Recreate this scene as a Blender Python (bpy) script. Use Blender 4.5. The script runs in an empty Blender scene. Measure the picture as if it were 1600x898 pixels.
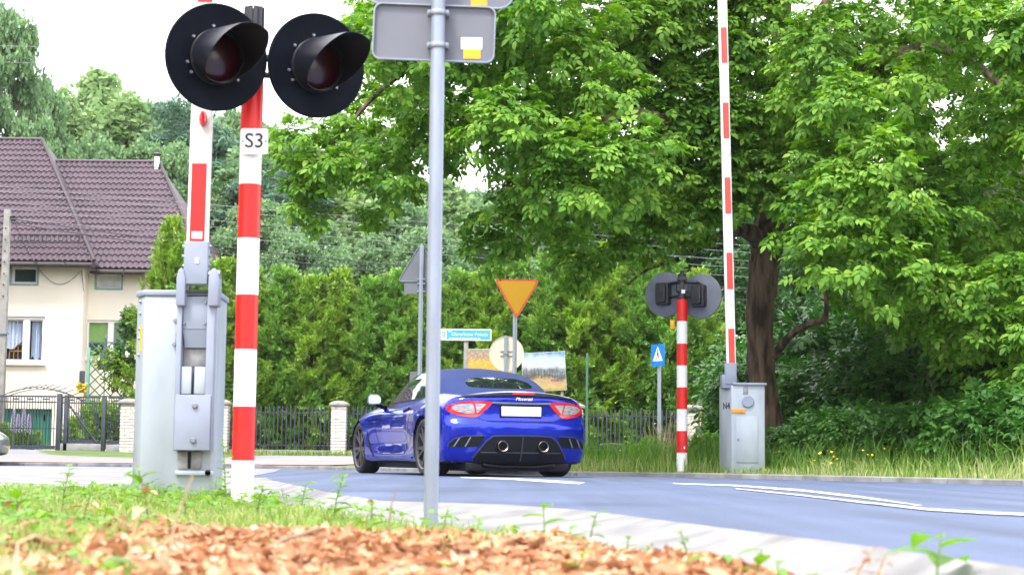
import bpy, bmesh, math, random
import numpy as np
from mathutils import Vector, Matrix
PI = math.pi
R = math.radians
random.seed(7)
rng = np.random.default_rng(11)
scene = bpy.context.scene
COL = scene.collection

# ------------------------------------------------------------------ camera
CAM_H = 0.20
PITCH, ROLL, FPX = R(5.61), R(0.6), 2740.0
cam_data = bpy.data.cameras.new("camera")
cam_data.sensor_width = 36.0
cam_data.lens = FPX / 1600 * 36.0
cam_data.clip_start = 0.05
cam_data.clip_end = 2000
cam_data.dof.use_dof = True
cam_data.dof.focus_distance = 22.5
cam_data.dof.aperture_fstop = 5.8
cam = bpy.data.objects.new("camera", cam_data)
COL.objects.link(cam)
cam.matrix_world = Matrix.Translation((0, 0, CAM_H)) @ Matrix.Rotation(R(90) + PITCH, 4, 'X') @ Matrix.Rotation(ROLL, 4, 'Z')
scene.camera = cam

# ------------------------------------------------------------------ sky, sun, exposure
SUN_EL, SUN_AZ = R(58), R(215)          # azimuth clockwise from +Y: behind the camera, to its left
world = bpy.data.worlds.new("World")
scene.world = world
world.use_nodes = True
wn = world.node_tree
for n in list(wn.nodes):
    wn.nodes.remove(n)
w_out = wn.nodes.new('ShaderNodeOutputWorld')
w_bg = wn.nodes.new('ShaderNodeBackground')
w_sky = wn.nodes.new('ShaderNodeTexSky')
w_sky.sky_type = 'NISHITA'
w_sky.sun_disc = False
w_sky.sun_elevation = SUN_EL
w_sky.sun_rotation = SUN_AZ
w_sky.dust_density = 3.0
w_mix = wn.nodes.new('ShaderNodeMixRGB')
w_mix.inputs['Fac'].default_value = 0.8           # a bright, even overcast over the clear sky
w_mix.inputs['Color2'].default_value = (10.8, 10.6, 11.0, 1)
wn.links.new(w_sky.outputs[0], w_mix.inputs['Color1'])
wn.links.new(w_mix.outputs[0], w_bg.inputs['Color'])
w_bg.inputs['Strength'].default_value = 0.12
wn.links.new(w_bg.outputs[0], w_out.inputs['Surface'])
sun_data = bpy.data.lights.new("sun", 'SUN')
sun_data.energy = 1.5
sun_data.angle = R(12)
sun_data.color = (1.0, 0.95, 0.88)
sun = bpy.data.objects.new("sun", sun_data)
COL.objects.link(sun)
sun_dir = Vector((math.sin(SUN_AZ) * math.cos(SUN_EL), math.cos(SUN_AZ) * math.cos(SUN_EL), math.sin(SUN_EL)))
sun.rotation_euler = sun_dir.to_track_quat('Z', 'Y').to_euler()
sun.location = (-10, -10, 30)
scene.view_settings.view_transform = 'Standard'
scene.view_settings.look = 'None'
scene.view_settings.exposure = 1.68
scene.view_settings.gamma = 1.0
scene.cycles.max_bounces = 8
scene.cycles.transparent_max_bounces = 8

# ------------------------------------------------------------------ where a photograph pixel lies at a given distance
def ray(px, py):
    u, v = (px - 800) / FPX, (449 - py) / FPX
    u0 = u * math.cos(ROLL) - v * math.sin(ROLL)
    v0 = u * math.sin(ROLL) + v * math.cos(ROLL)
    return Vector((u0, math.cos(PITCH) - v0 * math.sin(PITCH), math.sin(PITCH) + v0 * math.cos(PITCH)))
def P(px, py, Y):
    d = ray(px, py)
    return Vector((0, 0, CAM_H)) + d * (Y / d.y)
def G(px, py, z=0.0):
    d = ray(px, py)
    return Vector((0, 0, CAM_H)) + d * ((z - CAM_H) / d.z)
def S(px, Y):
    return px * Y / FPX

# ------------------------------------------------------------------ materials
def nodes_of(m):
    m.use_nodes = True
    nt = m.node_tree
    b = nt.nodes.get('Principled BSDF')
    return nt, nt.nodes, nt.links, b
def setin(b, name, v):
    if name in b.inputs:
        b.inputs[name].default_value = v
def mat(name, col, rough=0.6, metal=0.0, col2=None, scale=8.0, detail=4.0, bump=0.0, bscale=None, coat=0.0, spec=None, stretch=None, lo=0.35, hi=0.65):
    m = bpy.data.materials.new(name)
    nt, ns, ln, b = nodes_of(m)
    b.inputs['Roughness'].default_value = rough
    b.inputs['Metallic'].default_value = metal
    if coat:
        setin(b, 'Coat Weight', coat); setin(b, 'Coat Roughness', 0.03)
    if spec is not None:
        setin(b, 'Specular IOR Level', spec)
    if col2 is None:
        col2 = tuple(c * 0.82 for c in col)
    tc = ns.new('ShaderNodeTexCoord')
    src = tc.outputs['Object']
    if stretch:
        mp = ns.new('ShaderNodeMapping'); mp.inputs['Scale'].default_value = stretch
        ln.new(src, mp.inputs['Vector']); src = mp.outputs[0]
    nz = ns.new('ShaderNodeTexNoise')
    nz.inputs['Scale'].default_value = scale; nz.inputs['Detail'].default_value = detail
    ln.new(src, nz.inputs['Vector'])
    cr = ns.new('ShaderNodeValToRGB')
    cr.color_ramp.elements[0].position = lo; cr.color_ramp.elements[1].position = hi
    cr.color_ramp.elements[0].color = (*col2, 1); cr.color_ramp.elements[1].color = (*col, 1)
    ln.new(nz.outputs['Fac'], cr.inputs['Fac'])
    ln.new(cr.outputs[0], b.inputs['Base Color'])
    if bump:
        nb = ns.new('ShaderNodeTexNoise'); nb.inputs['Scale'].default_value = bscale or scale * 6; nb.inputs['Detail'].default_value = 6
        ln.new(src, nb.inputs['Vector'])
        bp = ns.new('ShaderNodeBump'); bp.inputs['Strength'].default_value = bump; bp.inputs['Distance'].default_value = 0.02
        ln.new(nb.outputs['Fac'], bp.inputs['Height']); ln.new(bp.outputs[0], b.inputs['Normal'])
    return m
def leaf_mat(name, cols, trans=0.4, rough=0.45, clump=0.8, spec=0.4):
    """Leaves: a colour of its own for every leaf, slow drift of hue through the crown, light coming through."""
    m = bpy.data.materials.new(name)
    nt, ns, ln, b = nodes_of(m)
    geo = ns.new('ShaderNodeNewGeometry')
    cr = ns.new('ShaderNodeValToRGB')
    el = cr.color_ramp.elements
    el[0].position = 0; el[0].color = (*cols[0], 1)
    el[1].position = 1; el[1].color = (*cols[-1], 1)
    for i, c in enumerate(cols[1:-1]):
        e = el.new((i + 1) / (len(cols) - 1)); e.color = (*c, 1)
    tc = ns.new('ShaderNodeTexCoord')
    nz = ns.new('ShaderNodeTexNoise'); nz.inputs['Scale'].default_value = clump; nz.inputs['Detail'].default_value = 2
    ln.new(tc.outputs['Object'], nz.inputs['Vector'])
    mx = ns.new('ShaderNodeMath'); mx.operation = 'MULTIPLY_ADD'
    ln.new(geo.outputs['Random Per Island'], mx.inputs[0]); mx.inputs[1].default_value = 0.62
    sub = ns.new('ShaderNodeMath'); sub.operation = 'MULTIPLY_ADD'
    ln.new(nz.outputs['Fac'], sub.inputs[0]); sub.inputs[1].default_value = 1.0; sub.inputs[2].default_value = -0.3
    ln.new(sub.outputs[0], mx.inputs[2])
    ln.new(mx.outputs[0], cr.inputs['Fac'])
    ln.new(cr.outputs[0], b.inputs['Base Color'])
    b.inputs['Roughness'].default_value = rough
    setin(b, 'Specular IOR Level', spec)
    tr = ns.new('ShaderNodeBsdfTranslucent')
    hs = ns.new('ShaderNodeHueSaturation'); hs.inputs['Value'].default_value = 1.25; hs.inputs['Saturation'].default_value = 1.15
    ln.new(cr.outputs[0], hs.inputs['Color']); ln.new(hs.outputs[0], tr.inputs['Color'])
    ms = ns.new('ShaderNodeMixShader'); ms.inputs[0].default_value = trans
    out = ns.get('Material Output')
    ln.new(b.outputs[0], ms.inputs[1]); ln.new(tr.outputs[0], ms.inputs[2]); ln.new(ms.outputs[0], out.inputs['Surface'])
    return m
def glass_mat(name, col, rough=0.02, coat=0.6):
    m = bpy.data.materials.new(name)
    nt, ns, ln, b = nodes_of(m)
    b.inputs['Base Color'].default_value = (*col, 1); b.inputs['Roughness'].default_value = rough
    setin(b, 'Specular IOR Level', 0.9); setin(b, 'Coat Weight', coat); setin(b, 'Coat Roughness', 0.02)
    return m

M = {}
M['asphalt'] = mat('asphalt', (0.070, 0.098, 0.175), 0.72, col2=(0.052, 0.074, 0.135), scale=0.7, bump=0.35, bscale=220, lo=0.3, hi=0.7)
AS = M['asphalt'].node_tree; an, al = AS.nodes, AS.links
_b = an['Principled BSDF']; _old = _b.inputs['Base Color'].links[0].from_socket
_tc = an.new('ShaderNodeTexCoord')
_mp = an.new('ShaderNodeMapping'); _mp.inputs['Rotation'].default_value = (0, 0, R(-14)); _mp.inputs['Scale'].default_value = (3.2, 0.12, 1)
_n1 = an.new('ShaderNodeTexNoise'); _n1.inputs['Scale'].default_value = 1.0; _n1.inputs['Detail'].default_value = 6
al.new(_tc.outputs['Object'], _mp.inputs[0]); al.new(_mp.outputs[0], _n1.inputs['Vector'])
_n2 = an.new('ShaderNodeTexNoise'); _n2.inputs['Scale'].default_value = 75; _n2.inputs['Detail'].default_value = 3
al.new(_tc.outputs['Object'], _n2.inputs['Vector'])
_ad = an.new('ShaderNodeMath'); _ad.operation = 'ADD'; al.new(_n1.outputs['Fac'], _ad.inputs[0]); al.new(_n2.outputs['Fac'], _ad.inputs[1])
_mr = an.new('ShaderNodeMapRange'); _mr.inputs['From Min'].default_value = 0.6; _mr.inputs['From Max'].default_value = 1.4; _mr.inputs['To Min'].default_value = 0.5; _mr.inputs['To Max'].default_value = 1.55
al.new(_ad.outputs[0], _mr.inputs['Value'])
_vm = an.new('ShaderNodeVectorMath'); _vm.operation = 'SCALE'; al.new(_old, _vm.inputs[0]); al.new(_mr.outputs[0], _vm.inputs['Scale']); al.new(_vm.outputs[0], _b.inputs['Base Color'])
M['asphalt_pale'] = mat('asphalt_pale', (0.24, 0.24, 0.28), 0.8, col2=(0.18, 0.18, 0.22), scale=0.6, bump=0.3, bscale=150)
M['concrete'] = mat('concrete', (0.255, 0.255, 0.26), 0.92, col2=(0.14, 0.14, 0.142), scale=3.5, detail=8, bump=0.3, bscale=90)
M['concrete_grey'] = mat('concrete_grey', (0.32, 0.32, 0.33), 0.85, col2=(0.20, 0.20, 0.20), scale=4, detail=8, bump=0.4, bscale=60)
M['pink_paving'] = mat('pink_paving', (0.34, 0.22, 0.21), 0.85, col2=(0.26, 0.18, 0.18), scale=3, bump=0.3)
M['road_paint'] = mat('road_paint', (0.66, 0.66, 0.68), 0.7, col2=(0.20, 0.225, 0.30), scale=7, detail=12, lo=0.36, hi=0.56)
M['soil'] = mat('soil', (0.24, 0.18, 0.10), 0.95, col2=(0.13, 0.13, 0.05), scale=2.5, detail=8, bump=0.7, bscale=30)
M['turf'] = mat('turf', (0.10, 0.17, 0.035), 0.95, col2=(0.06, 0.10, 0.025), scale=2.5, detail=8, bump=0.6, bscale=40)
M['white_paint'] = mat('white_paint', (0.80, 0.80, 0.81), 0.42, col2=(0.52, 0.51, 0.49), scale=7, detail=12, lo=0.27, hi=0.43, stretch=(1, 1, 0.5))
M['red_paint'] = mat('red_paint', (0.70, 0.008, 0.006), 0.4, col2=(0.42, 0.012, 0.012), scale=7, detail=12, lo=0.27, hi=0.45, stretch=(1, 1, 0.5))
M['red_sheet'] = mat('red_sheet', (0.74, 0.012, 0.010), 0.3, col2=(0.66, 0.01, 0.01), scale=3)
M['red_faded'] = mat('red_faded', (0.70, 0.06, 0.045), 0.4, col2=(0.62, 0.045, 0.035), scale=5)
M['black_metal'] = mat('black_metal', (0.006, 0.008, 0.014), 0.6, col2=(0.004, 0.005, 0.009), scale=7, spec=0.06)
M['black_plastic'] = mat('black_plastic', (0.018, 0.02, 0.026), 0.38, col2=(0.012, 0.014, 0.018), scale=10)
M['visor'] = mat('visor', (0.010, 0.012, 0.020), 0.34, col2=(0.007, 0.008, 0.013), scale=10, spec=0.4)
M['slate_metal'] = mat('slate_metal', (0.145, 0.165, 0.215), 0.55, col2=(0.115, 0.13, 0.17), scale=5)
M['lens_red'] = glass_mat('lens_red', (0.040, 0.002, 0.007), 0.28, 0.0)
M['galvanised'] = mat('galvanised', (0.41, 0.465, 0.53), 0.5, metal=0.25, col2=(0.29, 0.335, 0.39), scale=4, detail=10, bump=0.04, bscale=40, stretch=(1, 1, 0.35), lo=0.3, hi=0.7)
M['grey_paint'] = mat('grey_paint', (0.27, 0.31, 0.41), 0.55, col2=(0.225, 0.26, 0.345), scale=4, detail=8)
M['sign_back'] = mat('sign_back', (0.155, 0.165, 0.20), 0.6, metal=0.15, col2=(0.13, 0.14, 0.17), scale=3, detail=6)
M['post_metal'] = mat('post_metal', (0.30, 0.345, 0.42), 0.45, metal=0.4, col2=(0.23, 0.265, 0.33), scale=14, detail=8, stretch=(1, 1, 0.2), lo=0.3, hi=0.7)
M['bolt'] = mat('bolt', (0.30, 0.31, 0.35), 0.45, metal=0.7, scale=30)
M['dark_gap'] = mat('dark_gap', (0.02, 0.021, 0.024), 0.8, scale=20)
M['worn_plate'] = mat('worn_plate', (0.34, 0.345, 0.36), 0.6, metal=0.3, col2=(0.20, 0.20, 0.21), scale=14, detail=8)
M['yellow'] = mat('yellow', (0.82, 0.50, 0.01), 0.45, col2=(0.76, 0.44, 0.01), scale=8)
M['orange_reflector'] = mat('orange_reflector', (0.80, 0.33, 0.01), 0.3, col2=(0.72, 0.28, 0.01), scale=8)
M['sticker_white'] = mat('sticker_white', (0.80, 0.80, 0.83), 0.45, scale=20)
M['ink'] = mat('ink', (0.02, 0.012, 0.02), 0.6, scale=20)
M['picket'] = mat('picket', (0.032, 0.040, 0.058), 0.5, col2=(0.022, 0.028, 0.042), scale=5)
M['gate_metal'] = mat('gate_metal', (0.045, 0.055, 0.085), 0.45, col2=(0.032, 0.04, 0.06), scale=5)
M['brick_white'] = mat('brick_white', (0.66, 0.62, 0.58), 0.85, col2=(0.50, 0.47, 0.44), scale=14, detail=6, bump=0.4, bscale=60)
M['mortar'] = mat('mortar', (0.34, 0.32, 0.30), 0.95, scale=20)
M['cap_stone'] = mat('cap_stone', (0.32, 0.29, 0.28), 0.9, col2=(0.22, 0.20, 0.19), scale=8, detail=8, bump=0.4)
M['plaster'] = mat('plaster', (0.84, 0.78, 0.67), 0.9, col2=(0.79, 0.73, 0.62), scale=0.8, detail=6, bump=0.15, bscale=80)
M['roof_tile'] = mat('roof_tile', (0.072, 0.046, 0.062), 0.55, col2=(0.052, 0.034, 0.046), scale=1.2, detail=6)
M['gutter'] = mat('gutter', (0.035, 0.022, 0.028), 0.45, scale=5)
M['pvc'] = mat('pvc', (0.82, 0.82, 0.84), 0.35, col2=(0.77, 0.77, 0.79), scale=5)
M['teal_trim'] = mat('teal_trim', (0.22, 0.36, 0.38), 0.6, scale=8)
M['window_glass'] = glass_mat('window_glass', (0.03, 0.045, 0.05))
M['green_blind'] = mat('green_blind', (0.20, 0.36, 0.10), 0.8, scale=6)
M['grey_green_blind'] = mat('grey_green_blind', (0.17, 0.25, 0.17), 0.8, scale=6)
M['white_blind'] = mat('white_blind', (0.78, 0.80, 0.80), 0.8, scale=6)
M['curtain'] = mat('curtain', (0.52, 0.60, 0.74), 0.9, col2=(0.40, 0.48, 0.62), scale=10, stretch=(6, 1, 0.4))
M['wood'] = mat('wood', (0.40, 0.20, 0.07), 0.6, scale=14)
M['dark_room'] = mat('dark_room', (0.02, 0.025, 0.03), 0.9, scale=4)  # near-black: the dark of unlit rooms put into the colour
M['green_door'] = mat('green_door', (0.02, 0.20, 0.13), 0.5, col2=(0.015, 0.155, 0.10), scale=3, stretch=(4, 1, 0.4))
M['lattice'] = mat('lattice', (0.07, 0.17, 0.12), 0.6, scale=8)
M['lattice_post'] = mat('lattice_post', (0.16, 0.42, 0.34), 0.5, scale=8)
M['parasol'] = mat('parasol', (0.10, 0.11, 0.19), 0.85, col2=(0.07, 0.08, 0.14), scale=8)
M['pole_concrete'] = mat('pole_concrete', (0.33, 0.32, 0.30), 0.9, col2=(0.24, 0.23, 0.22), scale=6, detail=8, bump=0.3)
M['wire_pale'] = mat('wire_pale', (0.26, 0.27, 0.30), 0.7, metal=0.0, scale=3)
M['wire_dark'] = mat('wire_dark', (0.03, 0.03, 0.05), 0.6, scale=3)
M['bark'] = mat('bark', (0.19, 0.125, 0.088), 0.95, col2=(0.042, 0.027, 0.020), scale=9, detail=10, bump=1.0, bscale=22, stretch=(1, 1, 0.22), lo=0.38, hi=0.6)
M['bark_pale'] = mat('bark_pale', (0.42, 0.37, 0.33), 0.9, col2=(0.16, 0.13, 0.11), scale=5, detail=8)
M['twig'] = mat('twig', (0.30, 0.20, 0.13), 0.9, col2=(0.2, 0.14, 0.09), scale=20)
M['straw'] = mat('straw', (0.55, 0.42, 0.24), 0.9, col2=(0.42, 0.30, 0.17), scale=20)
M['stem'] = mat('stem', (0.16, 0.24, 0.05), 0.7, scale=12)
M['lf_walnut'] = leaf_mat('leaf_walnut', [(0.040, 0.130, 0.018), (0.095, 0.235, 0.026), (0.18, 0.345, 0.040), (0.32, 0.47, 0.08)], 0.42, 0.55, 0.9, 0.28)
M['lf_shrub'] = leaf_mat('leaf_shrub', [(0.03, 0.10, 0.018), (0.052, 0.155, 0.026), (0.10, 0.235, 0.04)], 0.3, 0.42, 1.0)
M['lf_shaded'] = leaf_mat('leaf_shaded', [(0.02, 0.07, 0.016), (0.035, 0.105, 0.022), (0.06, 0.15, 0.03)], 0.3, 0.5, 0.5)  # darker forest leaf: shade behind the walnut put into the colour
M['lf_thuja'] = leaf_mat('leaf_thuja', [(0.065, 0.155, 0.028), (0.15, 0.28, 0.042), (0.27, 0.41, 0.065), (0.44, 0.55, 0.13)], 0.3, 0.6, 1.0)
M['lf_thuja_dark'] = leaf_mat('leaf_thuja_dark', [(0.055, 0.145, 0.032), (0.12, 0.26, 0.050), (0.21, 0.38, 0.075), (0.38, 0.51, 0.13)], 0.3, 0.6, 1.0)
M['lf_forest'] = leaf_mat('leaf_forest', [(0.10, 0.20, 0.10), (0.17, 0.29, 0.13), (0.25, 0.38, 0.15)], 0.35, 0.55, 0.5)  # pale and dull: distance haze put into the leaf colour
M['lf_birch'] = leaf_mat('leaf_birch', [(0.17, 0.29, 0.13), (0.24, 0.36, 0.15), (0.32, 0.43, 0.19)], 0.4, 0.55, 0.5)
M['lf_pine'] = leaf_mat('leaf_pine', [(0.075, 0.15, 0.10), (0.10, 0.19, 0.12), (0.135, 0.235, 0.13)], 0.25, 0.6, 0.5)
M['lf_grass'] = leaf_mat('leaf_grass', [(0.085, 0.19, 0.03), (0.18, 0.30, 0.055), (0.33, 0.40, 0.13), (0.55, 0.50, 0.32)], 0.4, 0.5, 0.7)
M['lf_tall'] = leaf_mat('leaf_tall_grass', [(0.05, 0.14, 0.02), (0.09, 0.21, 0.03), (0.16, 0.29, 0.05), (0.25, 0.34, 0.09)], 0.4, 0.55, 0.7)
M['lf_weed'] = leaf_mat('leaf_weed', [(0.07, 0.19, 0.015), (0.12, 0.28, 0.02), (0.22, 0.38, 0.03)], 0.42, 0.4, 3)
M['lf_garden'] = leaf_mat('leaf_garden', [(0.09, 0.20, 0.02), (0.17, 0.31, 0.025), (0.27, 0.39, 0.03)], 0.35, 0.5, 1.5)
M['lf_dry'] = leaf_mat('leaf_dry', [(0.075, 0.036, 0.022), (0.42, 0.205, 0.11), (0.60, 0.345, 0.20), (0.66, 0.52, 0.40)], 0.08, 0.75, 2.0, 0.2)  # darkest tone also stands in for shaded gaps between leaves
M['petal_purple'] = mat('petal_purple', (0.36, 0.30, 0.48), 0.8, scale=20)
M['petal_yellow'] = mat('petal_yellow', (0.75, 0.58, 0.02), 0.8, scale=20)
M['sign_blue'] = mat('sign_blue', (0.005, 0.16, 0.62), 0.4, scale=8)
M['sign_cyan'] = mat('sign_cyan', (0.07, 0.40, 0.72), 0.4, col2=(0.06, 0.37, 0.68), scale=8)
M['sign_yellow'] = mat('sign_yellow', (0.40, 0.215, 0.003), 0.45, col2=(0.38, 0.20, 0.003), scale=4)
M['sign_red'] = mat('sign_red', (0.62, 0.055, 0.01), 0.4, scale=8)
M['sign_cream'] = mat('sign_cream', (0.72, 0.63, 0.49), 0.6, col2=(0.66, 0.57, 0.44), scale=4)
M['car_paint'] = mat('car_paint', (0.001, 0.018, 0.40), 0.26, metal=0.58, col2=(0.0015, 0.010, 0.33), scale=2, coat=0.85, spec=0.1)
M['silver_paint'] = mat('silver_paint', (0.30, 0.32, 0.36), 0.3, metal=0.6, scale=2, coat=1.0)
M['soft_top'] = mat('soft_top', (0.019, 0.037, 0.14), 0.95, col2=(0.015, 0.030, 0.118), scale=3, bump=0.15, bscale=300)
M['car_glass'] = glass_mat('car_glass', (0.012, 0.018, 0.02))
M['carbon'] = mat('carbon', (0.03, 0.034, 0.05), 0.28, scale=40, coat=0.6)
M['car_black'] = mat('car_black', (0.006, 0.007, 0.010), 0.5, scale=20, spec=0.2)
M['tail_red'] = mat('tail_red', (0.66, 0.012, 0.02), 0.15, col2=(0.58, 0.01, 0.015), scale=10, coat=0.8)
M['tail_clear'] = mat('tail_clear', (0.60, 0.58, 0.60), 0.18, metal=0.4, col2=(0.28, 0.26, 0.29), scale=18, coat=0.8, stretch=(1, 1, 4))
M['chrome'] = mat('chrome', (0.75, 0.77, 0.80), 0.12, metal=1.0, scale=5)
M['dark_chrome'] = mat('dark_chrome', (0.28, 0.25, 0.24), 0.22, metal=1.0, scale=9)
M['rubber'] = mat('rubber', (0.018, 0.018, 0.02), 0.8, scale=20)
M['rim'] = mat('rim', (0.11, 0.11, 0.12), 0.35, metal=0.7, scale=6)
M['plate_white'] = mat('plate_white', (0.86, 0.84, 0.86), 0.45, scale=8)
M['mirror'] = mat('mirror', (0.72, 0.82, 0.86), 0.05, metal=1.0, scale=5)
M['blue_plastic'] = mat('blue_plastic', (0.10, 0.26, 0.52), 0.45, scale=6)
M['rust'] = mat('rust', (0.22, 0.09, 0.05), 0.8, scale=10)

hm = bpy.data.materials.new('haze'); hm.use_nodes = True
for n_ in list(hm.node_tree.nodes): hm.node_tree.nodes.remove(n_)
_ho = hm.node_tree.nodes.new('ShaderNodeOutputMaterial'); _hv = hm.node_tree.nodes.new('ShaderNodeVolumePrincipled')
_hv.inputs['Color'].default_value = (0.92, 0.95, 1.0, 1); _hv.inputs['Density'].default_value = 0.00018; _hv.inputs['Anisotropy'].default_value = 0.2
hm.node_tree.links.new(_hv.outputs[0], _ho.inputs['Volume'])
M['haze'] = hm

# ------------------------------------------------------------------ geometry helpers
FRONT = Matrix(((1, 0, 0, 0), (0, 0, -1, 0), (0, 1, 0, 0), (0, 0, 0, 1)))   # (x, y, h) -> (x, -h, y): h comes towards the camera
class MB:
    def __init__(self):
        self.v, self.f = [], []
    def add(self, vs, fs, X=None):
        o = len(self.v)
        if X is not None:
            vs = [X @ Vector(p) for p in vs]
        self.v += [tuple(p) for p in vs]
        self.f += [tuple(i + o for i in f) for f in fs]
        return self
    def box(self, c, s, X=None):
        cx, cy, cz = c; a, b, d = s[0] / 2, s[1] / 2, s[2] / 2
        vs = [(cx + i * a, cy + j * b, cz + k * d) for k in (-1, 1) for j in (-1, 1) for i in (-1, 1)]
        return self.add(vs, [(0, 2, 3, 1), (4, 5, 7, 6), (0, 1, 5, 4), (2, 6, 7, 3), (0, 4, 6, 2), (1, 3, 7, 5)], X)
    def tube(self, pts, rad, n=10, X=None, caps=True):
        pts = [Vector(p) for p in pts]
        if not hasattr(rad, '__len__'):
            rad = [rad] * len(pts)
        vs, fs = [], []
        t0 = (pts[1] - pts[0]).normalized()
        a = t0.orthogonal().normalized()
        for i, p in enumerate(pts):
            t = (pts[min(i + 1, len(pts) - 1)] - pts[max(i - 1, 0)]).normalized()
            a = (a - t * a.dot(t))
            a = a.normalized() if a.length > 1e-6 else t.orthogonal().normalized()
            b = t.cross(a)
            for k in range(n):
                w = 2 * PI * k / n
                vs.append(p + (a * math.cos(w) + b * math.sin(w)) * rad[i])
        for i in range(len(pts) - 1):
            for k in range(n):
                k2 = (k + 1) % n
                fs.append((i * n + k, i * n + k2, (i + 1) * n + k2, (i + 1) * n + k))
        if caps:
            fs.append(tuple(range(n - 1, -1, -1)))
            fs.append(tuple((len(pts) - 1) * n + k for k in range(n)))
        return self.add(vs, fs, X)
    def cyl(self, p0, p1, r0, r1=None, n=16, X=None):
        return self.tube([p0, p1], [r0, r0 if r1 is None else r1], n, X)
    def lathe(self, prof, n=32, X=None):
        vs, fs = [], []
        for r, h in prof:
            for k in range(n):
                w = 2 * PI * k / n
                vs.append((r * math.cos(w), r * math.sin(w), h))
        for i in range(len(prof) - 1):
            for k in range(n):
                k2 = (k + 1) % n
                fs.append((i * n + k, i * n + k2, (i + 1) * n + k2, (i + 1) * n + k))
        return self.add(vs, fs, X)
    def disc(self, r, h, n=32, X=None):
        return self.add([(r * math.cos(2 * PI * k / n), r * math.sin(2 * PI * k / n), h) for k in range(n)], [tuple(range(n))], X)
    def prism(self, out, h0, h1, X=None):
        n = len(out)
        vs = [(x, y, h0) for x, y in out] + [(x, y, h1) for x, y in out]
        fs = [tuple(range(n - 1, -1, -1)), tuple(range(n, 2 * n))]
        fs += [(i, (i + 1) % n, n + (i + 1) % n, n + i) for i in range(n)]
        return self.add(vs, fs, X)
    def build(self, name, m, parent=None, smooth=True, bevel=0.0, loc=None, seg=2, angle=35):
        me = bpy.data.meshes.new(name)
        me.from_pydata(self.v, [], self.f)
        if bevel:
            bm = bmesh.new(); bm.from_mesh(me)
            bmesh.ops.remove_doubles(bm, verts=bm.verts, dist=1e-5)
            bmesh.ops.recalc_face_normals(bm, faces=bm.faces)
            es = [e for e in bm.edges if len(e.link_faces) == 2 and e.calc_face_angle(0) > R(40)]
            bmesh.ops.bevel(bm, geom=es, offset=bevel, segments=seg, affect='EDGES', profile=0.5, clamp_overlap=True)
            bm.to_mesh(me); bm.free()
        else:
            bm = bmesh.new(); bm.from_mesh(me)
            bmesh.ops.recalc_face_normals(bm, faces=bm.faces)
            bm.to_mesh(me); bm.free()
        if smooth:
            me.polygons.foreach_set('use_smooth', [True] * len(me.polygons))
            me.set_sharp_from_angle(angle=R(angle))
        me.materials.append(m)
        return link(name, me, parent, loc)
def link(name, me, parent=None, loc=None):
    o = bpy.data.objects.new(name, me)
    COL.objects.link(o)
    if parent is not None:
        o.parent = parent
    if loc is not None:
        o.location = loc
    return o
def tag(o, label=None, cat=None, group=None, kind=None):
    if label: o['label'] = label
    if cat: o['category'] = cat
    if group: o['group'] = group
    if kind: o['kind'] = kind
    return o
def thing(name, label, cat, loc=(0, 0, 0), rz=0.0, group=None):
    o = bpy.data.objects.new(name, None)
    o.empty_display_size = 0.1
    COL.objects.link(o)
    o.location = loc; o.rotation_euler = (0, 0, rz)
    return tag(o, label, cat, group)
def copy_tree(o, parent=None):
    c = o.copy(); COL.objects.link(c)
    if parent is not None:
        c.parent = parent
    for ch in list(o.children):
        copy_tree(ch, c)
    return c
def mesh_np(name, V, F, m, smooth=False):
    """V: n x 3, F: m x k (all polygons alike)."""
    me = bpy.data.meshes.new(name)
    k = F.shape[1]
    me.vertices.add(len(V)); me.vertices.foreach_set('co', V.astype(np.float32).ravel())
    me.loops.add(F.size); me.loops.foreach_set('vertex_index', F.astype(np.int32).ravel())
    me.polygons.add(len(F))
    me.polygons.foreach_set('loop_start', (np.arange(len(F)) * k).astype(np.int32))
    if smooth:
        me.polygons.foreach_set('use_smooth', np.ones(len(F), dtype=bool))
    me.update(calc_edges=True)
    me.materials.append(m)
    return me
def unit(a):
    return a / np.maximum(np.linalg.norm(a, axis=1, keepdims=True), 1e-9)
def frames(fwd, up):
    f = unit(fwd)
    s = unit(np.cross(up, f))
    u = np.cross(f, s)
    return np.stack([f, s, u], axis=2)            # columns: x = forward, y = side, z = up
def scatter(TV, TF, pos, fr, scale):
    n, k = len(pos), len(TV)
    V = np.einsum('nij,kj->nki', fr, TV) * scale[:, None, None] + pos[:, None, :]
    F = TF[None, :, :] + (np.arange(n) * k)[:, None, None]
    return V.reshape(-1, 3), F.reshape(-1, TF.shape[1])
def join_np(parts):
    Vs, Fs, o = [], [], 0
    for V, F in parts:
        Vs.append(V); Fs.append(F + o); o += len(V)
    return np.concatenate(Vs), np.concatenate(Fs)
def rand_dirs(n):
    return unit(rng.normal(size=(n, 3)))
def text_mesh(s, size, depth=0.0):
    cu = bpy.data.curves.new('text', 'FONT')
    cu.body = s; cu.size = size; cu.extrude = depth; cu.align_x = 'CENTER'; cu.align_y = 'CENTER'; cu.resolution_u = 4
    ob = bpy.data.objects.new('text', cu)
    COL.objects.link(ob)
    dg = bpy.context.evaluated_depsgraph_get()
    me = bpy.data.meshes.new_from_object(ob.evaluated_get(dg))
    bpy.data.objects.remove(ob)
    me.transform(FRONT)
    return me
def text_part(name, s, size, m, parent, loc, depth=0.002, sx=1.0, rz=0.0, shear=0.0):
    me = text_mesh(s, size, depth)
    X = Matrix.Identity(4); X[0][0] = sx; X[0][2] = shear
    me.transform(X)
    me.materials.clear(); me.materials.append(m)
    o = link(name, me, parent, loc)
    o.rotation_euler = (0, 0, rz)
    return o
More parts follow.
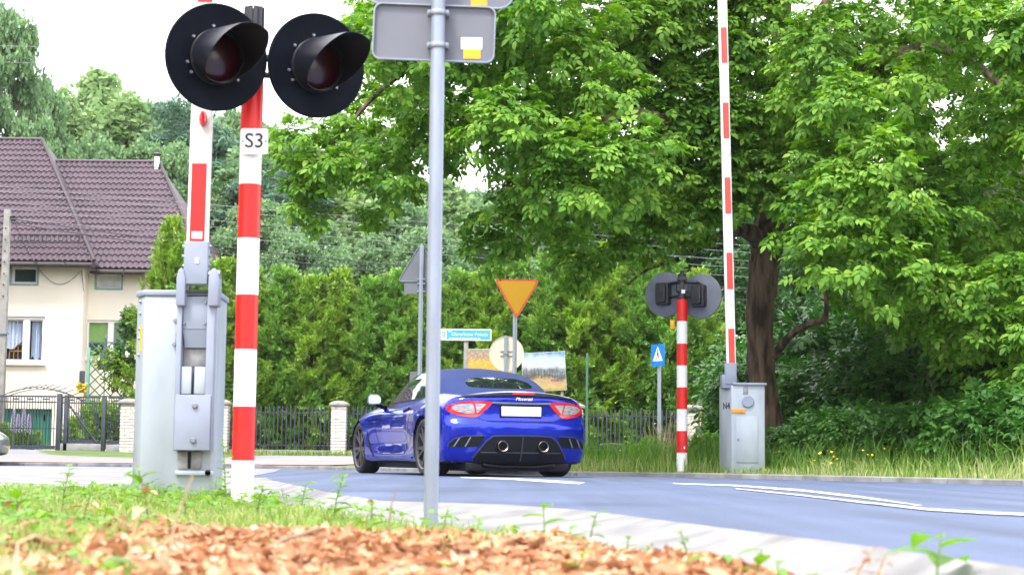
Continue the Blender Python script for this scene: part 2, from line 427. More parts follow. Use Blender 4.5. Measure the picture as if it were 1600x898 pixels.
def rrect(w, h, r, n=5, cx=0, cy=0):
    out = []
    for (sx, sy, a0) in ((1, 1, 0), (-1, 1, 90), (-1, -1, 180), (1, -1, 270)):
        for k in range(n + 1):
            a = R(a0 + 90 * k / n)
            out.append((cx + sx * (w / 2 - r) + r * math.cos(a), cy + sy * (h / 2 - r) + r * math.sin(a)))
    return out
def sheet(name, left, right, m, z, cols=10, sub=3, kind='structure', zf=None):
    """A sheet between two polylines with the same number of points."""
    def dens(pl):
        o = []
        for i in range(len(pl) - 1):
            for k in range(sub):
                t = k / sub
                o.append((pl[i][0] * (1 - t) + pl[i + 1][0] * t, pl[i][1] * (1 - t) + pl[i + 1][1] * t))
        return o + [tuple(pl[-1])]
    L, Rr = dens(left), dens(right)
    vs, fs = [], []
    for a, b in zip(L, Rr):
        for k in range(cols + 1):
            t = k / cols
            x, y = a[0] * (1 - t) + b[0] * t, a[1] * (1 - t) + b[1] * t
            vs.append((x, y, z + (zf(x, y, t) if zf else 0)))
    for i in range(len(L) - 1):
        for k in range(cols):
            q = i * (cols + 1) + k
            fs.append((q, q + 1, q + cols + 2, q + cols + 1))
    mb = MB(); mb.add(vs, fs)
    o = mb.build(name, m)
    for p in o.data.polygons:
        pass
    if o.data.polygons[0].normal.z < 0:
        o.data.flip_normals()
    return tag(o, kind=kind)

# ================================================================== THE GROUND
INNER = [(1.5, -8), (1.1, 0), (0.85, 3.3), (0.63, 4.33), (0.36, 4.93), (0.04, 5.6), (-0.28, 7.0), (-0.75, 8.1), (-1.25, 10), (-2.3, 15)]
EDGE = [(1.9, -8), (1.45, 0), (1.01, 3.34), (0.82, 4.49), (0.535, 5.87), (0.32, 7.0), (0, 7.83), (-0.60, 8.3), (-1.0, 10), (-2, 15)]
KERB = [(13, -8), (12, 4), (8, 12), (6.5, 15.2), (5.2, 17.7), (3.2, 21.6), (2.2, 22.9), (0.9, 23.3), (-0.5, 25.5), (-2.2, 29), (-5, 32.5), (-30, 34)]
def ramp(a, b, t):
    t = min(1, max(0, (t - a) / (b - a)))
    return t
def verge_z(x, y):
    return 0.05 + 0.20 * ramp(34.6, 42, y) + 0.15 * ramp(8, 16, -x) * ramp(34, 42, y)
def inner_x(y):
    return np.interp(y, [p[1] for p in INNER], [p[0] for p in INNER])
def wob(x, y):
    return (np.sin(3.1 * x + 1.3 * y) * 0.5 + np.sin(5.7 * y - 2.2 * x + 1) * 0.3 + np.sin(9.3 * x + 7.1 * y) * 0.2)
def bank(x, y):
    """Height of the earth bank this side of the road."""
    d = inner_x(y) - x
    t = np.clip(d / 0.6, 0, 1); t = t * t * (3 - 2 * t)
    hb = np.interp(y, [0, 2.4, 3.4, 4.6, 6.0, 7.5, 10, 13, 16], [-0.12, -0.10, -0.06, -0.035, -0.068, -0.08, -0.07, -0.06, -0.06])
    z = -0.075 + (hb + 0.022 * wob(x, y) + 0.075) * t
    z = np.where(d < 0, -0.075 - 0.06 * np.clip(-d / 0.15, 0, 1), z)
    z = z + 0.055 * np.clip((-x - 1.6) / 0.6, 0, 1) * np.clip((y - 5.5) / 2, 0, 1)
    far = np.clip((y - 10.9) / 1.2, 0, 1)
    z = z * (1 - far) - 0.06 * far
    back = np.clip((y - 34) / 8, 0, 1)
    return z + back * (0.23 + 0.15 * np.clip((-x - 8) / 8, 0, 1))
gx = np.concatenate([np.linspace(-260, -6, 24)[:-1], np.linspace(-6, 2.4, 130), np.linspace(2.4, 260, 24)[1:]])
gy = np.concatenate([np.linspace(-40, 1, 8)[:-1], np.linspace(1, 12, 170), np.linspace(12, 600, 60)[1:]])
XX, YY = np.meshgrid(gx, gy)
ZZ = bank(XX, YY)
nx, ny = len(gx), len(gy)
ii = np.arange((ny - 1) * nx).reshape(ny - 1, nx)[:, :-1].ravel()
ground = link('ground', mesh_np('ground', np.stack([XX.ravel(), YY.ravel(), ZZ.ravel()], 1), np.stack([ii, ii + 1, ii + nx + 1, ii + nx], 1), M['soil'], True))
tag(ground, kind='structure')
road_l = EDGE + [(-6, 17.5), (-30, 18)]
sheet('road', road_l, KERB, M['asphalt'], 0.0, cols=8)
sheet('road_shoulder', INNER, EDGE, M['concrete'], 0.003, cols=6, zf=lambda x, y, t: -0.092 * (1 - t))
sheet('concrete_apron', [(-16, 10.9), (-16, 13.5), (-16, 18.9)], [(-1.3, 10.2), (-1.7, 13), (-2.35, 17.0)], M['concrete'], 0.006, cols=8, zf=lambda x, y, t: -0.065 * (1 - ramp(10.6, 12.4, y)))
sheet('side_road', [(-30, 19), (-30, 26), (-30, 33.8)], [(-2.6, 17.3), (-3.2, 24), (-3.9, 30)], M['asphalt_pale'], 0.005, cols=8)
VB = [(34, -8), (34, 4), (34, 12), (32, 20), (28, 28), (22, 36), (12, 44.5), (6, 44.5), (2, 44.5), (-1, 44.5), (-4, 44.5), (-30, 44.5)]
sheet('grass_verge', VB, KERB, M['turf'], -0.002, cols=16, zf=lambda x, y, t: verge_z(x, y))
sheet('pavement', [(-30, 38), (-30, 42.6)], [(-1.6, 38), (-0.8, 41.4)], M['asphalt_pale'], 0.012, cols=10, sub=4, zf=lambda x, y, t: verge_z(x, y))
sheet('paving', [(-30, 34.3), (-30, 37.9)], [(-3.6, 34.2), (-2.2, 37.9)], M['pink_paving'], 0.014, cols=10, sub=4, zf=lambda x, y, t: verge_z(x, y))
mb = MB()
kp = [Vector((x, y, 0)) for x, y in KERB]
for a, b in zip(kp[:-1], kp[1:]):
    n = max(1, int((b - a).length / 1.0))
    d = (b - a) / n; t = d.normalized(); s = Vector((-t.y, t.x, 0))
    for k in range(n):
        p = a + d * (k + 0.5)
        X = Matrix.Translation(p) @ Matrix(((t.x, s.x, 0, 0), (t.y, s.y, 0, 0), (0, 0, 1, 0), (0, 0, 0, 1)))
        mb.box((0, 0.02, 0.01), (d.length - 0.008, 0.15, 0.10), X)
tag(mb.build('kerb', M['concrete'], bevel=0.012, seg=1), kind='structure')
def marking(name, top, bot, m, z):
    a = [tuple(G(*p).xy) for p in top]; b = [tuple(G(*p).xy) for p in bot]
    return sheet(name, a, b, m, z, cols=2, sub=3)
marking('road_marking', [(1050, 754.5), (1150, 757.5), (1250, 764.5), (1350, 776), (1440, 790)], [(1055, 756), (1150, 759.8), (1250, 767.4), (1350, 778.8), (1440, 791)], M['road_paint'], 0.004)
marking('road_marking', [(1150, 763.5), (1250, 773), (1350, 784.5), (1450, 795.2), (1530, 800), (1600, 803), (1760, 808)], [(1150, 764.6), (1250, 775), (1350, 787), (1450, 798.2), (1530, 803.5), (1600, 806.6), (1760, 813)], M['road_paint'], 0.0055)
marking('road_marking', [(720, 745), (800, 747), (860, 750), (915, 754)], [(720, 746.5), (800, 749.5), (850, 753), (905, 756.5)], M['road_paint'], 0.004)

# ================================================================== HOUSE
HX = lambda px, Y: P(px, 520, Y).x
HZ = lambda py, px, Y: P(px, py, Y).z
YL, YR = 51.4, 52.0
house = thing('house', 'cream plastered house with purple-brown metal tile roof behind the metal gate', 'house', (HX(128, YL), YL, 0.2))
HO = Vector(house.location)
def loc_house(v):
    return Vector(v) - HO
def wall_holes(mb, x0, x1, z0, z1, holes, y, th):
    xs = sorted({x0, x1, *[h[0] for h in holes], *[h[1] for h in holes]})
    zs = sorted({z0, z1, *[h[2] for h in holes], *[h[3] for h in holes]})
    for a, b in zip(xs[:-1], xs[1:]):
        for c, d in zip(zs[:-1], zs[1:]):
            cx, cz = (a + b) / 2, (c + d) / 2
            if any(h[0] < cx < h[1] and h[2] < cz < h[3] for h in holes):
                continue
            mb.box((cx, y + th / 2, cz), (b - a, th, d - c), Matrix.Translation(-HO))
def hole(px0, px1, py0, py1, Y):
    return (HX(px0, Y), HX(px1, Y), HZ(py1, (px0 + px1) / 2, Y), HZ(py0, (px0 + px1) / 2, Y))
h_small_l = hole(15, 55, 417, 443, YL); h_big_l = hole(-6, 70, 494, 566, YL); h_gar = hole(-30, 86, 638, 700, YL)
h_small_r = hole(148, 187, 426, 450, YR); h_big_r = hole(134, 214, 500, 560, YR)
zt_l, zt_r = HZ(404, 60, YL), HZ(414, 200, YR)
mb = MB()
wall_holes(mb, HX(-150, YL), HX(128, YL), -0.2, zt_l, [h_small_l, h_big_l, h_gar], YL, 0.35)
wall_holes(mb, HX(128, YL) + 0.002, HX(318, YR), -0.2, zt_r, [h_small_r, h_big_r], YR, 0.35)
x0, x1 = HX(-150, YL), HX(318, YR)
for (c, s) in (((x1 - 0.15, 57, zt_r / 2), (0.3, 9.2, zt_r)), ((x0 + 0.15, 57, zt_r / 2), (0.3, 9.2, zt_r)), (((x0 + x1) / 2, 61.5, zt_r / 2), (x1 - x0 - 0.7, 0.3, zt_r)), ((HX(128, YL) - 0.15, 52.05, zt_l / 2), (0.3, 0.55, zt_l - 0.01))):
    mb.box(c, s, Matrix.Translation(-HO))
mb.build('wall', M['plaster'], house, smooth=False)
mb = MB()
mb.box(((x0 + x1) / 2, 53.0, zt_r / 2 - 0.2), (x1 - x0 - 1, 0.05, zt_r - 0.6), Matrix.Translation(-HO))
mb.build('room_shade', M['dark_room'], house, smooth=False)  # sheet behind the windows, coloured as the unlit room's shade
def rail_frame(mb, x0, x1, z0, z1, w, y0, y1, O):
    X = Matrix.Translation(-O)
    mb.box(((x0 + x1) / 2, (y0 + y1) / 2, z0 + w / 2), (x1 - x0, y1 - y0, w), X)
    mb.box(((x0 + x1) / 2, (y0 + y1) / 2, z1 - w / 2), (x1 - x0, y1 - y0, w), X)
    mb.box((x0 + w / 2, (y0 + y1) / 2, (z0 + z1) / 2), (w, y1 - y0, z1 - z0 - 2 * w), X)
    mb.box((x1 - w / 2, (y0 + y1) / 2, (z0 + z1) / 2), (w, y1 - y0, z1 - z0 - 2 * w), X)
def window(h, Y, w, mull=(), sill=True, trim=None):
    a, b, c, d = h
    mb = MB()
    rail_frame(mb, a + 0.003, b - 0.003, c + 0.003, d - 0.003, w, Y + 0.06, Y + 0.16, HO)
    for m_, mw in mull:
        mb.box((m_, Y + 0.11, (c + d) / 2), (mw, 0.094, d - c - 2 * w - 0.004), Matrix.Translation(-HO))
    f = mb.build('window', M['pvc'], house, bevel=0.008, seg=1)
    if sill:
        MB().box(((a + b) / 2, Y - 0.03, c - 0.05), (b - a + 0.12, 0.14, 0.07), Matrix.Translation(-HO)).build('sill', M['pvc'], f, bevel=0.006)
    if trim:
        t = MB()
        rail_frame(t, a - 0.05, b + 0.05, c - 0.05, d + 0.05, 0.048, Y - 0.03, Y + 0.02, HO)
        t.build('trim', M['teal_trim'], f, smooth=False)
    return f
def pane(f, a, b, c, d, y, m, name='pane'):
    return MB().box(((a + b) / 2, y, (c + d) / 2), (b - a, 0.012, d - c), Matrix.Translation(-HO)).build(name, m, f, smooth=False)
def curtain(f, x0, x1, zt, zb0, zb1, y):
    n = 40; vs = []
    for i in range(n + 1):
        t = i / n; x = x0 + (x1 - x0) * t
        yy = y + 0.03 * math.sin(t * 34) + 0.015 * math.sin(t * 77)
        zb = zb0 + (zb1 - zb0) * t + 0.05 * math.sin(t * 9)
        vs += [(x, yy, zt), (x + 0.02 * math.sin(t * 11), yy + 0.01, (zt + zb) / 2), (x, yy, zb)]
    fs = []
    for i in range(n):
        for k in range(2):
            q = i * 3 + k; fs.append((q, q + 1, q + 4, q + 3))
    return MB().add(vs, fs, Matrix.Translation(-HO)).build('curtain', M['curtain'], f)
# lower window of the near half: net curtains before two sheets coloured as the room's dark
a, b, c, d = h_big_l
mx = HX(40, YL)
f = window(h_big_l, YL, 0.09, [(mx, 0.20)])
for (u, v) in ((a + 0.09, mx - 0.10), (mx + 0.10, b - 0.09)):
    MB().box(((u + v) / 2, YL + 0.13, d - 0.09 - 0.02), (v - u, 0.03, 0.035), Matrix.Translation(-HO)).build('curtain_rail', M['pvc'], f, smooth=False)
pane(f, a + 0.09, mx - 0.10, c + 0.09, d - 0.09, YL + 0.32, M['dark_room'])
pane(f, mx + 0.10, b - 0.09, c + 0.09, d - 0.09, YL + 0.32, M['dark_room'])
curtain(f, a + 0.12, mx - 0.11, d - 0.12, c + 0.32, c + 0.58, YL + 0.22)
curtain(f, mx + 0.12, mx + 0.42, d - 0.12, c + 0.14, c + 0.10, YL + 0.22)
ch = thing('wooden_chair', 'brown wooden chair back seen behind the curtained house window', 'chair', (HX(22, YL), YL + 0.27, c + 0.09))
for k in range(4):
    MB().tube([(-0.2 + k * 0.133, 0, 0), (-0.17 + k * 0.115, 0, 0.46)], 0.016, 6).build('back_spindle', M['wood'], ch)
MB().box((0, 0, 0.47), (0.42, 0.03, 0.06)).build('top_rail', M['wood'], ch, bevel=0.008)
MB().box((0, 0, 0.26), (0.38, 0.025, 0.035)).build('cross_rail', M['wood'], ch, bevel=0.008)
# lower window of the far half with green roller blinds
a, b, c, d = h_big_r
mx = HX(172, YR); mx2 = HX(199, YR)
f = window(h_big_r, YR, 0.07, [(mx, 0.17), (mx2, 0.12)])
zb = c + (d - c) * 0.42
pane(f, a + 0.07, mx - 0.085, zb, d - 0.07, YR + 0.14, M['green_blind'], 'roller_blind')
pane(f, mx + 0.085, mx2 - 0.06, zb, d - 0.07, YR + 0.14, M['grey_green_blind'], 'roller_blind')
pane(f, a + 0.07, mx - 0.085, c + 0.07, zb - 0.004, YR + 0.145, M['window_glass'])
pane(f, mx + 0.085, mx2 - 0.06, c + 0.07, zb - 0.004, YR + 0.145, M['window_glass'])
pane(f, mx2 + 0.06, b - 0.07, c + 0.07, d - 0.07, YR + 0.145, M['window_glass'])
a, b, c, d = h_small_l
f = window(h_small_l, YL, 0.06, (), False, True)
pane(f, a + 0.06, b - 0.06, c + 0.06, d - 0.06, YL + 0.12, M['window_glass'])
a, b, c, d = h_small_r
f = window(h_small_r, YR, 0.06, (), False, True)
pane(f, a + 0.06, b - 0.06, c + 0.06, d - 0.06, YR + 0.12, M['white_blind'], 'roller_blind')
a, b, c, d = h_gar
mb = MB()
n = 22
for k in range(n):
    w = (b - a) / n
    mb.box((a + (k + 0.5) * w, YL + 0.16, (c + d) / 2), (w - 0.012, 0.05 if k % 2 else 0.06, d - c - 0.01), Matrix.Translation(-HO))
mb.box(((a + b) / 2, YL + 0.21, (c + d) / 2), (b - a - 0.01, 0.02, d - c - 0.01), Matrix.Translation(-HO))
gd = mb.build('garage_door', M['green_door'], house, smooth=False)
MB().box((b - 0.25, YL + 0.11, c + 0.9), (0.04, 0.03, 0.16), Matrix.Translation(-HO)).build('handle', M['black_metal'], gd)
# roof: stepped, waved metal tile sheets
def tile_roof(E0, E1, R0, R1, tile_w=0.20, rows=15):
    vs, fs = [], []
    nv = rows * 3
    x_min, x_max = min(E0.x, R0.x), max(E1.x, R1.x)
    step = tile_w / 6
    nu = int((x_max - x_min) / step)
    nrm = (E1 - E0).cross(R0 - E0).normalized()
    if nrm.y > 0: nrm = -nrm
    for j in range(nv + 1):
        row, k = divmod(j, 3)
        vv = (row + (0.0, 0.92, 0.985)[k]) / rows if j < nv else 1.0
        rise = (0.055, 0.008, 0.0)[k] if j < nv else 0.0
        L, Q = E0.lerp(R0, vv), E1.lerp(R1, vv)
        for i in range(nu + 1):
            x = min(max(x_min + (x_max - x_min) * i / nu, L.x), Q.x)
            p = L.lerp(Q, (x - L.x) / max(1e-6, Q.x - L.x))
            w = math.sin(2 * PI * (x / tile_w))
            vs.append(p + nrm * (0.015 * w + rise * 0.7) + Vector((0, 0, 0.012 * w)) - HO)
    for j in range(nv):
        for i in range(nu):
            q = j * (nu + 1) + i
            fs.append((q, q + 1, q + nu + 2, q + nu + 1))
    return MB().add(vs, fs).build('roof', M['roof_tile'], house)
eL0, eL1 = P(-160, 396, 50.9), P(147, 408, 50.9)
rL0, rL1 = P(-160, 217, 56.0), P(66, 218, 56.0)
eR0, eR1 = P(140, 414, 51.5), P(322, 425, 51.5)
rR0, rR1 = P(60, 250, 56.3), P(249, 256, 56.3)
for q in (eL0, eR0): pass
eL0.z = eL1.z; rL0.z = rL1.z = (rL0.z + rL1.z) / 2
eR0.z = eR1.z = (eR0.z + eR1.z) / 2; rR0.z = rR1.z = (rR0.z + rR1.z) / 2
roof = tile_roof(eL0, eL1, rL0, rL1, 0.17, 21)
roof2 = tile_roof(eR0, eR1, rR0, rR1, 0.17, 18)
mb = MB()
def quad_slab(mb, pts, off=(0, 0, -0.06)):
    off = Vector(off)
    mb.add([p - HO for p in pts] + [p + off - HO for p in pts], [(0, 1, 2, 3), (7, 6, 5, 4), (0, 4, 5, 1), (1, 5, 6, 2), (2, 6, 7, 3), (3, 7, 4, 0)])
bk = lambda p, Y: Vector((p.x, Y, p.z))
d3 = Vector((0, 0, -0.05))
quad_slab(mb, [rL0 + d3, rL1 + d3, bk(eL1, 61.6) + d3, bk(eL0, 61.6) + d3])
quad_slab(mb, [eL1 + d3, rL1 + d3, bk(rL1, 56.4) + d3, bk(eL1, 61.5) + d3])
quad_slab(mb, [rR0 + d3 * 2, rR1 + d3 * 2, bk(eR1, 61.2) + d3 * 2, bk(eR0, 61.2) + d3 * 2])
quad_slab(mb, [eR1 + d3 * 2, rR1 + d3 * 2, bk(rR1, 56.6) + d3 * 2, bk(eR1, 61.1) + d3 * 2])
mb.build('roof_back', M['roof_tile'], house, smooth=False)
for p, q in ((rL0, rL1), (rR0, rR1), (rL1, eL1), (rR1, eR1)):
    mb = MB()
    n = max(2, int((q - p).length / 0.35))
    for k in range(n):
        mb.tube([p.lerp(q, k / n) + Vector((0, 0, 0.03)) - HO, p.lerp(q, (k + 1) / n) + Vector((0, 0, 0.02)) - HO], [0.06, 0.052], 8)
    mb.build('ridge_cap', M['roof_tile'] if abs(p.z - q.z) < 0.1 else M['gutter'], house)
mb = MB()
for p, q in ((eL0, eL1), (eR0 + Vector((0.25, 0, 0)), eR1)):
    mb.tube([p + Vector((0, -0.08, -0.12)) - HO, q + Vector((0, -0.08, -0.12)) - HO], 0.075, 10)
    n = int((q - p).length / 0.75)
    for k in range(n + 1):
        mb.box(tuple(p.lerp(q, k / n) + Vector((0, -0.08, -0.12)) - HO), (0.03, 0.18, 0.17))
mb.build('gutter', M['gutter'], house)
mb = MB()
for p, q in ((eL0, eL1), (eR0, eR1)):
    c = (p + q) / 2
    mb.box((c.x - HO.x, c.y + 0.22 - HO.y, c.z - 0.12 - HO.z), ((q - p).length - 0.02, 0.5, 0.05))
mb.build('soffit', M['gutter'], house, smooth=False)
mb = MB()
g0, g1 = eL0.lerp(rL0, 0.11) + Vector((0, -0.10, 0.14)), eL1.lerp(rL1, 0.11) + Vector((-0.12, -0.10, 0.14))
for dz in (0.0, 0.24):
    mb.tube([g0 + Vector((0, 0, dz - 0.05)) - HO, g1 + Vector((0, 0, dz - 0.05)) - HO], 0.016, 6)
n = 46
for k in range(n + 1):
    p = g0.lerp(g1, k / n)
    mb.tube([p + Vector((0, 0, -0.05)) - HO, p + Vector((0, 0, 0.19)) - HO], 0.024 if k % 9 == 0 else 0.011, 5)
mb.build('snow_guard', M['gutter'], house)
cb = P(244, 275, 56.0)
mb = MB(); mb.cyl(cb - HO, cb + Vector((0, 0, 0.62)) - HO, 0.085, n=16)
ch = mb.build('chimney', M['chrome'], house)
MB().lathe([(0.0, 0.0), (0.14, 0.0), (0.15, 0.03), (0.02, 0.10), (0.0, 0.10)], 16, Matrix.Translation(cb + Vector((0, 0, 0.68)) - HO)).build('chimney_cap', M['gutter'], ch)
mb = MB()
mb.tube([P(57, 417, YL - 0.03) - HO] + [P(57 + 70 * t, 417 + 24 * math.sin(PI * t) ** 1.0 + 6 * t, YL - 0.03) - HO for t in [i / 12 for i in range(1, 13)]] + [P(131, 455, YL - 0.03) - HO, P(128, 425, YL - 0.03) - HO], 0.012, 5)
mb.build('cable', M['pole_concrete'], house)

# ================================================================== BRICK PILLARS AND PICKET FENCE
FY = 42.0
BR = MB().box((0, 0, 0), (0.232, 0.112, 0.064))
brick_mesh = BR.build('brick', M['brick_white'], None, bevel=0.006, seg=1).data
bpy.data.objects.remove(bpy.data.objects['brick'])
zcap = P(530, 626, FY).z
def pillar(px, label):
    x = P(px, 650, FY).x; zb = verge_z(x, FY) - 0.03
    t = thing('brick_pillar', label, 'pillar', (x, FY, zb), 0, 'white brick pillars of the picket fence')
    H = zcap - zb
    MB().box((0, 0, H / 2 - 0.05), (0.335, 0.335, H - 0.13)).build('mortar', M['mortar'], t, smooth=False)
    n = int((H - 0.12) / 0.075)
    for k in range(n):
        z = 0.04 + k * 0.075
        for j in range(4):
            o = link('brick', brick_mesh, t)
            s = 1 if k % 2 else -1
            a = j * PI / 2
            X = Matrix.Rotation(a, 4, 'Z') @ Matrix.Translation((s * 0.0595, -0.1215 - random.uniform(0, 0.004), z))
            o.matrix_local = X
    mb = MB(); mb.box((0, 0, H - 0.085), (0.45, 0.45, 0.05))
    mb.add([(-0.225, -0.225, H - 0.06), (0.225, -0.225, H - 0.06), (0.225, 0.225, H - 0.06), (-0.225, 0.225, H - 0.06), (-0.1, -0.1, H), (0.1, -0.1, H), (0.1, 0.1, H), (-0.1, 0.1, H)], [(0, 1, 5, 4), (1, 2, 6, 5), (2, 3, 7, 6), (3, 0, 4, 7), (4, 5, 6, 7)])
    mb.build('cap', M['cap_stone'], t, smooth=False)
    return x
PX = [(202, 'white brick pillar at the end of the gate, left of the near barrier cabinet'), (346, 'white brick pillar just to the right of the near barrier cabinet'), (530, 'white brick pillar standing free between two fence panels beside the car bonnet'), (715, 'white brick pillar hidden behind the blue car'), (899, 'white brick pillar peeping out right of the blue car'), (1083, 'white brick pillar right behind the striped far signal post')]
pxs = [pillar(px, l) for px, l in PX]
pk = MB()
pk.tube([(0, 0, 0), (0, 0, 1.0), (0, 0, 1.03)], [0.017, 0.017, 0.006], 8)
po = pk.build('picket', M['picket']); picket_mesh = po.data; bpy.data.objects.remove(po)
ztop = P(450, 634, FY).z
labels = ['grey picket fence panel seen just right of the near striped post', 'grey picket fence panel between the free brick pillar and the car bonnet', 'grey picket fence panel hidden behind the blue car', 'grey picket fence panel in tall grass between the car and the far signal']
for (xa, xb), lab in zip(zip(pxs[1:-1], pxs[2:]), labels):
    zb = verge_z((xa + xb) / 2, FY)
    t = thing('fence_panel', lab, 'fence', ((xa + xb) / 2, FY, zb), 0, 'grey picket fence panels')
    w = xb - xa - 0.37
    H = ztop - zb
    MB().box((0, 0, 0.02), (w, 0.18, 0.22)).build('plinth', M['concrete_grey'], t, bevel=0.01)
    for z in (0.24, H - 0.17):
        MB().box((0, 0.0, z), (w - 0.01, 0.022, 0.036)).build('rail', M['picket'], t, bevel=0.004, seg=1)
    n = int(w / 0.1)
    for k in range(n):
        o = link('picket', picket_mesh, t, (-w / 2 + (k + 0.5) * w / n, -0.029, 0.16))
        o.scale = (1, 1, (H - 0.16) / 1.03)

# ================================================================== GATE AND FENCE IN FRONT OF THE HOUSE
GY = 43.0
gz0 = verge_z(P(50, 700, GY).x, GY)
bar_o = MB().box((0, 0, 0.5), (0.016, 0.016, 1.0)).build('bar', M['gate_metal'], smooth=False)
bar_mesh = bar_o.data; bpy.data.objects.remove(bar_o)
def bar_fence(name, label, cat, px0, px1, py_t, py_b, nbars, group=None, plates=(), extra=None):
    xa, xb = P(px0, 660, GY).x, P(px1, 660, GY).x
    zt, zb = P((px0 + px1) / 2, py_t, GY).z, P((px0 + px1) / 2, py_b, GY).z
    t = thing(name, label, cat, ((xa + xb) / 2, GY, zb), 0, group)
    w, H = xb - xa, zt - zb
    MB().box((0, 0, H - 0.02), (w, 0.04, 0.04)).build('top_rail', M['gate_metal'], t, bevel=0.004, seg=1)
    MB().box((0, 0, H - 0.16), (w, 0.03, 0.03)).build('rail', M['gate_metal'], t, bevel=0.003, seg=1)
    MB().box((0, 0, 0.03), (w, 0.05, 0.09)).build('bottom_rail', M['gate_metal'], t, bevel=0.004, seg=1)
    for k in range(nbars):
        o = link('bar', bar_mesh, t, (-w / 2 + (k + 0.5) * w / nbars, -0.024, 0.05))
        o.scale = (1, 1, H - 0.07)
    for px in plates:
        x = P(px, 630, GY).x - (xa + xb) / 2
        MB().box((x, -0.04, H - 0.09), (0.15, 0.012, 0.035)).build('name_plate', M['gate_metal'], t)
    return t, w, H
t, w, H = bar_fence('metal_gate', 'dark blue metal bar gate in front of the green garage door', 'gate', -60, 87, 617, 700, 34, None, (25, 48, 72))
MB().box((0, 0, H * 0.38), (w, 0.028, 0.022)).build('rail', M['gate_metal'], t)
t2, w2, H2 = bar_fence('bar_fence', 'dark blue bar fence panel with diagonal brace on a low concrete wall', 'fence', 96, 156, 619, 692, 17, None, (130, 112))
MB().tube([(-w2 / 2 + 0.08, -0.06, H2 - 0.08), (w2 / 2 - 0.05, -0.06, 0.02)], 0.026, 8).build('brace', M['gate_metal'], t2)
MB().box((0.02, 0.03, -0.12), (w2 + 0.1, 0.2, 0.22)).build('low_wall', M['concrete_grey'], t2, bevel=0.012)
t3, w3, H3 = bar_fence('bar_fence', 'short dark bar fence panel between its post and the brick pillar', 'fence', 168, 198, 620, 693, 8, None, (183,))
MB().box((0, 0.03, -0.13), (w3, 0.2, 0.22)).build('low_wall', M['concrete_grey'], t3, bevel=0.012)
for px, wid, lab, yt in ((91, 0.115, 'dark square gate post beside the gate leaf', 616), (102, 0.10, 'slimmer dark gate post between the gate post and the diagonal brace', 618), (161, 0.10, 'dark square fence post left of the short bar panel', 619)):
    p0 = P(px, 700, GY); top = P(px, yt, GY).z
    t = thing('gate_post', lab, 'post', (p0.x, GY - 0.02, verge_z(p0.x, GY) - 0.05))
    h = top - t.location.z
    MB().box((0, 0, h / 2), (wid, wid, h)).build('shaft', M['gate_metal'], t, bevel=0.008)
    MB().box((0, 0, h + 0.008), (wid + 0.012, wid + 0.012, 0.014)).build('cap', M['gate_metal'], t)
# arched trellis above the gate
ar = thing('garden_arch', 'thin rusty metal arch with rungs rising above the gate', 'arch', (P(62, 640, 44.5).x, 44.5, verge_z(-12, 44)))
for dy in (0, 0.45):
    pts = []
    for i in range(25):
        t = i / 24
        px = 2 + 126 * t; py = 622 - 20 * math.sin(PI * min(1, t * 0.93 + 0.04)) ** 0.8 + 9 * t * (1 if dy else 0.7)
        q = P(px, py, 44.5) - Vector(ar.location); pts.append(q + Vector((0, dy, -0.02 * dy)))
    zend = -0.0
    pts = [Vector((pts[0].x, dy, zend))] + pts + [Vector((pts[-1].x, dy, zend))]
    MB().tube(pts, 0.012, 5).build('hoop', M['gate_metal'], ar)
for i in range(3, 25, 2):
    t = i / 24
    q = P(2 + 126 * t, 622 - 20 * math.sin(PI * min(1, t * 0.93 + 0.04)) ** 0.8 + 6 * t, 44.5) - Vector(ar.location)
    MB().tube([q + Vector((-0.03, -0.05, -0.03)), q + Vector((0.09, 0.5, 0.09))], 0.012, 5).build('rung', M['gate_metal'], ar)
# lattice with its post, and the closed parasol
LY = 48.5
la = thing('garden_lattice', 'green diamond lattice screen in front of the green-blinded window', 'trellis', (P(170, 600, LY).x, LY, 0.3))
lx0, lx1 = P(140, 600, LY).x - la.location.x, P(206, 600, LY).x - la.location.x
lz0, lz1 = P(170, 618, LY).z - 0.3, P(170, 536, LY).z - 0.3
def slat(a, b, y):
    (ax, az), (bx, bz) = a, b
    L = math.hypot(bx - ax, bz - az); ang = math.atan2(bz - az, bx - ax)
    X = Matrix.Translation(((ax + bx) / 2, y, (az + bz) / 2)) @ Matrix.Rotation(-ang, 4, 'Y')
    MB().box((0, 0, 0), (L, 0.012, 0.032), X).build('slat', M['lattice'], la, smooth=False)
pitch = 0.29; W_, H_ = lx1 - lx0, lz1 - lz0
k = -H_
while k < W_:
    u0 = max(0, k); u1 = min(W_, k + H_)
    if u1 - u0 > 0.05:
        slat((lx0 + u0, lz0 + u0 - k), (lx0 + u1, lz0 + u1 - k), 0.0)
        slat((lx1 - u0, lz0 + u0 - k), (lx1 - u1, lz0 + u1 - k), -0.014)
    k += pitch
for (c, s) in ((((lx0 + lx1) / 2, 0.0, lz1 + 0.018), (W_ + 0.04, 0.04, 0.036)), (((lx0 + lx1) / 2, 0.0, lz0 - 0.018), (W_ + 0.04, 0.04, 0.036)), ((lx1 + 0.02, 0, (lz0 + lz1) / 2), (0.04, 0.04, H_))):
    MB().box(c, s).build('frame_bar', M['lattice'], la, smooth=False)
MB().box((lx0 - 0.05, 0, lz1 / 2 - 0.1), (0.085, 0.085, lz1 + 0.2 - 0.25)).build('post', M['lattice_post'], la, bevel=0.006)
UY = 49.6
pu = P(164, 570, UY)
um = thing('closed_parasol', 'folded dark blue parasol standing behind the green lattice', 'parasol', (pu.x, UY, 0.3))
z1, z0 = P(164, 525, UY).z - 0.3, P(164, 577, UY).z - 0.3
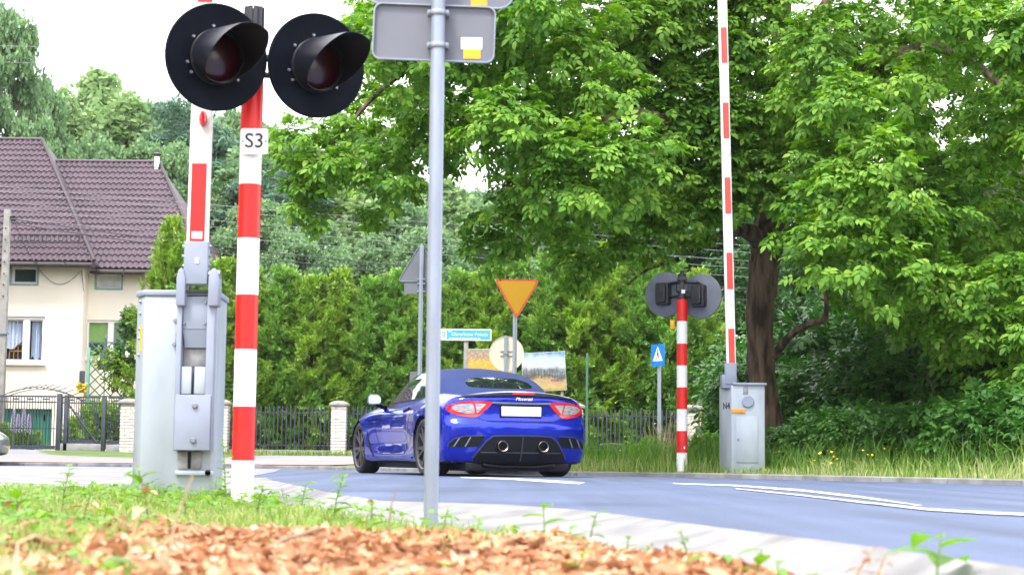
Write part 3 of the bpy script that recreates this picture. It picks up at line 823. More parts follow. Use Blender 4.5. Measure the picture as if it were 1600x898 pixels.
vs_prof = [(0.012, z1), (0.03, z1 - 0.12), (0.05, z1 - 0.35), (0.10, z0 + 0.4), (0.17, z0 + 0.08), (0.16, z0), (0.02, z0 + 0.04)]
vs, fs = [], []
n = 24
for r, h in vs_prof:
    for k in range(n):
        a = 2 * PI * k / n; rr = r * (1 + 0.28 * math.cos(a * 8) * (1 if r > 0.04 else 0))
        vs.append((rr * math.cos(a), rr * math.sin(a), h))
for i in range(len(vs_prof) - 1):
    for k in range(n):
        fs.append((i * n + k, i * n + (k + 1) % n, (i + 1) * n + (k + 1) % n, (i + 1) * n + k))
MB().add(vs, fs).build('canopy', M['parasol'], um)
MB().tube([(0, 0, 0), (0, 0, z1 + 0.05)], 0.02, 8).build('pole', M['post_metal'], um)
# post box beside the lattice post
MB_ = MB().box((0, 0, 0), (0.14, 0.12, 0.6)).build('meter_box', M['gate_metal'], None, bevel=0.01)
MB_.location = (P(128, 600, 49.0).x, 49.0, P(128, 596, 49).z); tag(MB_, 'slim dark metal meter box on the wall beside the lattice post', 'meter box')
# ================================================================== UTILITY POLE AND WIRES
UPY = 46.0
pt, pb = P(12, 328, UPY), P(3, 640, UPY)
up = thing('utility_pole', 'pale concrete utility pole in front of the house at the picture edge', 'pole', (pt.x, UPY, 0.1))
h = pt.z - 0.1
mb = MB()
for k in range(6):
    za, zb_ = h * k / 6, h * (k + 1) / 6
    ra, rb = 0.105 - 0.03 * k / 6, 0.105 - 0.03 * (k + 1) / 6
    mb.add([(-ra, -ra, za), (ra, -ra, za), (ra, ra, za), (-ra, ra, za), (-rb, -rb, zb_), (rb, -rb, zb_), (rb, rb, zb_), (-rb, rb, zb_)], [(0, 1, 5, 4), (1, 2, 6, 5), (2, 3, 7, 6), (3, 0, 4, 7)] + ([(4, 5, 6, 7)] if k == 5 else []))
mb.build('shaft', M['pole_concrete'], up, smooth=False)
mb = MB()
for k in range(7):
    mb.cyl((0, -0.1, h - 0.5 - k * 0.3), (0, -0.13, h - 0.5 - k * 0.3), 0.018, n=8)
mb.build('hole_plug', M['black_metal'], up)
br = MB().box((0.08, -0.02, h - 0.2), (0.26, 0.05, 0.05)).build('bracket', M['black_metal'], up, bevel=0.005)
for x in (0.14, 0.2):
    MB().lathe([(0.0, 0), (0.03, 0), (0.045, 0.04), (0.03, 0.08), (0.0, 0.09)], 10, Matrix.Translation((x, -0.04, h - 0.3))).build('insulator', M['black_plastic'], br)
MB().box((0, 0, h * 0.5), (0.26, 0.26, 0.05)).build('clamp_band', M['post_metal'], up)
def wire(label, pts, r, m, group):
    o = MB().tube(pts, r, 5).build('power_line', m)
    return tag(o, label, 'power line', group)
def catenary(a, b, sag, n=24):
    return [a.lerp(b, i / n) - Vector((0, 0, 4 * sag * (i / n) * (1 - i / n))) for i in range(n + 1)]
ords = ['topmost of the pale wires strung across the purple roof', 'second pale wire down across the purple roof', 'middle pale wire across the purple roof', 'fourth pale wire down across the purple roof', 'lowest pale wire across the purple roof and hedge tops']
for lab, y0, y1 in zip(ords, (286, 294, 310, 320, 335), (343, 353, 367, 378, 392)):
    a, b = P(-260, y0 - (y1 - y0) * 260 / 821 - 1, 49), P(2100, y0 + (y1 - y0) * 2100 / 821 + 6, 49)
    wire(lab, catenary(a, b, 0.25), 0.0062, M['wire_pale'], 'pale wires across the roof')
pole_top = Vector((pt.x + 0.2, UPY - 0.04, pt.z - 0.25))
for lab, dz, yb in (('upper dark service cable running right from the utility pole', 0.0, 452), ('lower dark service cable running right from the utility pole', -0.12, 470)):
    wire(lab, catenary(pole_top + Vector((0, 0, dz)), P(1200, yb, 47.5), 0.28), 0.014, M['wire_dark'], 'dark cables from the utility pole')
wire('dark drop cable slanting from the utility pole to the house eaves', catenary(pole_top + Vector((0, 0, -0.05)), P(58, 415, 51.3), 0.1), 0.010, M['wire_dark'], 'dark cables from the utility pole')
for lab, y0, y1 in (('upper pale wire high in the white sky', 67, 76), ('lower pale wire high in the white sky', 93, 99)):
    wire(lab, catenary(P(-300, y0 - 6, 60), P(1500, y1 + 20, 60), 0.2), 0.008, M['wire_pale'], 'pale wires high in the sky')

# ================================================================== NEAR CROSSING SIGNAL
def stripe_post(root, r, z_bands, cols, n=28):
    for (a, b), c in zip(z_bands, cols):
        MB().lathe([(r, a), (r, b)], n).build('red_band' if c == 'r' else 'white_band', M['red_paint'] if c == 'r' else M['white_paint'], root)
def lamp_head(root, loc, yaw, back=False, tilt=0.0):
    """Round backboard with lens and cut-away visor, facing local -Y turned by yaw."""
    X = Matrix.Translation(loc) @ Matrix.Rotation(yaw, 4, 'Z') @ Matrix.Rotation(tilt, 4, 'X') @ FRONT        # local z = towards the viewer of the lamp
    b = MB().lathe([(0.0, -0.012), (0.285, -0.012), (0.302, -0.004), (0.302, 0.012), (0.296, 0.016), (0.20, 0.004), (0.0, 0.004)], 64, X).build('backboard', M['slate_metal'] if back else M['black_metal'], root)
    XB = X; X = X @ Matrix.Diagonal((0.9, 0.9, 1, 1))
    MB().lathe([(0.175, 0.002), (0.178, 0.03), (0.165, 0.045), (0.155, 0.045), (0.152, 0.01)], 48, X).build('lens_ring', M['black_plastic'], b)
    pr = [(0.152 * math.sin(t) / math.sin(1.0), 0.014 + 0.035 * (math.cos(t) - math.cos(1.0)) / (1 - math.cos(1.0))) for t in [1.0 * k / 8 for k in range(8, -1, -1)]]
    MB().lathe(pr, 40, X).build('lens', M['lens_red'], b)
    # visor: tube whose length falls from the top to nothing at the bottom
    n = 60; vs, fs = [], []
    for k in range(n + 1):
        a = -PI / 2 + 2 * PI * k / n                       # starts at the bottom
        up = (1 + math.sin(a)) / 2
        L = 0.05 + 0.41 * min(1.0, max(0.0, (up - 0.09) / 0.78)) ** 0.85
        for (rr, hh, s) in ((0.176, 0.03, 0), (0.172, 0.03 + L * 0.5, 0), (0.166, 0.03 + L, 0), (0.162, 0.03 + L, 0), (0.167, 0.03 + L * 0.5, 0), (0.170, 0.03, 0)):
            vs.append((rr * math.cos(a), rr * math.sin(a), hh))
    for k in range(n):
        for j in range(5):
            q = k * 6 + j; fs.append((q, q + 1, q + 7, q + 6))
    MB().add(vs, fs, X).build('visor', M['visor'], b, angle=50)
    X = XB
    for ang in (35, 100, 145, 195, 215, 320):
        a = R(ang)
        MB().lathe([(0.0, 0.016), (0.007, 0.016), (0.008, 0.010), (0.010, 0.004)], 10, X @ Matrix.Translation((0.175 * math.cos(a), 0.175 * math.sin(a), 0))).build('bolt', M['bolt'], b)
    hb = MB()
    hb.prism(rrect(0.19, 0.30, 0.03), -0.13, -0.012, X)
    hb.prism(rrect(0.13, 0.24, 0.03), -0.17, -0.132, X)
    hb.build('housing', M['black_plastic'], b, bevel=0.008)
    MB().cyl((0, 0, -0.10), (0, 0, -0.10), 0.01).v
    return b
SY = 10.0
base = P(378, 790, SY)
sg = thing('crossing_signal', 'near red and white striped post with two dark round lamps and number plate', 'railway signal', (base.x, SY, -0.10))
zz = lambda py: P(390, py, SY).z - sg.location.z
edges = [830, 719, 635, 546, 461, 373, 289, 205, 118, 60]
bands = [(zz(edges[i]), zz(edges[i + 1])) for i in range(len(edges) - 1)]
stripe_post(sg, 0.0635, bands, 'wrwrwrwrr'[:len(bands)])
ztop = zz(60)
mb = MB()
for k in range(10):
    a = 2 * PI * k / 10
    mb.box((0.047 * math.cos(a), 0.047 * math.sin(a), (zz(118) + zz(12)) / 2 + 0.06), (0.024, 0.014, zz(12) - zz(118) - 0.12), Matrix.Rotation(0, 4, 'Z'))
mb.cyl((0, 0, zz(122)), (0, 0, zz(16)), 0.044, n=16)
mb.build('mast_head', M['black_plastic'], sg)
yaw = R(31)
for (px, py) in ((338, 90), (494, 103)):
    Yh = SY - 0.16 + (-0.14 if px < 400 else 0.14)
    c = P(px, py, Yh) - Vector(sg.location)
    lamp_head(sg, c, yaw, tilt=R(6))
    arm = MB().tube([(0, 0, c.z + 0.05), (c.x * 0.6, (c.y + 0.12) * 0.6, c.z + 0.05), (c.x + 0.02, c.y + 0.12, c.z + 0.02)], 0.022, 10)
    arm.tube([(0, 0, c.z - 0.05), (c.x * 0.6, (c.y + 0.12) * 0.6, c.z - 0.05), (c.x + 0.02, c.y + 0.12, c.z - 0.02)], 0.018, 10)
    arm.build('arm', M['black_plastic'], sg)
sp = P(397.5, 221, SY - 0.09) - Vector(sg.location)
X = Matrix.Translation(sp) @ FRONT
pl = MB().prism(rrect(S(43, SY), S(41, SY), 0.012), -0.002, 0.003, X).build('number_plate', M['sticker_white'], sg)
text_part('lettering', 'S3', 0.118, M['ink'], pl, sp + Vector((0, -0.0045, 0.0)), 0.001)
for dx in (-0.066, 0.066):
    MB().cyl(sp + Vector((dx, 0.0, 0.0)), sp + Vector((dx, -0.007, 0.0)), 0.005, n=8).build('screw', M['bolt'], pl)
MB().box((sp.x * 0.5, -0.05, sp.z), (0.09, 0.07, 0.03)).build('plate_bracket', M['bolt'], sg)

# ================================================================== NEAR BARRIER
BY = 10.4
bb = P(278, 768, BY)
nb = thing('barrier_machine', 'near pale blue-grey barrier cabinet with raised striped arm beside the lamp post', 'barrier', (bb.x, BY, -0.09))
O = Vector(nb.location)
bx = lambda px: P(px, 600, BY - 0.25).x - O.x
bz = lambda py, px=310: P(px, py, BY - 0.25).z - O.z
yaw_c = R(-9)
RC = Matrix.Rotation(yaw_c, 4, 'Z')
# cabinet body: plan outline with chamfered left corner, turned slightly so that its left flank shows
Wc, Dc, Hc = 0.53, 0.46, bz(462)
out = [(-0.25, -0.10), (-0.185, -0.22), (0.225, -0.22), (0.240, -0.20), (0.225, 0.22), (-0.24, 0.22)]
MB().prism(out, 0.0, Hc, None).build('cabinet', M['galvanised'], nb, bevel=0.008)
lo = [(x * 1.045, y * 1.06) for x, y in out]
MB().prism(lo, Hc, Hc + 0.035).build('lid', M['grey_paint'], nb, bevel=0.010)
yf = -0.22
def fbox(name, px0, px1, py0, py1, d0, d1, m, parent=None, bev=0.004, yref=None):
    """A block on the cabinet front between distances d0 and d1 in front of it."""
    a, b_, c, d = bx(px0), bx(px1), bz(py1), bz(py0)
    return MB().box(((a + b_) / 2, yf - (d0 + d1) / 2, (c + d) / 2), (b_ - a, d1 - d0, d - c)).build(name, m, parent or nb, bevel=bev)
def fbolt(px, py, d, r=0.011, parent=None, m='bolt'):
    q = Vector((bx(px), yf - d, bz(py)))
    return MB().lathe([(0, 0.014), (r * 0.7, 0.014), (r, 0.008), (r, 0.0)], 12, Matrix.Translation(q) @ FRONT).build('bolt', M[m], parent or nb)
# mechanism channel: two cheeks with plates between
for (a, b_) in ((276, 284), (323, 335)):
    fbox('cheek', a, b_, 440, 704, 0.002, 0.085, M['grey_paint'])
for (a, b_, sgn) in ((275, 289, 1), (325, 341, -1)):
    x0, x1 = bx(a), bx(b_)
    w = x1 - x0
    cz = bz(442)
    prof = [(-w / 2, cz - 0.14), (w / 2, cz - 0.14), (w / 2, cz + 0.02), (w * 0.32, cz + 0.065), (0, cz + 0.082), (-w * 0.32, cz + 0.065), (-w / 2, cz + 0.02)]
    MB().prism(prof, 0.0, 0.12, Matrix.Translation(((x0 + x1) / 2, yf + 0.005, 0)) @ FRONT).build('hinge_cheek', M['grey_paint'], nb, bevel=0.008)
up_ = fbox('cover_plate', 284.5, 322.5, 464, 515, 0.04, 0.062, M['grey_paint'])
for px, py in ((287, 473), (320, 473), (287, 506), (320, 506)):
    fbolt(px, py, 0.062, 0.008, up_)
# sloping lower cover
a, b_ = bx(284.5), bx(322.5); zt_, zb_ = bz(515.5), bz(543)
MB().add([(a, yf - 0.062, zt_), (b_, yf - 0.062, zt_), (b_ - 0.006, yf - 0.034, zb_), (a + 0.012, yf - 0.034, zb_), (a, yf - 0.02, zt_), (b_, yf - 0.02, zt_), (b_ - 0.006, yf - 0.015, zb_), (a + 0.012, yf - 0.015, zb_)], [(0, 1, 2, 3), (4, 7, 6, 5), (0, 4, 5, 1), (1, 5, 6, 2), (2, 6, 7, 3), (3, 7, 4, 0)]).build('sloping_cover', M['grey_paint'], nb, smooth=False)
fbox('recess_plate', 284.5, 322.5, 544, 572, 0.003, 0.012, M['worn_plate'])
fbox('recess_block', 284.5, 300.5, 573, 616, 0.02, 0.07, M['galvanised'])
fbox('recess_block', 305, 322.5, 573, 616, 0.02, 0.07, M['galvanised'])
fbox('slot', 300.8, 304.7, 573, 616, 0.003, 0.01, M['dark_gap'])
bp_ = fbox('cover_plate', 278, 333, 617, 703, 0.088, 0.10, M['grey_paint'])
fbolt(309, 634, 0.10, 0.017, bp_); fbolt(308, 688, 0.10, 0.017, bp_)
fr = fbox('recess_plate', 280, 296, 705, 732, 0.004, 0.02, M['worn_plate']); fbox('recess_plate', 301, 317, 705, 732, 0.004, 0.02, M['worn_plate'])
fbox('slot', 296, 301, 705, 732, 0.003, 0.006, M['dark_gap'])
fbox('base_plate', 277, 337, 735, 742, 0.003, 0.03, M['galvanised'])
fbox('latch_plate', 272, 276, 508, 535, 0.01, 0.05, M['worn_plate'])
for px, py in ((270, 501), (270, 538), (277, 528)):
    fbolt(px, py, 0.012, 0.013)
for py in (469, 488, 512, 527, 553):
    q = Vector((-0.2175, -0.16, bz(py, 218)))
    MB().lathe([(0, 0.012), (0.006, 0.012), (0.010, 0.006), (0.010, 0.0)], 10, Matrix.Translation(q) @ Matrix.Rotation(R(-61.6), 4, 'Z') @ FRONT).build('bolt', M['bolt'], nb)
st = MB().prism([(-0.018, -0.075), (0.018, -0.075), (0.018, 0.075), (-0.018, 0.075)], 0.001, 0.003, Matrix.Translation((-0.2075, -0.178, bz(528, 222))) @ Matrix.Rotation(R(-61.6), 4, 'Z') @ FRONT).build('yellow_sticker', M['yellow'], nb, smooth=False)
MB().cyl((0.215, -0.22, bz(738)), (0.215, -0.25, bz(738)), 0.018, n=10).build('bolt', M['black_plastic'], nb)
# arm holder and arm
AY = yf - 0.06
px_c = lambda px, py: P(px, py, BY + AY)
hb = px_c(307, 445) - O; ht = px_c(308, 378) - O
MB().box((0, 0, 0), (0.138, 0.085, (ht - hb).length), Matrix.Translation((hb + ht) / 2)).build('arm_holder', M['grey_paint'], nb, bevel=0.008)
MB().cyl(((bx(276)), AY, bz(430)), (bx(341), AY, bz(430)), 0.028, n=14).build('pivot_shaft', M['bolt'], nb)
fbox('holder_sticker', 303, 309, 405, 414, 0.105, 0.107, M['sticker_white'])
fbox('gap_cover', 290, 324, 454, 459.5, 0.085, 0.10, M['dark_gap'])
for px in (289, 327):
    for py in (385, 400, 415):
        q = px_c(px, py) - O
        MB().cyl(q + Vector((-0.012, 0, 0)), q + Vector((0.012, 0, 0)), 0.009, n=8).build('bolt', M['bolt'], nb)
ab = px_c(309, 379) - O; at = px_c(319.5, -700) - O
at.x = px_c(319, -40).x - O.x + (at.z - (px_c(319, -40).z - O.z)) * 0.012
d = (at - ab); L = d.length; zaxis = d.normalized(); xaxis = Vector((1, 0, 0)); yaxis = zaxis.cross(xaxis).normalized(); xaxis = yaxis.cross(zaxis)
XA = Matrix.Translation(ab) @ Matrix(((xaxis.x, yaxis.x, zaxis.x, 0), (xaxis.y, yaxis.y, zaxis.y, 0), (xaxis.z, yaxis.z, zaxis.z, 0), (0, 0, 0, 1)))
MB().prism(rrect(0.124, 0.06, 0.012, 3), 0, L, XA).build('arm', M['white_paint'], nb)
arm_o = nb.children[-1]
def apanel(z0, z1, m, w=0.086, name='red_panel', dx=0.0, t=0.004, dy=0.0):
    return MB().box((dx, -0.03 - t / 2 - dy, (z0 + z1) / 2), (w, t, z1 - z0), XA).build(name, m, arm_o, smooth=False)
scale_z = 1 / 263.0
apanel(0.0, 121 * scale_z, M['red_sheet'])
apanel(5 * scale_z, 16 * scale_z, M['sticker_white'], 0.062, 'reflective_strip', 0.0, 0.003, 0.0042)
zr = (378 - 5) * scale_z
for k in range(4):
    apanel(zr + k * 0.92, zr + k * 0.92 + 0.46, M['red_sheet'])
lampz = (378 - 188) * scale_z
lm = MB().lathe([(0.0, 0.04), (0.016, 0.038), (0.022, 0.02), (0.022, 0.0)], 20, XA @ Matrix.Translation((0.012, -0.03, lampz)) @ Matrix.Scale(2.2, 4, (0, 0, 1)) @ FRONT).build('arm_lamp', M['tail_red'], arm_o)
MB().prism(rrect(0.07, 0.05, 0.01, 3), 0.0, 0.006, XA @ Matrix.Translation((0.012, -0.0301, lampz)) @ FRONT).build('lamp_base', M['sticker_white'], arm_o)

# ================================================================== SIGN POST IN THE FOREGROUND, SEEN FROM BEHIND
PY_ = 7.0
p0, p1 = P(672.5, 825, PY_), P(683, 10, PY_)
sp_ = thing('sign_post', 'tall grey foreground post carrying two sign plates seen from behind', 'road sign', (p0.x + 0.001, PY_, p0.z - 0.25))
O = Vector(sp_.location)
MB().lathe([(0.029, 0), (0.029, 3.3), (0.031, 3.3), (0.0, 3.32)], 24).build('pole', M['post_metal'], sp_)
def sign_back(cx, cz, w, h, r, y, bolts=True):
    X = Matrix.Translation((cx, y, cz)) @ Matrix.Rotation(R(1.6), 4, 'Y') @ FRONT
    o = MB().prism(rrect(w, h, r, 6), -0.002, 0.002, X).build('sign_plate', M['sign_back'], sp_)
    rim = rrect(w, h, r, 6); inn = rrect(w - 0.010, h - 0.010, r - 0.004, 6)
    n = len(rim)
    vs = [(x, yy, 0.002) for x, yy in rim] + [(x, yy, 0.018) for x, yy in rim] + [(x, yy, 0.018) for x, yy in inn] + [(x, yy, 0.0025) for x, yy in inn]
    fs = [(j * n + i, j * n + (i + 1) % n, (j + 1) * n + (i + 1) % n, (j + 1) * n + i) for j in range(3) for i in range(n)]
    MB().add(vs, fs, X).build('rim', M['post_metal'], o)
    return o
c1 = P(677.5, 48, PY_) - O
ang = 0
s1 = sign_back(c1.x, c1.z, S(196, PY_), S(92, PY_) , 0.035, 0.05)
s2 = sign_back(c1.x + 0.03, P(690, 5, PY_).z - O.z + 0.32, S(236, PY_), 0.64, 0.06, 0.072)
for dz in (c1.z + 0.072, c1.z - 0.063, c1.z + 0.26, c1.z + 0.6):
    mb = MB()
    mb.box((0, 0.012, dz), (0.088, 0.05, 0.022))
    mb.lathe([(0.033, -0.011), (0.036, -0.009), (0.036, 0.009), (0.033, 0.011)], 20, Matrix.Translation((0, 0, dz)))
    cl = mb.build('clamp', M['post_metal'], sp_, bevel=0.002, seg=1)
    for sx in (-0.038, 0.038):
        MB().cyl((sx, -0.022, dz), (sx, 0.02, dz), 0.006, n=8).build('bolt', M['bolt'], cl)
q = P(736.5, 64, PY_) - O
MB().box((q.x, 0.046, q.z), (S(34, PY_), 0.001, S(19, PY_))).build('white_sticker', M['sticker_white'], s1, smooth=False)
q = P(737, 80.5, PY_) - O
MB().box((q.x, 0.046, q.z), (S(27, PY_), 0.001, S(15, PY_))).build('yellow_sticker', M['yellow'], s1, smooth=False)
q = P(748, -4, PY_) - O
MB().box((q.x, 0.0685, q.z), (S(26, PY_), 0.001, S(14, PY_))).build('orange_sticker', M['orange_reflector'], s2, smooth=False)

# ================================================================== FAR CROSSING SIGNAL, SEEN FROM BEHIND
FSY = 23.4
base = P(1065.5, 735, FSY)
fs_ = thing('crossing_signal', 'far red and white striped post with two lamps seen from behind', 'railway signal', (base.x, FSY, 0.04))
zz = lambda py: P(1068, py, FSY).z - fs_.location.z
edges = [736, 707, 673, 639, 605, 571, 537, 502, 468]
bands = [(zz(edges[i]), zz(edges[i + 1])) for i in range(8)]
lean = Matrix.Rotation(R(1.0), 4, 'Y')
stripe_post(fs_, 0.071, bands, 'wrwrwrwr')
MB().lathe([(0.1, 0), (0.1, 0.02), (0.07, 0.03)], 16).build('base_flange', M['concrete_grey'], fs_)
mb = MB(); mb.cyl((0, 0, zz(469)), (0, 0, zz(428)), 0.055, n=14)
mb.box((0, 0, zz(450)), (0.15, 0.10, 0.10)); mb.box((0, -0.01, zz(436)), (0.12, 0.12, 0.05)); mb.cyl((0, 0, zz(428)), (0, 0, zz(423)), 0.03, n=10)
mb.build('mast_head', M['black_plastic'], fs_, bevel=0.006, seg=1)
MB().box((0.01, -0.056, zz(456)), (0.05, 0.006, 0.05)).build('white_label', M['sticker_white'], fs_)
fyaw = R(180 + 24)
for px, py, dy in ((1040, 460, 0.24), (1095, 462.5, 0.02)):
    c = P(px, py, FSY + dy) - Vector(fs_.location)
    lamp_head(fs_, c, R(180 - 30), True)
    MB().tube([(0, 0, zz(440)), (c.x * 0.8, c.y * 0.8, zz(441)), (c.x, c.y - 0.1, zz(446))], 0.022, 8).build('arm', M['black_plastic'], fs_)
    MB().tube([(0, 0, zz(462)), (c.x * 0.8, c.y * 0.7, zz(463)), (c.x, c.y - 0.1, zz(466))], 0.016, 8).build('arm', M['black_plastic'], fs_)
for z_, w_ in ((zz(699), 0.05), (zz(689) + 0.09, 0.035)):
    MB().box((0.01, -0.0665, z_), (w_, 0.004, 0.03)).build('small_label', M['sticker_white'] if w_ > 0.04 else M['slate_metal'], fs_)
MB().box((-0.12, 0.1, zz(506)), (0.06, 0.05, 0.12)).build('junction_box', M['yellow'], fs_, bevel=0.005)

# ================================================================== FAR BARRIER
FB = 23.2
b0 = P(1159, 740, FB)
fb = thing('barrier_machine', 'far grey barrier cabinet marked N4 with raised striped arm under the big tree', 'barrier', (b0.x, FB, 0.035))
O = Vector(fb.location)
Hc = P(1160, 602, FB - 0.2).z - O.z
cab = MB().prism([(-0.265, -0.02), (-0.165, -0.25), (0.27, -0.25), (0.27, 0.25), (-0.265, 0.25)], 0, Hc).build('cabinet', M['galvanised'], fb, bevel=0.008)
MB().prism([(-0.15, -0.28), (0.295, -0.28), (0.295, 0.27), (-0.17, 0.27)], Hc, Hc + 0.035).build('lid', M['grey_paint'], fb, bevel=0.01)
fx = lambda px: P(px, 660, FB - 0.25).x - O.x
fz = lambda py: P(1165, py, FB - 0.25).z - O.z
def gbox(name, px0, px1, py0, py1, d0, d1, m, parent=None, bev=0.003):
    a, b_, c, d = fx(px0), fx(px1), fz(py1), fz(py0)
    return MB().box(((a + b_) / 2, -0.25 - (d0 + d1) / 2, (c + d) / 2), (b_ - a, d1 - d0, d - c)).build(name, m, parent or fb, bevel=bev)
dr = gbox('door', 1150, 1184, 650, 722, 0.002, 0.012, M['galvanised'])
gbox('lock', 1151.5, 1154.5, 684, 688, 0.012, 0.02, M['bolt'], dr)
gbox('orange_reflector', 1143, 1164, 638.5, 645, 0.002, 0.014, M['orange_reflector'])
MB().lathe([(0, 0.03), (0.07, 0.03), (0.08, 0.02), (0.08, 0.0)], 28, Matrix.Translation((fx(1168.5), -0.25, fz(627))) @ FRONT).build('round_cover', M['grey_paint'], fb)
gbox('vent_plate', 1161, 1169, 603, 616, 0.001, 0.006, M['worn_plate'])
gbox('foot_bolt', 1186, 1190, 732, 737, 0.0, 0.03, M['black_plastic'])
la_ = math.atan2(0.23, -0.1)
text_part('lettering', 'N4', 0.125, M['ink'], fb, (-0.2195, -0.1378, fz(634)), 0.001, 1.15, R(-66.5))
post = gbox('arm_post', 1129, 1150, 585, 606, -0.25, -0.02, M['grey_paint'])
q0 = P(1142, 600, FB - 0.2) - O; q1 = P(1141, 567, FB - 0.2) - O
MB().box((0, 0, 0), (0.15, 0.09, (q1 - q0).length), Matrix.Translation((q0 + q1) / 2)).build('arm_holder', M['grey_paint'], fb, bevel=0.006)
ab = P(1142.5, 568, FB - 0.2) - O; at = P(1127, -60, FB - 0.2) - O
at = ab + (at - ab) * 1.35
d = at - ab; L = d.length; zaxis = d.normalized(); yaxis = zaxis.cross(Vector((1, 0, 0))).normalized(); xaxis = yaxis.cross(zaxis)
XA = Matrix.Translation(ab) @ Matrix(((xaxis.x, yaxis.x, zaxis.x, 0), (xaxis.y, yaxis.y, zaxis.y, 0), (xaxis.z, yaxis.z, zaxis.z, 0), (0, 0, 0, 1)))
arm_o = MB().prism(rrect(0.124, 0.07, 0.012, 3), 0, L, XA).build('arm', M['white_paint'], fb)
k_ = FB / FPX
for a_, b_ in ((567, 514), (453, 396), (335, 278), (217, 160), (97, 40), (-20, -78), (-138, -196)):
    MB().box((0.006, -0.0372, (568 - (a_ + b_) / 2) * k_ * 1.004), (0.078, 0.004, (a_ - b_) * k_), XA).build('red_panel', M['red_faded'], arm_o, smooth=False)

# ================================================================== ROAD SIGNS BEHIND THE CAR
def tri(side, r, down=False, n=5):
    h = side * math.sqrt(3) / 2
    pts = [(-side / 2, -h / 3), (side / 2, -h / 3), (0, 2 * h / 3)]
    out = []
    for i, (x, y) in enumerate(pts):
        dx, dy = -x, -y
        l = math.hypot(x, y)
        cx, cy = x + dx / l * 2 * r, y + dy / l * 2 * r
        a0 = math.atan2(y, x)
        for k in range(n + 1):
            a = a0 + R(-60 + 120 * k / n)
            out.append((cx + r * math.cos(a), cy + r * math.sin(a)))
    return [(x, -y) for x, y in reversed(out)] if down else out
Y1 = 36.0
pp = P(656, 570, Y1)
t = thing('warning_sign', 'grey back of a triangular sign with plates on a thin post behind the foreground pole', 'road sign', (pp.x, Y1, verge_z(pp.x, Y1)))
O = Vector(t.location)
MB().lathe([(0.045, 0), (0.045, P(657, 384, Y1).z - O.z), (0.0, P(657, 383, Y1).z - O.z)], 14).build('pole', M['post_metal'], t)
c = P(657, 419, Y1) - O
tp = MB().prism(tri(0.95, 0.05), -0.004, 0.004, Matrix.Translation((c.x, 0.065, c.z)) @ FRONT).build('sign_plate', M['sign_back'], t)
a, b_ = tri(0.95, 0.05), tri(0.91, 0.04)
n = len(a)
MB().add([(x, y, 0.005) for x, y in a] + [(x, y, 0.02) for x, y in a] + [(x, y, 0.02) for x, y in b_], [(j * n + i, j * n + (i + 1) % n, (j + 1) * n + (i + 1) % n, (j + 1) * n + i) for j in range(2) for i in range(n)], Matrix.Translation((c.x, 0.065, c.z)) @ FRONT).build('rim', M['post_metal'], tp)
for (px, py, w, h) in ((656.5, 449, 51, 20), (656, 591, 32, 22)):
    c = P(px, py, Y1) - O
    MB().prism(rrect(S(w, Y1), S(h, Y1), 0.03), -0.004, 0.004, Matrix.Translation((c.x, 0.07, c.z)) @ FRONT).build('sub_plate', M['sign_back'], t)
for py in (436, 443, 455):
    c = P(656, py, Y1) - O
    MB().box((0, 0.02, c.z), (0.16, 0.10, 0.025)).build('clamp', M['post_metal'], t)
pp = P(804, 570, Y1)
t = thing('yield_sign', 'yellow give way triangle with red border on a grey post behind the car', 'road sign', (pp.x, Y1, verge_z(pp.x, Y1)))
O = Vector(t.location)
c = P(807.5, 457.5, Y1) - O
MB().lathe([(0.045, 0), (0.045, c.z + 0.2), (0, c.z + 0.2)], 14).build('pole', M['post_metal'], t)
X = Matrix.Translation((c.x, -0.06, c.z)) @ FRONT
pl = MB().prism(tri(0.93, 0.045, True), -0.006, 0.004, X).build('border', M['sign_red'], t)
MB().prism(tri(0.815, 0.03, True), 0.004, 0.007, X).build('face', M['sign_yellow'], pl)
a, b_ = tri(0.955, 0.05, True), tri(0.93, 0.045, True)
n = len(a)
MB().add([(x, y, -0.006) for x, y in a] + [(x, y, 0.006) for x, y in a] + [(x, y, 0.006) for x, y in b_], [(j * n + i, j * n + (i + 1) % n, (j + 1) * n + (i + 1) % n, (j + 1) * n + i) for j in range(2) for i in range(n)], X).build('rim', M['sign_back'], pl)
# street name sign
Y2 = 37.5
pp = P(728, 560, Y2)
t = thing('street_sign', 'light blue street name board with crest on a pale post', 'street sign', (pp.x, Y2, verge_z(pp.x, Y2)))
O = Vector(t.location)
MB().box((0, 0, (P(728, 514, Y2).z - O.z) / 2), (0.095, 0.05, P(728, 514, Y2).z - O.z)).build('pole', M['pole_concrete'], t, bevel=0.008)
c = P(727.5, 523, Y2) - O
w, h = S(81, Y2), S(18, Y2)
bd = MB().prism(rrect(w, h, 0.012, 3), 0.0, 0.02, Matrix.Translation((c.x, -0.03, c.z)) @ FRONT).build('board', M['pvc'], t)
MB().box((c.x, -0.0515, c.z), (w - 0.05, 0.003, h - 0.045)).build('blue_face', M['sign_cyan'], bd, smooth=False)
MB().box((c.x - w / 2 + 0.012, -0.0525, c.z), (0.028, 0.003, h)).build('yellow_edge', M['yellow'], bd, smooth=False)
MB().box((c.x - w / 2 + 0.09, -0.054, c.z), (0.12, 0.003, h - 0.04)).build('crest_panel', M['pvc'], bd, smooth=False)
MB().prism([(-0.035, 0.07), (0.035, 0.07), (0.035, -0.02), (0.0, -0.075), (-0.035, -0.02)], 0, 0.003, Matrix.Translation((c.x - w / 2 + 0.09, -0.056, c.z)) @ FRONT).build('crest', M['sign_cyan'], bd, smooth=False)
MB().box((c.x - w / 2 + 0.09, -0.060, c.z + 0.01), (0.026, 0.002, 0.075)).build('crest_mark', M['petal_yellow'], bd, smooth=False)
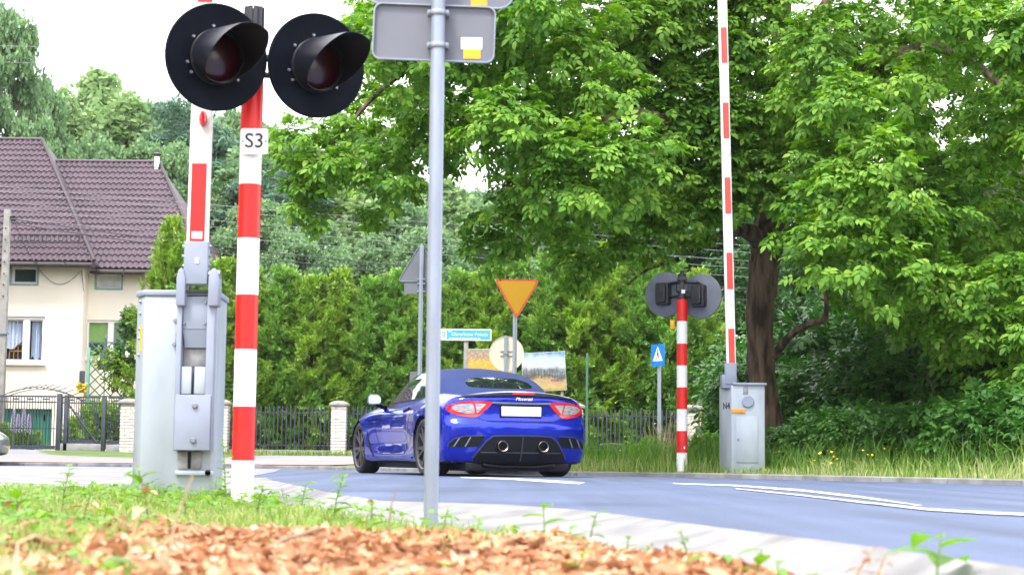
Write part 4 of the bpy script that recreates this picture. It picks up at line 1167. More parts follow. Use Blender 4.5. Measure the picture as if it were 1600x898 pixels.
text_part('lettering', 'Obrońców Pokoju', 0.105, M['pvc'], bd, (c.x + 0.09, -0.055, c.z + 0.008), 0.001, 0.98)
mb = MB()
x = c.x - w / 2 + 0.2
while x < c.x + w / 2 - 0.25:
    l = random.uniform(0.03, 0.09); mb.box((x + l / 2, -0.0545, c.z - 0.078), (l, 0.002, 0.02)); x += l + 0.015
mb.box((c.x - w / 2 + 0.22, -0.0545, c.z + 0.07), (0.07, 0.002, 0.018))
mb.build('small_print', M['pvc'], bd, smooth=False)
# round sign seen from behind
Y3 = 38.2
pp = P(790, 560, Y3)
t = thing('round_sign', 'cream back of a round sign on a grey post behind the car', 'road sign', (pp.x, Y3, verge_z(pp.x, Y3)))
O = Vector(t.location)
zt_ = P(790, 524, Y3).z - O.z
MB().lathe([(0.04, 0), (0.04, zt_), (0, zt_)], 12).build('pole', M['post_metal'], t)
c = P(791.5, 552, Y3) - O
X = Matrix.Translation((c.x, 0.06, c.z)) @ FRONT
pl = MB().lathe([(0, 0), (0.36, 0.0), (0.38, 0.004), (0.38, 0.02), (0.37, 0.02), (0.365, 0.006), (0, 0.006)], 48, X).build('sign_plate', M['sign_cream'], t)
for dz in (0.05, -0.05):
    MB().box((c.x, 0.045, c.z + dz), (0.28, 0.02, 0.018)).build('stiffener', M['post_metal'], pl)
MB().box((0, 0.0, c.z), (0.11, 0.10, 0.03)).build('clamp', M['post_metal'], t)
# billboards
def photo_mat(name, stops, noise_scale, tint, amt):
    m = bpy.data.materials.new(name)
    nt, ns, ln, b = nodes_of(m)
    b.inputs['Roughness'].default_value = 0.5
    tc = ns.new('ShaderNodeTexCoord'); sx = ns.new('ShaderNodeSeparateXYZ')
    ln.new(tc.outputs['Generated'], sx.inputs[0])
    nz = ns.new('ShaderNodeTexNoise'); nz.inputs['Scale'].default_value = noise_scale; nz.inputs['Detail'].default_value = 8
    ln.new(tc.outputs['Generated'], nz.inputs['Vector'])
    ad = ns.new('ShaderNodeMath'); ad.operation = 'MULTIPLY_ADD'; ad.inputs[1].default_value = amt
    ln.new(nz.outputs['Fac'], ad.inputs[0]); ln.new(sx.outputs['Z'], ad.inputs[2])
    sb = ns.new('ShaderNodeMath'); sb.operation = 'SUBTRACT'; sb.inputs[1].default_value = amt / 2
    ln.new(ad.outputs[0], sb.inputs[0])
    cr = ns.new('ShaderNodeValToRGB'); e = cr.color_ramp.elements
    e[0].position = stops[0][0]; e[0].color = (*stops[0][1], 1); e[1].position = stops[-1][0]; e[1].color = (*stops[-1][1], 1)
    for p, c in stops[1:-1]:
        q = e.new(p); q.color = (*c, 1)
    ln.new(sb.outputs[0], cr.inputs['Fac'])
    n2 = ns.new('ShaderNodeTexNoise'); n2.inputs['Scale'].default_value = noise_scale * 3; n2.inputs['Detail'].default_value = 4
    ln.new(tc.outputs['Generated'], n2.inputs['Vector'])
    mr = ns.new('ShaderNodeMath'); mr.operation = 'GREATER_THAN'; mr.inputs[1].default_value = 0.56
    ln.new(n2.outputs['Fac'], mr.inputs[0])
    ml = ns.new('ShaderNodeMath'); ml.operation = 'MULTIPLY'; ml.inputs[1].default_value = tint[3]
    ln.new(mr.outputs[0], ml.inputs[0])
    mx = ns.new('ShaderNodeMixRGB'); mx.inputs['Color2'].default_value = (*tint[:3], 1)
    ln.new(ml.outputs[0], mx.inputs['Fac']); ln.new(cr.outputs[0], mx.inputs['Color1']); ln.new(mx.outputs[0], b.inputs['Base Color'])
    return m
M['print_flowers'] = photo_mat('print_flowers', [(0.0, (0.16, 0.09, 0.05)), (0.3, (0.36, 0.22, 0.03)), (0.6, (0.46, 0.32, 0.04)), (0.8, (0.30, 0.20, 0.14)), (1.0, (0.22, 0.20, 0.20))], 7, (0.55, 0.45, 0.16, 0.7), 0.5)
M['print_view'] = photo_mat('print_view', [(0.0, (0.28, 0.20, 0.05)), (0.18, (0.46, 0.34, 0.14)), (0.30, (0.38, 0.24, 0.13)), (0.36, (0.08, 0.09, 0.09)), (0.52, (0.14, 0.16, 0.19)), (0.66, (0.46, 0.50, 0.58)), (0.85, (0.38, 0.46, 0.62)), (1.0, (0.06, 0.18, 0.42))], 4, (0.55, 0.52, 0.50, 0.2), 0.42)
M['print_dark'] = mat('print_dark', (0.06, 0.055, 0.06), 0.5, scale=9)
M['print_pink'] = mat('print_pink', (0.40, 0.20, 0.22), 0.5, scale=30, col2=(0.16, 0.08, 0.11))
Y4 = 40.0
for (px0, px1, py0, py1, m, lab, tilt) in ((731, 800, 545, 604, 'print_flowers', 'poster board printed with yellow flowers behind the round sign', 0.01), (816, 884, 550, 611, 'print_view', 'poster board printed with pale sky, trees and a car, right of the yellow sign', 0.06)):
    c = P((px0 + px1) / 2, (py0 + py1) / 2, Y4)
    t = thing('poster_board', lab, 'billboard', (c.x, Y4, verge_z(c.x, Y4)), 0, 'printed poster boards behind the car')
    w, h = S(px1 - px0, Y4), S(py1 - py0, Y4)
    cz = c.z - t.location.z
    X = Matrix.Translation((0, 0, cz)) @ Matrix.Rotation(-tilt, 4, 'Y')
    b_ = MB().box((0, 0, 0), (w, 0.03, h), X).build('board', M['pvc'], t, smooth=False)
    MB().box((0, -0.0175, 0), (w - 0.012, 0.003, h - 0.012), X).build('print', M[m], b_, smooth=False)
    if m == 'print_view':
        mb = MB()
        for k in range(9):
            x = -w / 2 + 0.1 + k * 0.085 + random.uniform(-0.02, 0.02)
            mb.box((x, -0.0205, -0.02 + random.uniform(-.03, .03)), (0.012, 0.002, 0.22), X)
        mb.build('printed_trunk', M['print_dark'], b_, smooth=False)
        mb = MB(); mb.prism([(-0.13, -0.03), (0.13, -0.03), (0.12, 0.02), (0.06, 0.03), (0.03, 0.06), (-0.05, 0.06), (-0.08, 0.03), (-0.13, 0.015)], 0, 0.002, X @ Matrix.Translation((0.27, -0.0196, -0.21)) @ FRONT)
        mb.build('printed_car', M['print_pink'], b_, smooth=False)
    for sx in (-w / 2 + 0.08, w / 2 - 0.08):
        MB().box((sx, 0.05, cz / 2), (0.06, 0.06, cz + h * 0.8)).build('leg', M['pole_concrete'], t, smooth=False)
# pedestrian crossing sign
Y5 = 40.0
pp = P(1030, 620, Y5)
t = thing('crosswalk_sign', 'small blue pedestrian crossing sign on a thin post by the picket fence', 'road sign', (pp.x, Y5, verge_z(pp.x, Y5)))
O = Vector(t.location)
c = P(1027.5, 555, Y5) - O
MB().lathe([(0.045, 0), (0.045, c.z + 0.2), (0, c.z + 0.2)], 12).build('pole', M['post_metal'], t)
ry = R(-54)
X = Matrix.Translation((c.x, -0.07, c.z)) @ Matrix.Rotation(ry, 4, 'Z') @ FRONT
pl = MB().prism(rrect(0.46, 0.5, 0.03), -0.004, 0.004, X).build('sign_plate', M['sign_blue'], t)
MB().prism([(-0.17, -0.13), (0.17, -0.13), (0.0, 0.20)], 0.004, 0.006, X).build('white_triangle', M['pvc'], pl, smooth=False)
mb = MB()
for out in ([(-0.02, 0.0), (0.03, 0.0), (0.02, 0.075), (-0.015, 0.075)], [(-0.02, 0.0), (0.005, 0.0), (-0.05, -0.11), (-0.075, -0.11)], [(0.0, 0.0), (0.03, 0.0), (0.075, -0.11), (0.05, -0.11)], [(0.015, 0.07), (0.02, 0.05), (0.08, 0.0), (0.07, -0.015)]):
    mb.prism(out, 0.0065, 0.008, X)
mb.disc(0.024, 0.008, 12, X @ Matrix.Translation((0.005, 0.105, 0)))
mb.build('walking_figure', M['ink'], pl, smooth=False)
MB().box((0, 0, 0), (0.40, 0.003, 0.05), X @ Matrix.Translation((0, -0.19, 0.0055)) @ Matrix.Rotation(R(90), 4, 'X')).build('white_bar', M['sticker_white'], pl, smooth=False) if False else None
# green post, rusty wire fence, pipe hoop
pp = P(917, 640, 40.5)
o = MB().tube([(0, 0, 0), (0, 0, P(917, 553, 40.5).z - verge_z(pp.x, 40.5)), (0, 0, P(917, 552, 40.5).z - verge_z(pp.x, 40.5))], [0.028, 0.028, 0.01], 8).build('slim_post', M['lattice'])
o.location = (pp.x, 40.5, verge_z(pp.x, 40.5)); tag(o, 'slim dark green post standing right of the car by the picket fence', 'post')
pp = P(1093, 660, 41.5)
t = thing('wire_fence', 'rusty post with wire mesh beside the white brick pillar', 'fence', (pp.x, 41.6, verge_z(pp.x, 41.5)))
zt_ = P(1093, 640, 41.6).z - t.location.z
for x in (0.0, 1.6):
    MB().box((x, 0, zt_ / 2), (0.05, 0.05, zt_)).build('post', M['rust'], t, smooth=False)
mb = MB()
for k in range(9):
    mb.box((0.8, 0, zt_ * (k + 0.5) / 9), (1.55, 0.006, 0.008))
for k in range(18):
    mb.box((0.07 + k * 0.085, 0.006, zt_ / 2), (0.006, 0.006, zt_))
mb.build('wire_mesh', M['rust'], t, smooth=False)
pp = P(956, 700, 31.0)
hoop = [Vector((-0.24, 0, 0)), Vector((-0.235, 0, 0.36)), Vector((-0.20, 0, 0.43)), Vector((0.0, 0, 0.45)), Vector((0.20, 0, 0.43)), Vector((0.235, 0, 0.36)), Vector((0.24, 0, 0))]
o = MB().tube(hoop, 0.022, 8).build('pipe_hoop', M['wire_pale'])
o.location = (pp.x, 31.0, verge_z(pp.x, 31.0)); tag(o, 'pale metal pipe hoop half hidden in the tall grass right of the car', 'hoop')
# white van behind the pillar
VY = 47.0
pp = P(1130, 660, VY)
van = thing('parked_van', 'white and blue van parked behind the fence beside the far cabinet', 'van', (pp.x + 1.0, VY, 0.2))
prof = [(-1.55, 0.28), (1.6, 0.28), (1.62, 0.75), (1.2, 0.85), (0.8, 1.32), (0.6, 1.38), (-1.45, 1.38), (-1.55, 1.28)]
MB().prism(prof, -0.75, 0.75, FRONT).build('body', M['pvc'], van, bevel=0.04)
MB().prism([(-1.3, 0.88), (0.85, 0.88), (0.6, 1.26), (-1.3, 1.26)], 0.752, 0.762, FRONT).build('side_window', M['window_glass'], van)
MB().box((-0.2, -0.757, 0.52), (2.6, 0.012, 0.36)).build('blue_panel', M['blue_plastic'], van, bevel=0.004)
for dy in (-0.6, 0.6):
    MB().tube([(-1.3, dy, 1.40), (-1.25, dy, 1.47), (0.3, dy, 1.47), (0.35, dy, 1.40)], 0.02, 6).build('roof_rail', M['black_metal'], van)
for x in (-1.0, 1.0):
    for s in (-1, 1):
        MB().lathe([(0.0, 0.02), (0.2, 0.02), (0.3, 0.04), (0.31, 0.0), (0.31, -0.14), (0.0, -0.14)], 20, Matrix.Translation((x, 0.0, 0.31)) @ (Matrix.Translation((0, -0.74, 0)) @ FRONT if s < 0 else Matrix.Translation((0, 0.74, 0)) @ Matrix.Rotation(PI, 4, 'Z') @ FRONT)).build('wheel', M['rubber'], van)
# far house glimpsed through the big tree
t = thing('far_house', 'white house with dark roof glimpsed through gaps in the big tree', 'house', (P(1560, 420, 55).x, 57, 0.2))
MB().box((0, 0, 2.9), (9, 7, 5.8)).build('wall', M['pvc'], t, smooth=False)
z0 = P(1520, 384, 53).z - 0.2
MB().prism([(-5, z0), (5, z0), (0, z0 + 3.0)], -4.2, 4.2, FRONT).build('roof', M['gutter'], t, smooth=False)
for x in (-2.5, 1.5):
    w_ = MB().box((x, -3.51, 4.0), (1.3, 0.06, 1.3)).build('window', M['pvc'], t, smooth=False)
    MB().box((x, -3.55, 4.0), (1.1, 0.03, 1.1)).build('pane', M['window_glass'], w_, smooth=False)

# ================================================================== THE BLUE CONVERTIBLE
def spl(xs, ys, sm=0.12):
    g = np.linspace(xs[0] - 0.5, xs[-1] + 0.5, 801)
    v = np.interp(g, xs, ys)
    h = g[1] - g[0]
    n = max(1, int(sm / h))
    k = np.hanning(2 * n + 3); k /= k.sum()
    vp = np.pad(v, n + 1, mode='edge')
    v = np.convolve(vp, k, mode='valid')
    return lambda x: np.interp(x, g, v)
def smax(a, b, k):
    h = np.maximum(k - np.abs(a - b), 0) / k
    return np.maximum(a, b) + h * h * k * 0.25
zc = spl([-0.98, -0.85, -0.6, -0.2, 0.5, 1.5, 2.1, 2.5, 2.9, 3.3, 3.6, 3.9], [0.955, 0.965, 0.985, 0.995, 0.975, 0.935, 0.92, 0.885, 0.82, 0.74, 0.64, 0.50], 0.25)
wx = spl([-1.0, -0.75, -0.4, 0.0, 0.35, 0.8, 1.4, 2.0, 2.5, 2.94, 3.35, 3.65, 3.9], [0.865, 0.905, 0.94, 0.95, 0.942, 0.905, 0.893, 0.90, 0.94, 0.965, 0.935, 0.86, 0.76], 0.25)
sec = spl([0.10, 0.2, 0.3, 0.42, 0.55, 0.68, 0.76, 0.86, 0.95, 1.05], [-0.07, -0.03, -0.012, -0.004, 0, -0.004, -0.012, -0.05, -0.11, -0.19], 0.05)
rsec = spl([0.10, 0.18, 0.26, 0.40, 0.50, 0.58, 0.625, 0.66, 0.72, 0.85, 0.92, 1.0], [0.14, 0.07, 0.035, 0.012, 0.0, -0.004, 0.004, 0.050, 0.07, 0.06, 0.04, 0.05], 0.016)
fsec = spl([0.1, 0.2, 0.35, 0.5, 0.62, 0.72, 0.85], [0.14, 0.05, 0.0, 0.03, 0.12, 0.3, 0.6], 0.06)
def F_body(x, y, z):
    ay = np.abs(y)
    zt = zc(x) - 0.05 * (ay / 0.75) ** 2.4
    zt = zt + 0.06 * np.exp(-((x - 0.05) / 0.6) ** 2) * np.exp(-((ay - 0.74) / 0.17) ** 2)
    zt = zt + 0.085 * np.exp(-((x - 2.9) / 0.55) ** 2) * np.exp(-((ay - 0.70) / 0.18) ** 2)
    top = z - zt
    door = 1 / (1 + np.exp(-(x - 0.75) / 0.12)) * 1 / (1 + np.exp((x - 2.25) / 0.12))
    yw = wx(x) + sec(z) - 0.028 * door * np.exp(-((z - 0.40) / 0.11) ** 2) + 0.008 * door * np.exp(-((z - 0.24) / 0.05) ** 2)
    side = ay - yw
    rear = (-0.98 + rsec(z) + 0.24 * (ay / 0.93) ** 2.8) - x
    front = x - (3.88 - fsec(z) - 0.55 * (ay / 0.93) ** 2.6)
    bot = (0.155 + 0.0 * x + 0.06 * np.clip((x - 3.4) / 0.5, 0, 1)) - z
    f = smax(top, side, 0.10)
    f = smax(f, rear, 0.075)
    f = smax(f, front, 0.08)
    return smax(f, bot, 0.03)
rz_ = spl([-0.55, -0.38, -0.1, 0.2, 0.5, 0.9, 1.2, 1.5, 1.75, 2.1, 2.4], [0.93, 1.035, 1.155, 1.255, 1.325, 1.362, 1.358, 1.318, 1.21, 1.03, 0.87], 0.12)
wy_ = spl([-0.55, -0.35, -0.1, 0.2, 0.8, 1.5, 2.0, 2.4], [0.52, 0.62, 0.70, 0.77, 0.80, 0.79, 0.76, 0.68], 0.12)
def F_top(x, y, z):
    ay = np.abs(y)
    top = z - (rz_(x) - 0.055 * (ay / 0.55) ** 2.2)
    side = ay - (wy_(x) - 0.46 * (z - 0.93))
    f = smax(top, side, 0.12)
    f = smax(f, -0.50 - x, 0.05)
    f = smax(f, x - 2.36, 0.05)
    return smax(f, 0.80 - z, 0.02)
def bisect_rays(F, o, d, tmax=3.0, it=36):
    lo = np.zeros(len(o)); hi = np.full(len(o), tmax)
    for _ in range(it):
        m = (lo + hi) / 2
        p = o + d * m[:, None]
        ins = F(p[:, 0], p[:, 1], p[:, 2]) < 0
        lo = np.where(ins, m, lo); hi = np.where(ins, hi, m)
    return o + d * hi[:, None]
def hit(F, o, d, tmax=2.6, n=260):
    """First point where the ray from outside meets F = 0."""
    ts = np.linspace(0, tmax, n)
    p = o[:, None, :] + d[:, None, :] * ts[None, :, None]
    f = F(p[..., 0], p[..., 1], p[..., 2])
    ins = f < 0
    k = np.where(ins.any(1), ins.argmax(1), n - 1)
    hi = ts[k]; lo = ts[np.maximum(k - 1, 0)]
    for _ in range(24):
        m = (lo + hi) / 2
        q = o + d * m[:, None]
        s = F(q[:, 0], q[:, 1], q[:, 2]) < 0
        hi = np.where(s, m, hi); lo = np.where(s, lo, m)
    return o + d * hi[:, None]
def normals(F, p, e=0.004):
    g = np.stack([F(p[:, 0] + e, p[:, 1], p[:, 2]) - F(p[:, 0] - e, p[:, 1], p[:, 2]), F(p[:, 0], p[:, 1] + e, p[:, 2]) - F(p[:, 0], p[:, 1] - e, p[:, 2]), F(p[:, 0], p[:, 1], p[:, 2] + e) - F(p[:, 0], p[:, 1], p[:, 2] - e)], 1)
    return unit(g)
def capsule(F, xa, xb, zs, N=150, A=120, C=36):
    rows = []
    ang = np.linspace(0, 2 * PI, A, endpoint=False)
    ring = np.stack([np.zeros(A), np.sin(ang), np.cos(ang)], 1)
    for k in range(1, C + 1):
        t = (PI / 2) * k / (C + 1)
        rows.append((xa, ring * math.sin(t) + np.array([-math.cos(t), 0, 0])))
    for x in np.linspace(xa, xb, N):
        rows.append((x, ring.copy()))
    for k in range(C, 0, -1):
        t = (PI / 2) * k / (C + 1)
        rows.append((xb, ring * math.sin(t) + np.array([math.cos(t), 0, 0])))
    O_ = np.concatenate([np.tile([[x, 0, zs]], (A, 1)) for x, _ in rows] + [np.array([[xa, 0, zs], [xb, 0, zs]])])
    D_ = np.concatenate([r for _, r in rows] + [np.array([[-1.0, 0, 0], [1.0, 0, 0]])])
    V = bisect_rays(F, O_, D_)
    n = len(rows); fs = []
    for i in range(n - 1):
        for k in range(A):
            k2 = (k + 1) % A
            fs.append((i * A + k, i * A + k2, (i + 1) * A + k2, (i + 1) * A + k))
    for k in range(A):
        k2 = (k + 1) % A
        fs.append((n * A, k2, k)); fs.append((n * A + 1, (n - 1) * A + k, (n - 1) * A + k2))
    return V, fs
PHI = R(20.3)
CX, CY = -0.195, 21.65
car = thing('convertible_car', 'shiny blue convertible with closed soft top seen from behind on the road', 'car', (CX, CY, 0.002), PI / 2 + PHI)
V, fs = capsule(F_body, -0.45, 3.15, 0.56)
WR, WZ = 0.378, 0.345
for wx0 in (0.0, 2.94):
    dx, dz = V[:, 0] - wx0, V[:, 2] - WZ
    rr = np.hypot(dx, dz)
    ins = (rr < WR) & (np.abs(V[:, 1]) > 0.58)
    keep, border = [], set()
    for f in fs:
        c = sum(1 for i in f if ins[i])
        if c == len(f):
            continue
        keep.append(f)
        for i in f:
            if ins[i]: border.add(i)
    fs = keep
    bi = np.array(sorted(border))
    s = WR / np.maximum(rr[bi], 1e-4)
    sg_ = np.sign(V[bi, 1])
    low = V[bi, 2] < 0.19
    V[bi, 0] = np.where(low, V[bi, 0], wx0 + dx[bi] * s); V[bi, 2] = np.where(low, V[bi, 2], np.maximum(WZ + dz[bi] * s, 0.15))
    V[bi, 1] = np.where(low, sg_ * 0.58, V[bi, 1])
    ok = ~low
    o = np.stack([V[bi, 0], sg_ * 1.4, V[bi, 2]], 1); d = np.stack([np.zeros(len(bi)), -sg_, np.zeros(len(bi))], 1)
    q = hit(F_body, o, d, 1.2)
    V[bi, 1] = np.where(ok, q[:, 1], V[bi, 1])
used = sorted({i for f in fs for i in f}); remap = {j: i for i, j in enumerate(used)}
mb = MB(); mb.add([tuple(V[j]) for j in used], [tuple(remap[i] for i in f) for f in fs])
body = mb.build('body', M['car_paint'], car, angle=60)
body.data.materials.append(M['car_black'])
for p in body.data.polygons:
    if p.normal.z < -0.85:
        p.material_index = 1
V, fs = capsule(F_top, 0.1, 1.65, 0.95, 70, 96, 22)
soft = MB().add([tuple(v) for v in V], fs).build('soft_top', M['soft_top'], car, angle=60)
soft.data.materials.append(M['car_glass']); soft.data.materials.append(M['car_black'])
for p in soft.data.polygons:
    if p.center.x > 1.5:
        p.material_index = 1 if (p.normal.x > 0.35 and abs(p.center.y) < 0.66) else 2
def patch(F, side, outline, m, name, parent, off=0.004, rings=6, dens=64, lip=True, smooth=True):
    P2 = np.array(outline + [outline[0]], dtype=float)
    seg = np.hypot(*np.diff(P2, axis=0).T); cum = np.concatenate([[0], np.cumsum(seg)])
    ts = np.linspace(0, cum[-1], dens, endpoint=False)
    ox = np.interp(ts, cum, P2[:, 0]); oy = np.interp(ts, cum, P2[:, 1])
    if smooth:
        for _ in range(2):
            ox = (np.roll(ox, 1) + 2 * ox + np.roll(ox, -1)) / 4; oy = (np.roll(oy, 1) + 2 * oy + np.roll(oy, -1)) / 4
    cx, cy = ox.mean(), oy.mean()
    pts = []
    for r in range(rings + 1):
        s = 1 - r / rings
        if r == rings:
            pts.append(np.array([[cx, cy]]))
        else:
            pts.append(np.stack([cx + (ox - cx) * s, cy + (oy - cy) * s], 1))
    q = np.concatenate(pts)
    return drop(F, side, q, dens, rings, m, name, parent, off, lip)
def drop(F, side, q, dens, rings, m, name, parent, off, lip):
    n = len(q); z = np.zeros(n); one = np.ones(n)
    if side == 'rear': o = np.stack([-1.5 * one, q[:, 0], q[:, 1]], 1); d = np.stack([one, z, z], 1)
    if side == 'left': o = np.stack([q[:, 0], 1.5 * one, q[:, 1]], 1); d = np.stack([z, -one, z], 1)
    if side == 'right': o = np.stack([q[:, 0], -1.5 * one, q[:, 1]], 1); d = np.stack([z, one, z], 1)
    if side == 'top': o = np.stack([q[:, 0], q[:, 1], 2.0 * one], 1); d = np.stack([z, z, -one], 1)
    p = hit(F, o, d)
    nn = normals(F, p)
    w = p + nn * off
    vs = [tuple(a) for a in w]; fs = []
    for r in range(rings - 1):
        for k in range(dens):
            k2 = (k + 1) % dens
            fs.append((r * dens + k, r * dens + k2, (r + 1) * dens + k2, (r + 1) * dens + k))
    c = rings * dens
    for k in range(dens):
        fs.append(((rings - 1) * dens + k, (rings - 1) * dens + (k + 1) % dens, c))
    if lip:
        b0 = len(vs)
        vs += [tuple(a) for a in (p[:dens] - nn[:dens] * 0.006)]
        fs += [(b0 + k, b0 + (k + 1) % dens, (k + 1) % dens, k) for k in range(dens)]
    return MB().add(vs, fs).build(name, m, parent, angle=50)
def seam(F, side, line, w, m, name, parent, off=0.0015, n=40):
    P2 = np.array(line, dtype=float)
    seg = np.hypot(*np.diff(P2, axis=0).T); cum = np.concatenate([[0], np.cumsum(seg)])
    ts = np.linspace(0, cum[-1], n)
    x = np.interp(ts, cum, P2[:, 0]); y = np.interp(ts, cum, P2[:, 1])
    tx, ty = np.gradient(x), np.gradient(y); l = np.hypot(tx, ty)
    wv = np.asarray(w) if hasattr(w, '__len__') else np.full(n, w)
    if len(wv) != n: wv = np.interp(np.linspace(0, 1, n), np.linspace(0, 1, len(wv)), wv)
    A_ = np.stack([x - ty / l * wv / 2, y + tx / l * wv / 2], 1); B_ = np.stack([x + ty / l * wv / 2, y - tx / l * wv / 2], 1)
    q = np.concatenate([A_, B_]); k = len(q); z = np.zeros(k); one = np.ones(k)
    if side == 'rear': o = np.stack([-1.5 * one, q[:, 0], q[:, 1]], 1); d = np.stack([one, z, z], 1)
    elif side == 'left': o = np.stack([q[:, 0], 1.5 * one, q[:, 1]], 1); d = np.stack([z, -one, z], 1)
    elif side == 'right': o = np.stack([q[:, 0], -1.5 * one, q[:, 1]], 1); d = np.stack([z, one, z], 1)
    else: o = np.stack([q[:, 0], q[:, 1], 2 * one], 1); d = np.stack([z, z, -one], 1)
    p = hit(F, o, d); nn = normals(F, p)
    up = p + nn * off; dn = p - nn * 0.004
    vs = [tuple(a) for a in up] + [tuple(a) for a in dn]
    fs = [(i, i + 1, n + i + 1, n + i) for i in range(n - 1)]
    fs += [(i, 2 * n + i, 2 * n + i + 1, i + 1) for i in range(n - 1)] + [(n + i, n + i + 1, 3 * n + i + 1, 3 * n + i) for i in range(n - 1)]
    return MB().add(vs, fs).build(name, m, parent, angle=50)
# tail lights
for s in (1, -1):
    lamp = [(s * a, b) for a, b in ((0.335, 0.876), (0.50, 0.888), (0.66, 0.884), (0.78, 0.858), (0.86, 0.815), (0.872, 0.785), (0.84, 0.752), (0.74, 0.712), (0.60, 0.690), (0.535, 0.692), (0.45, 0.765))]
    tl = patch(F_body, 'rear', lamp, M['tail_red'], 'tail_light', car, 0.008)
    patch(F_body, 'rear', [(s * a, b) for a, b in ((0.82, 0.800), (0.77, 0.835), (0.68, 0.853), (0.585, 0.855), (0.565, 0.80), (0.555, 0.735), (0.66, 0.738), (0.76, 0.762))], M['tail_clear'], 'clear_lens', tl, 0.0105, 5, 48)
    patch(F_body, 'rear', [(s * a, b) for a, b in ((0.562, 0.855), (0.43, 0.852), (0.475, 0.80), (0.535, 0.735), (0.545, 0.80))], M['tail_clear'], 'clear_lens', tl, 0.0105, 4, 40)
# rear window, side windows, windscreen
patch(F_top, 'rear', [(0.43, 1.075), (0.42, 1.15), (0.30, 1.195), (0.0, 1.205), (-0.30, 1.195), (-0.42, 1.15), (-0.43, 1.075), (-0.2, 1.06), (0.2, 1.06)], M['car_glass'], 'rear_window', car, 0.004)
for s, nm in ((1, 'left'), (-1, 'right')):
    patch(F_top, nm, [(2.06, 0.93), (1.86, 1.06), (1.66, 1.175), (1.50, 1.245), (1.35, 1.275), (1.0, 1.28), (0.66, 1.255), (0.50, 1.18), (0.42, 1.05), (0.40, 0.96), (0.9, 0.94), (1.5, 0.925)], M['car_glass'], 'side_window', car, 0.004)
    seam(F_top, nm, [(2.2, 0.90), (2.0, 1.0), (1.86, 1.09), (1.66, 1.205), (1.50, 1.275), (1.40, 1.30)], 0.05, M['car_black'], 'pillar', car, 0.008)
    seam(F_top, nm, [(2.1, 0.926), (1.5, 0.925), (0.9, 0.935), (0.42, 0.955)], 0.014, M['car_black'], 'window_seal', car, 0.008)
    # door shut lines, sill crease, handle, fender vents
    seam(F_body, nm, [(2.12, 0.86), (2.15, 0.7), (2.12, 0.5), (2.02, 0.30), (1.94, 0.26), (0.9, 0.26), (0.80, 0.32), (0.72, 0.48), (0.66, 0.62), (0.62, 0.78), (0.60, 0.88)], 0.009, M['car_black'], 'door_seam', car)
    hd = patch(F_body, nm, [(0.98, 0.775), (0.98, 0.81), (0.76, 0.835), (0.76, 0.80)], M['car_black'], 'handle_recess', car, 0.002, 3, 32)
    seam(F_body, nm, [(1.0, 0.80), (0.74, 0.825)], 0.018, M['car_paint'], 'door_handle', car, 0.022, 12)
    for k in range(3):
        x = 2.44 - k * 0.085
        patch(F_body, nm, [(x + 0.03, 0.665), (x, 0.69), (x - 0.03, 0.68), (x - 0.02, 0.65), (x + 0.01, 0.645)], M['car_black'], 'fender_vent', car, 0.003, 3, 24)
    seam(F_body, nm, [(2.46, 0.56), (2.42, 0.44), (2.34, 0.32), (2.25, 0.24)], [0.02, 0.05, 0.055, 0.02], M['car_black'], 'side_gill', car, 0.004)
    seam(F_body, nm, [(2.3, 0.222), (1.5, 0.212), (0.5, 0.215)], 0.02, M['car_paint'], 'sill_strip', car, 0.014)
    patch(F_body, nm, [(3.33, 0.60), (3.36, 0.66), (3.31, 0.68), (3.27, 0.63)], M['orange_reflector'], 'side_marker', car, 0.003, 3, 24)
    patch(F_body, nm, [(0.57, 0.56), (0.60, 0.59), (0.58, 0.62), (0.55, 0.59)], M['tail_red'], 'side_reflector', car, 0.003, 3, 20)
    # mirror
    cxm, cym, czm = 1.95, s * 0.985, 0.965
    XM = Matrix.Translation((cxm, cym, czm)) @ Matrix.Rotation(PI / 2, 4, 'Z') @ FRONT.inverted().inverted()
    # local frame: x across the car, y up, h backwards
    XM = Matrix.Translation((cxm, cym, czm)) @ Matrix(((0, 0, -1, 0), (-1, 0, 0, 0), (0, 1, 0, 0), (0, 0, 0, 1)))
    rims = []
    for w_, h_, d_ in ((0.06, 0.05, -0.13), (0.13, 0.10, -0.10), (0.175, 0.135, -0.04), (0.185, 0.142, 0.0), (0.178, 0.136, 0.012)):
        rims.append([(x, y, d_) for x, y in rrect(w_, h_, min(w_, h_) * 0.42, 5)])
    k_ = len(rims[0]); vs = [p for r_ in rims for p in r_]
    fs = [(i * k_ + a, i * k_ + (a + 1) % k_, (i + 1) * k_ + (a + 1) % k_, (i + 1) * k_ + a) for i in range(4) for a in range(k_)] + [tuple(range(k_ - 1, -1, -1))]
    mo = MB().add(vs, fs, XM).build('mirror', M['car_paint'], car, angle=60)
    MB().prism(rrect(0.168, 0.126, 0.05, 5), 0.004, 0.008, XM).build('mirror_glass', M['mirror'], mo)
    MB().tube([(cxm + 0.03, s * 0.95, czm - 0.055), (cxm + 0.08, s * 0.87, 0.885), (cxm + 0.10, s * 0.80, 0.87)], [0.022, 0.03, 0.035], 8).build('mirror_stalk', M['car_black'], mo)
patch(F_top, 'top', [(1.52, 0.50), (1.55, 0.0), (1.52, -0.50), (2.12, -0.62), (2.24, 0.0), (2.12, 0.62)], M['car_glass'], 'windscreen', car, 0.004)
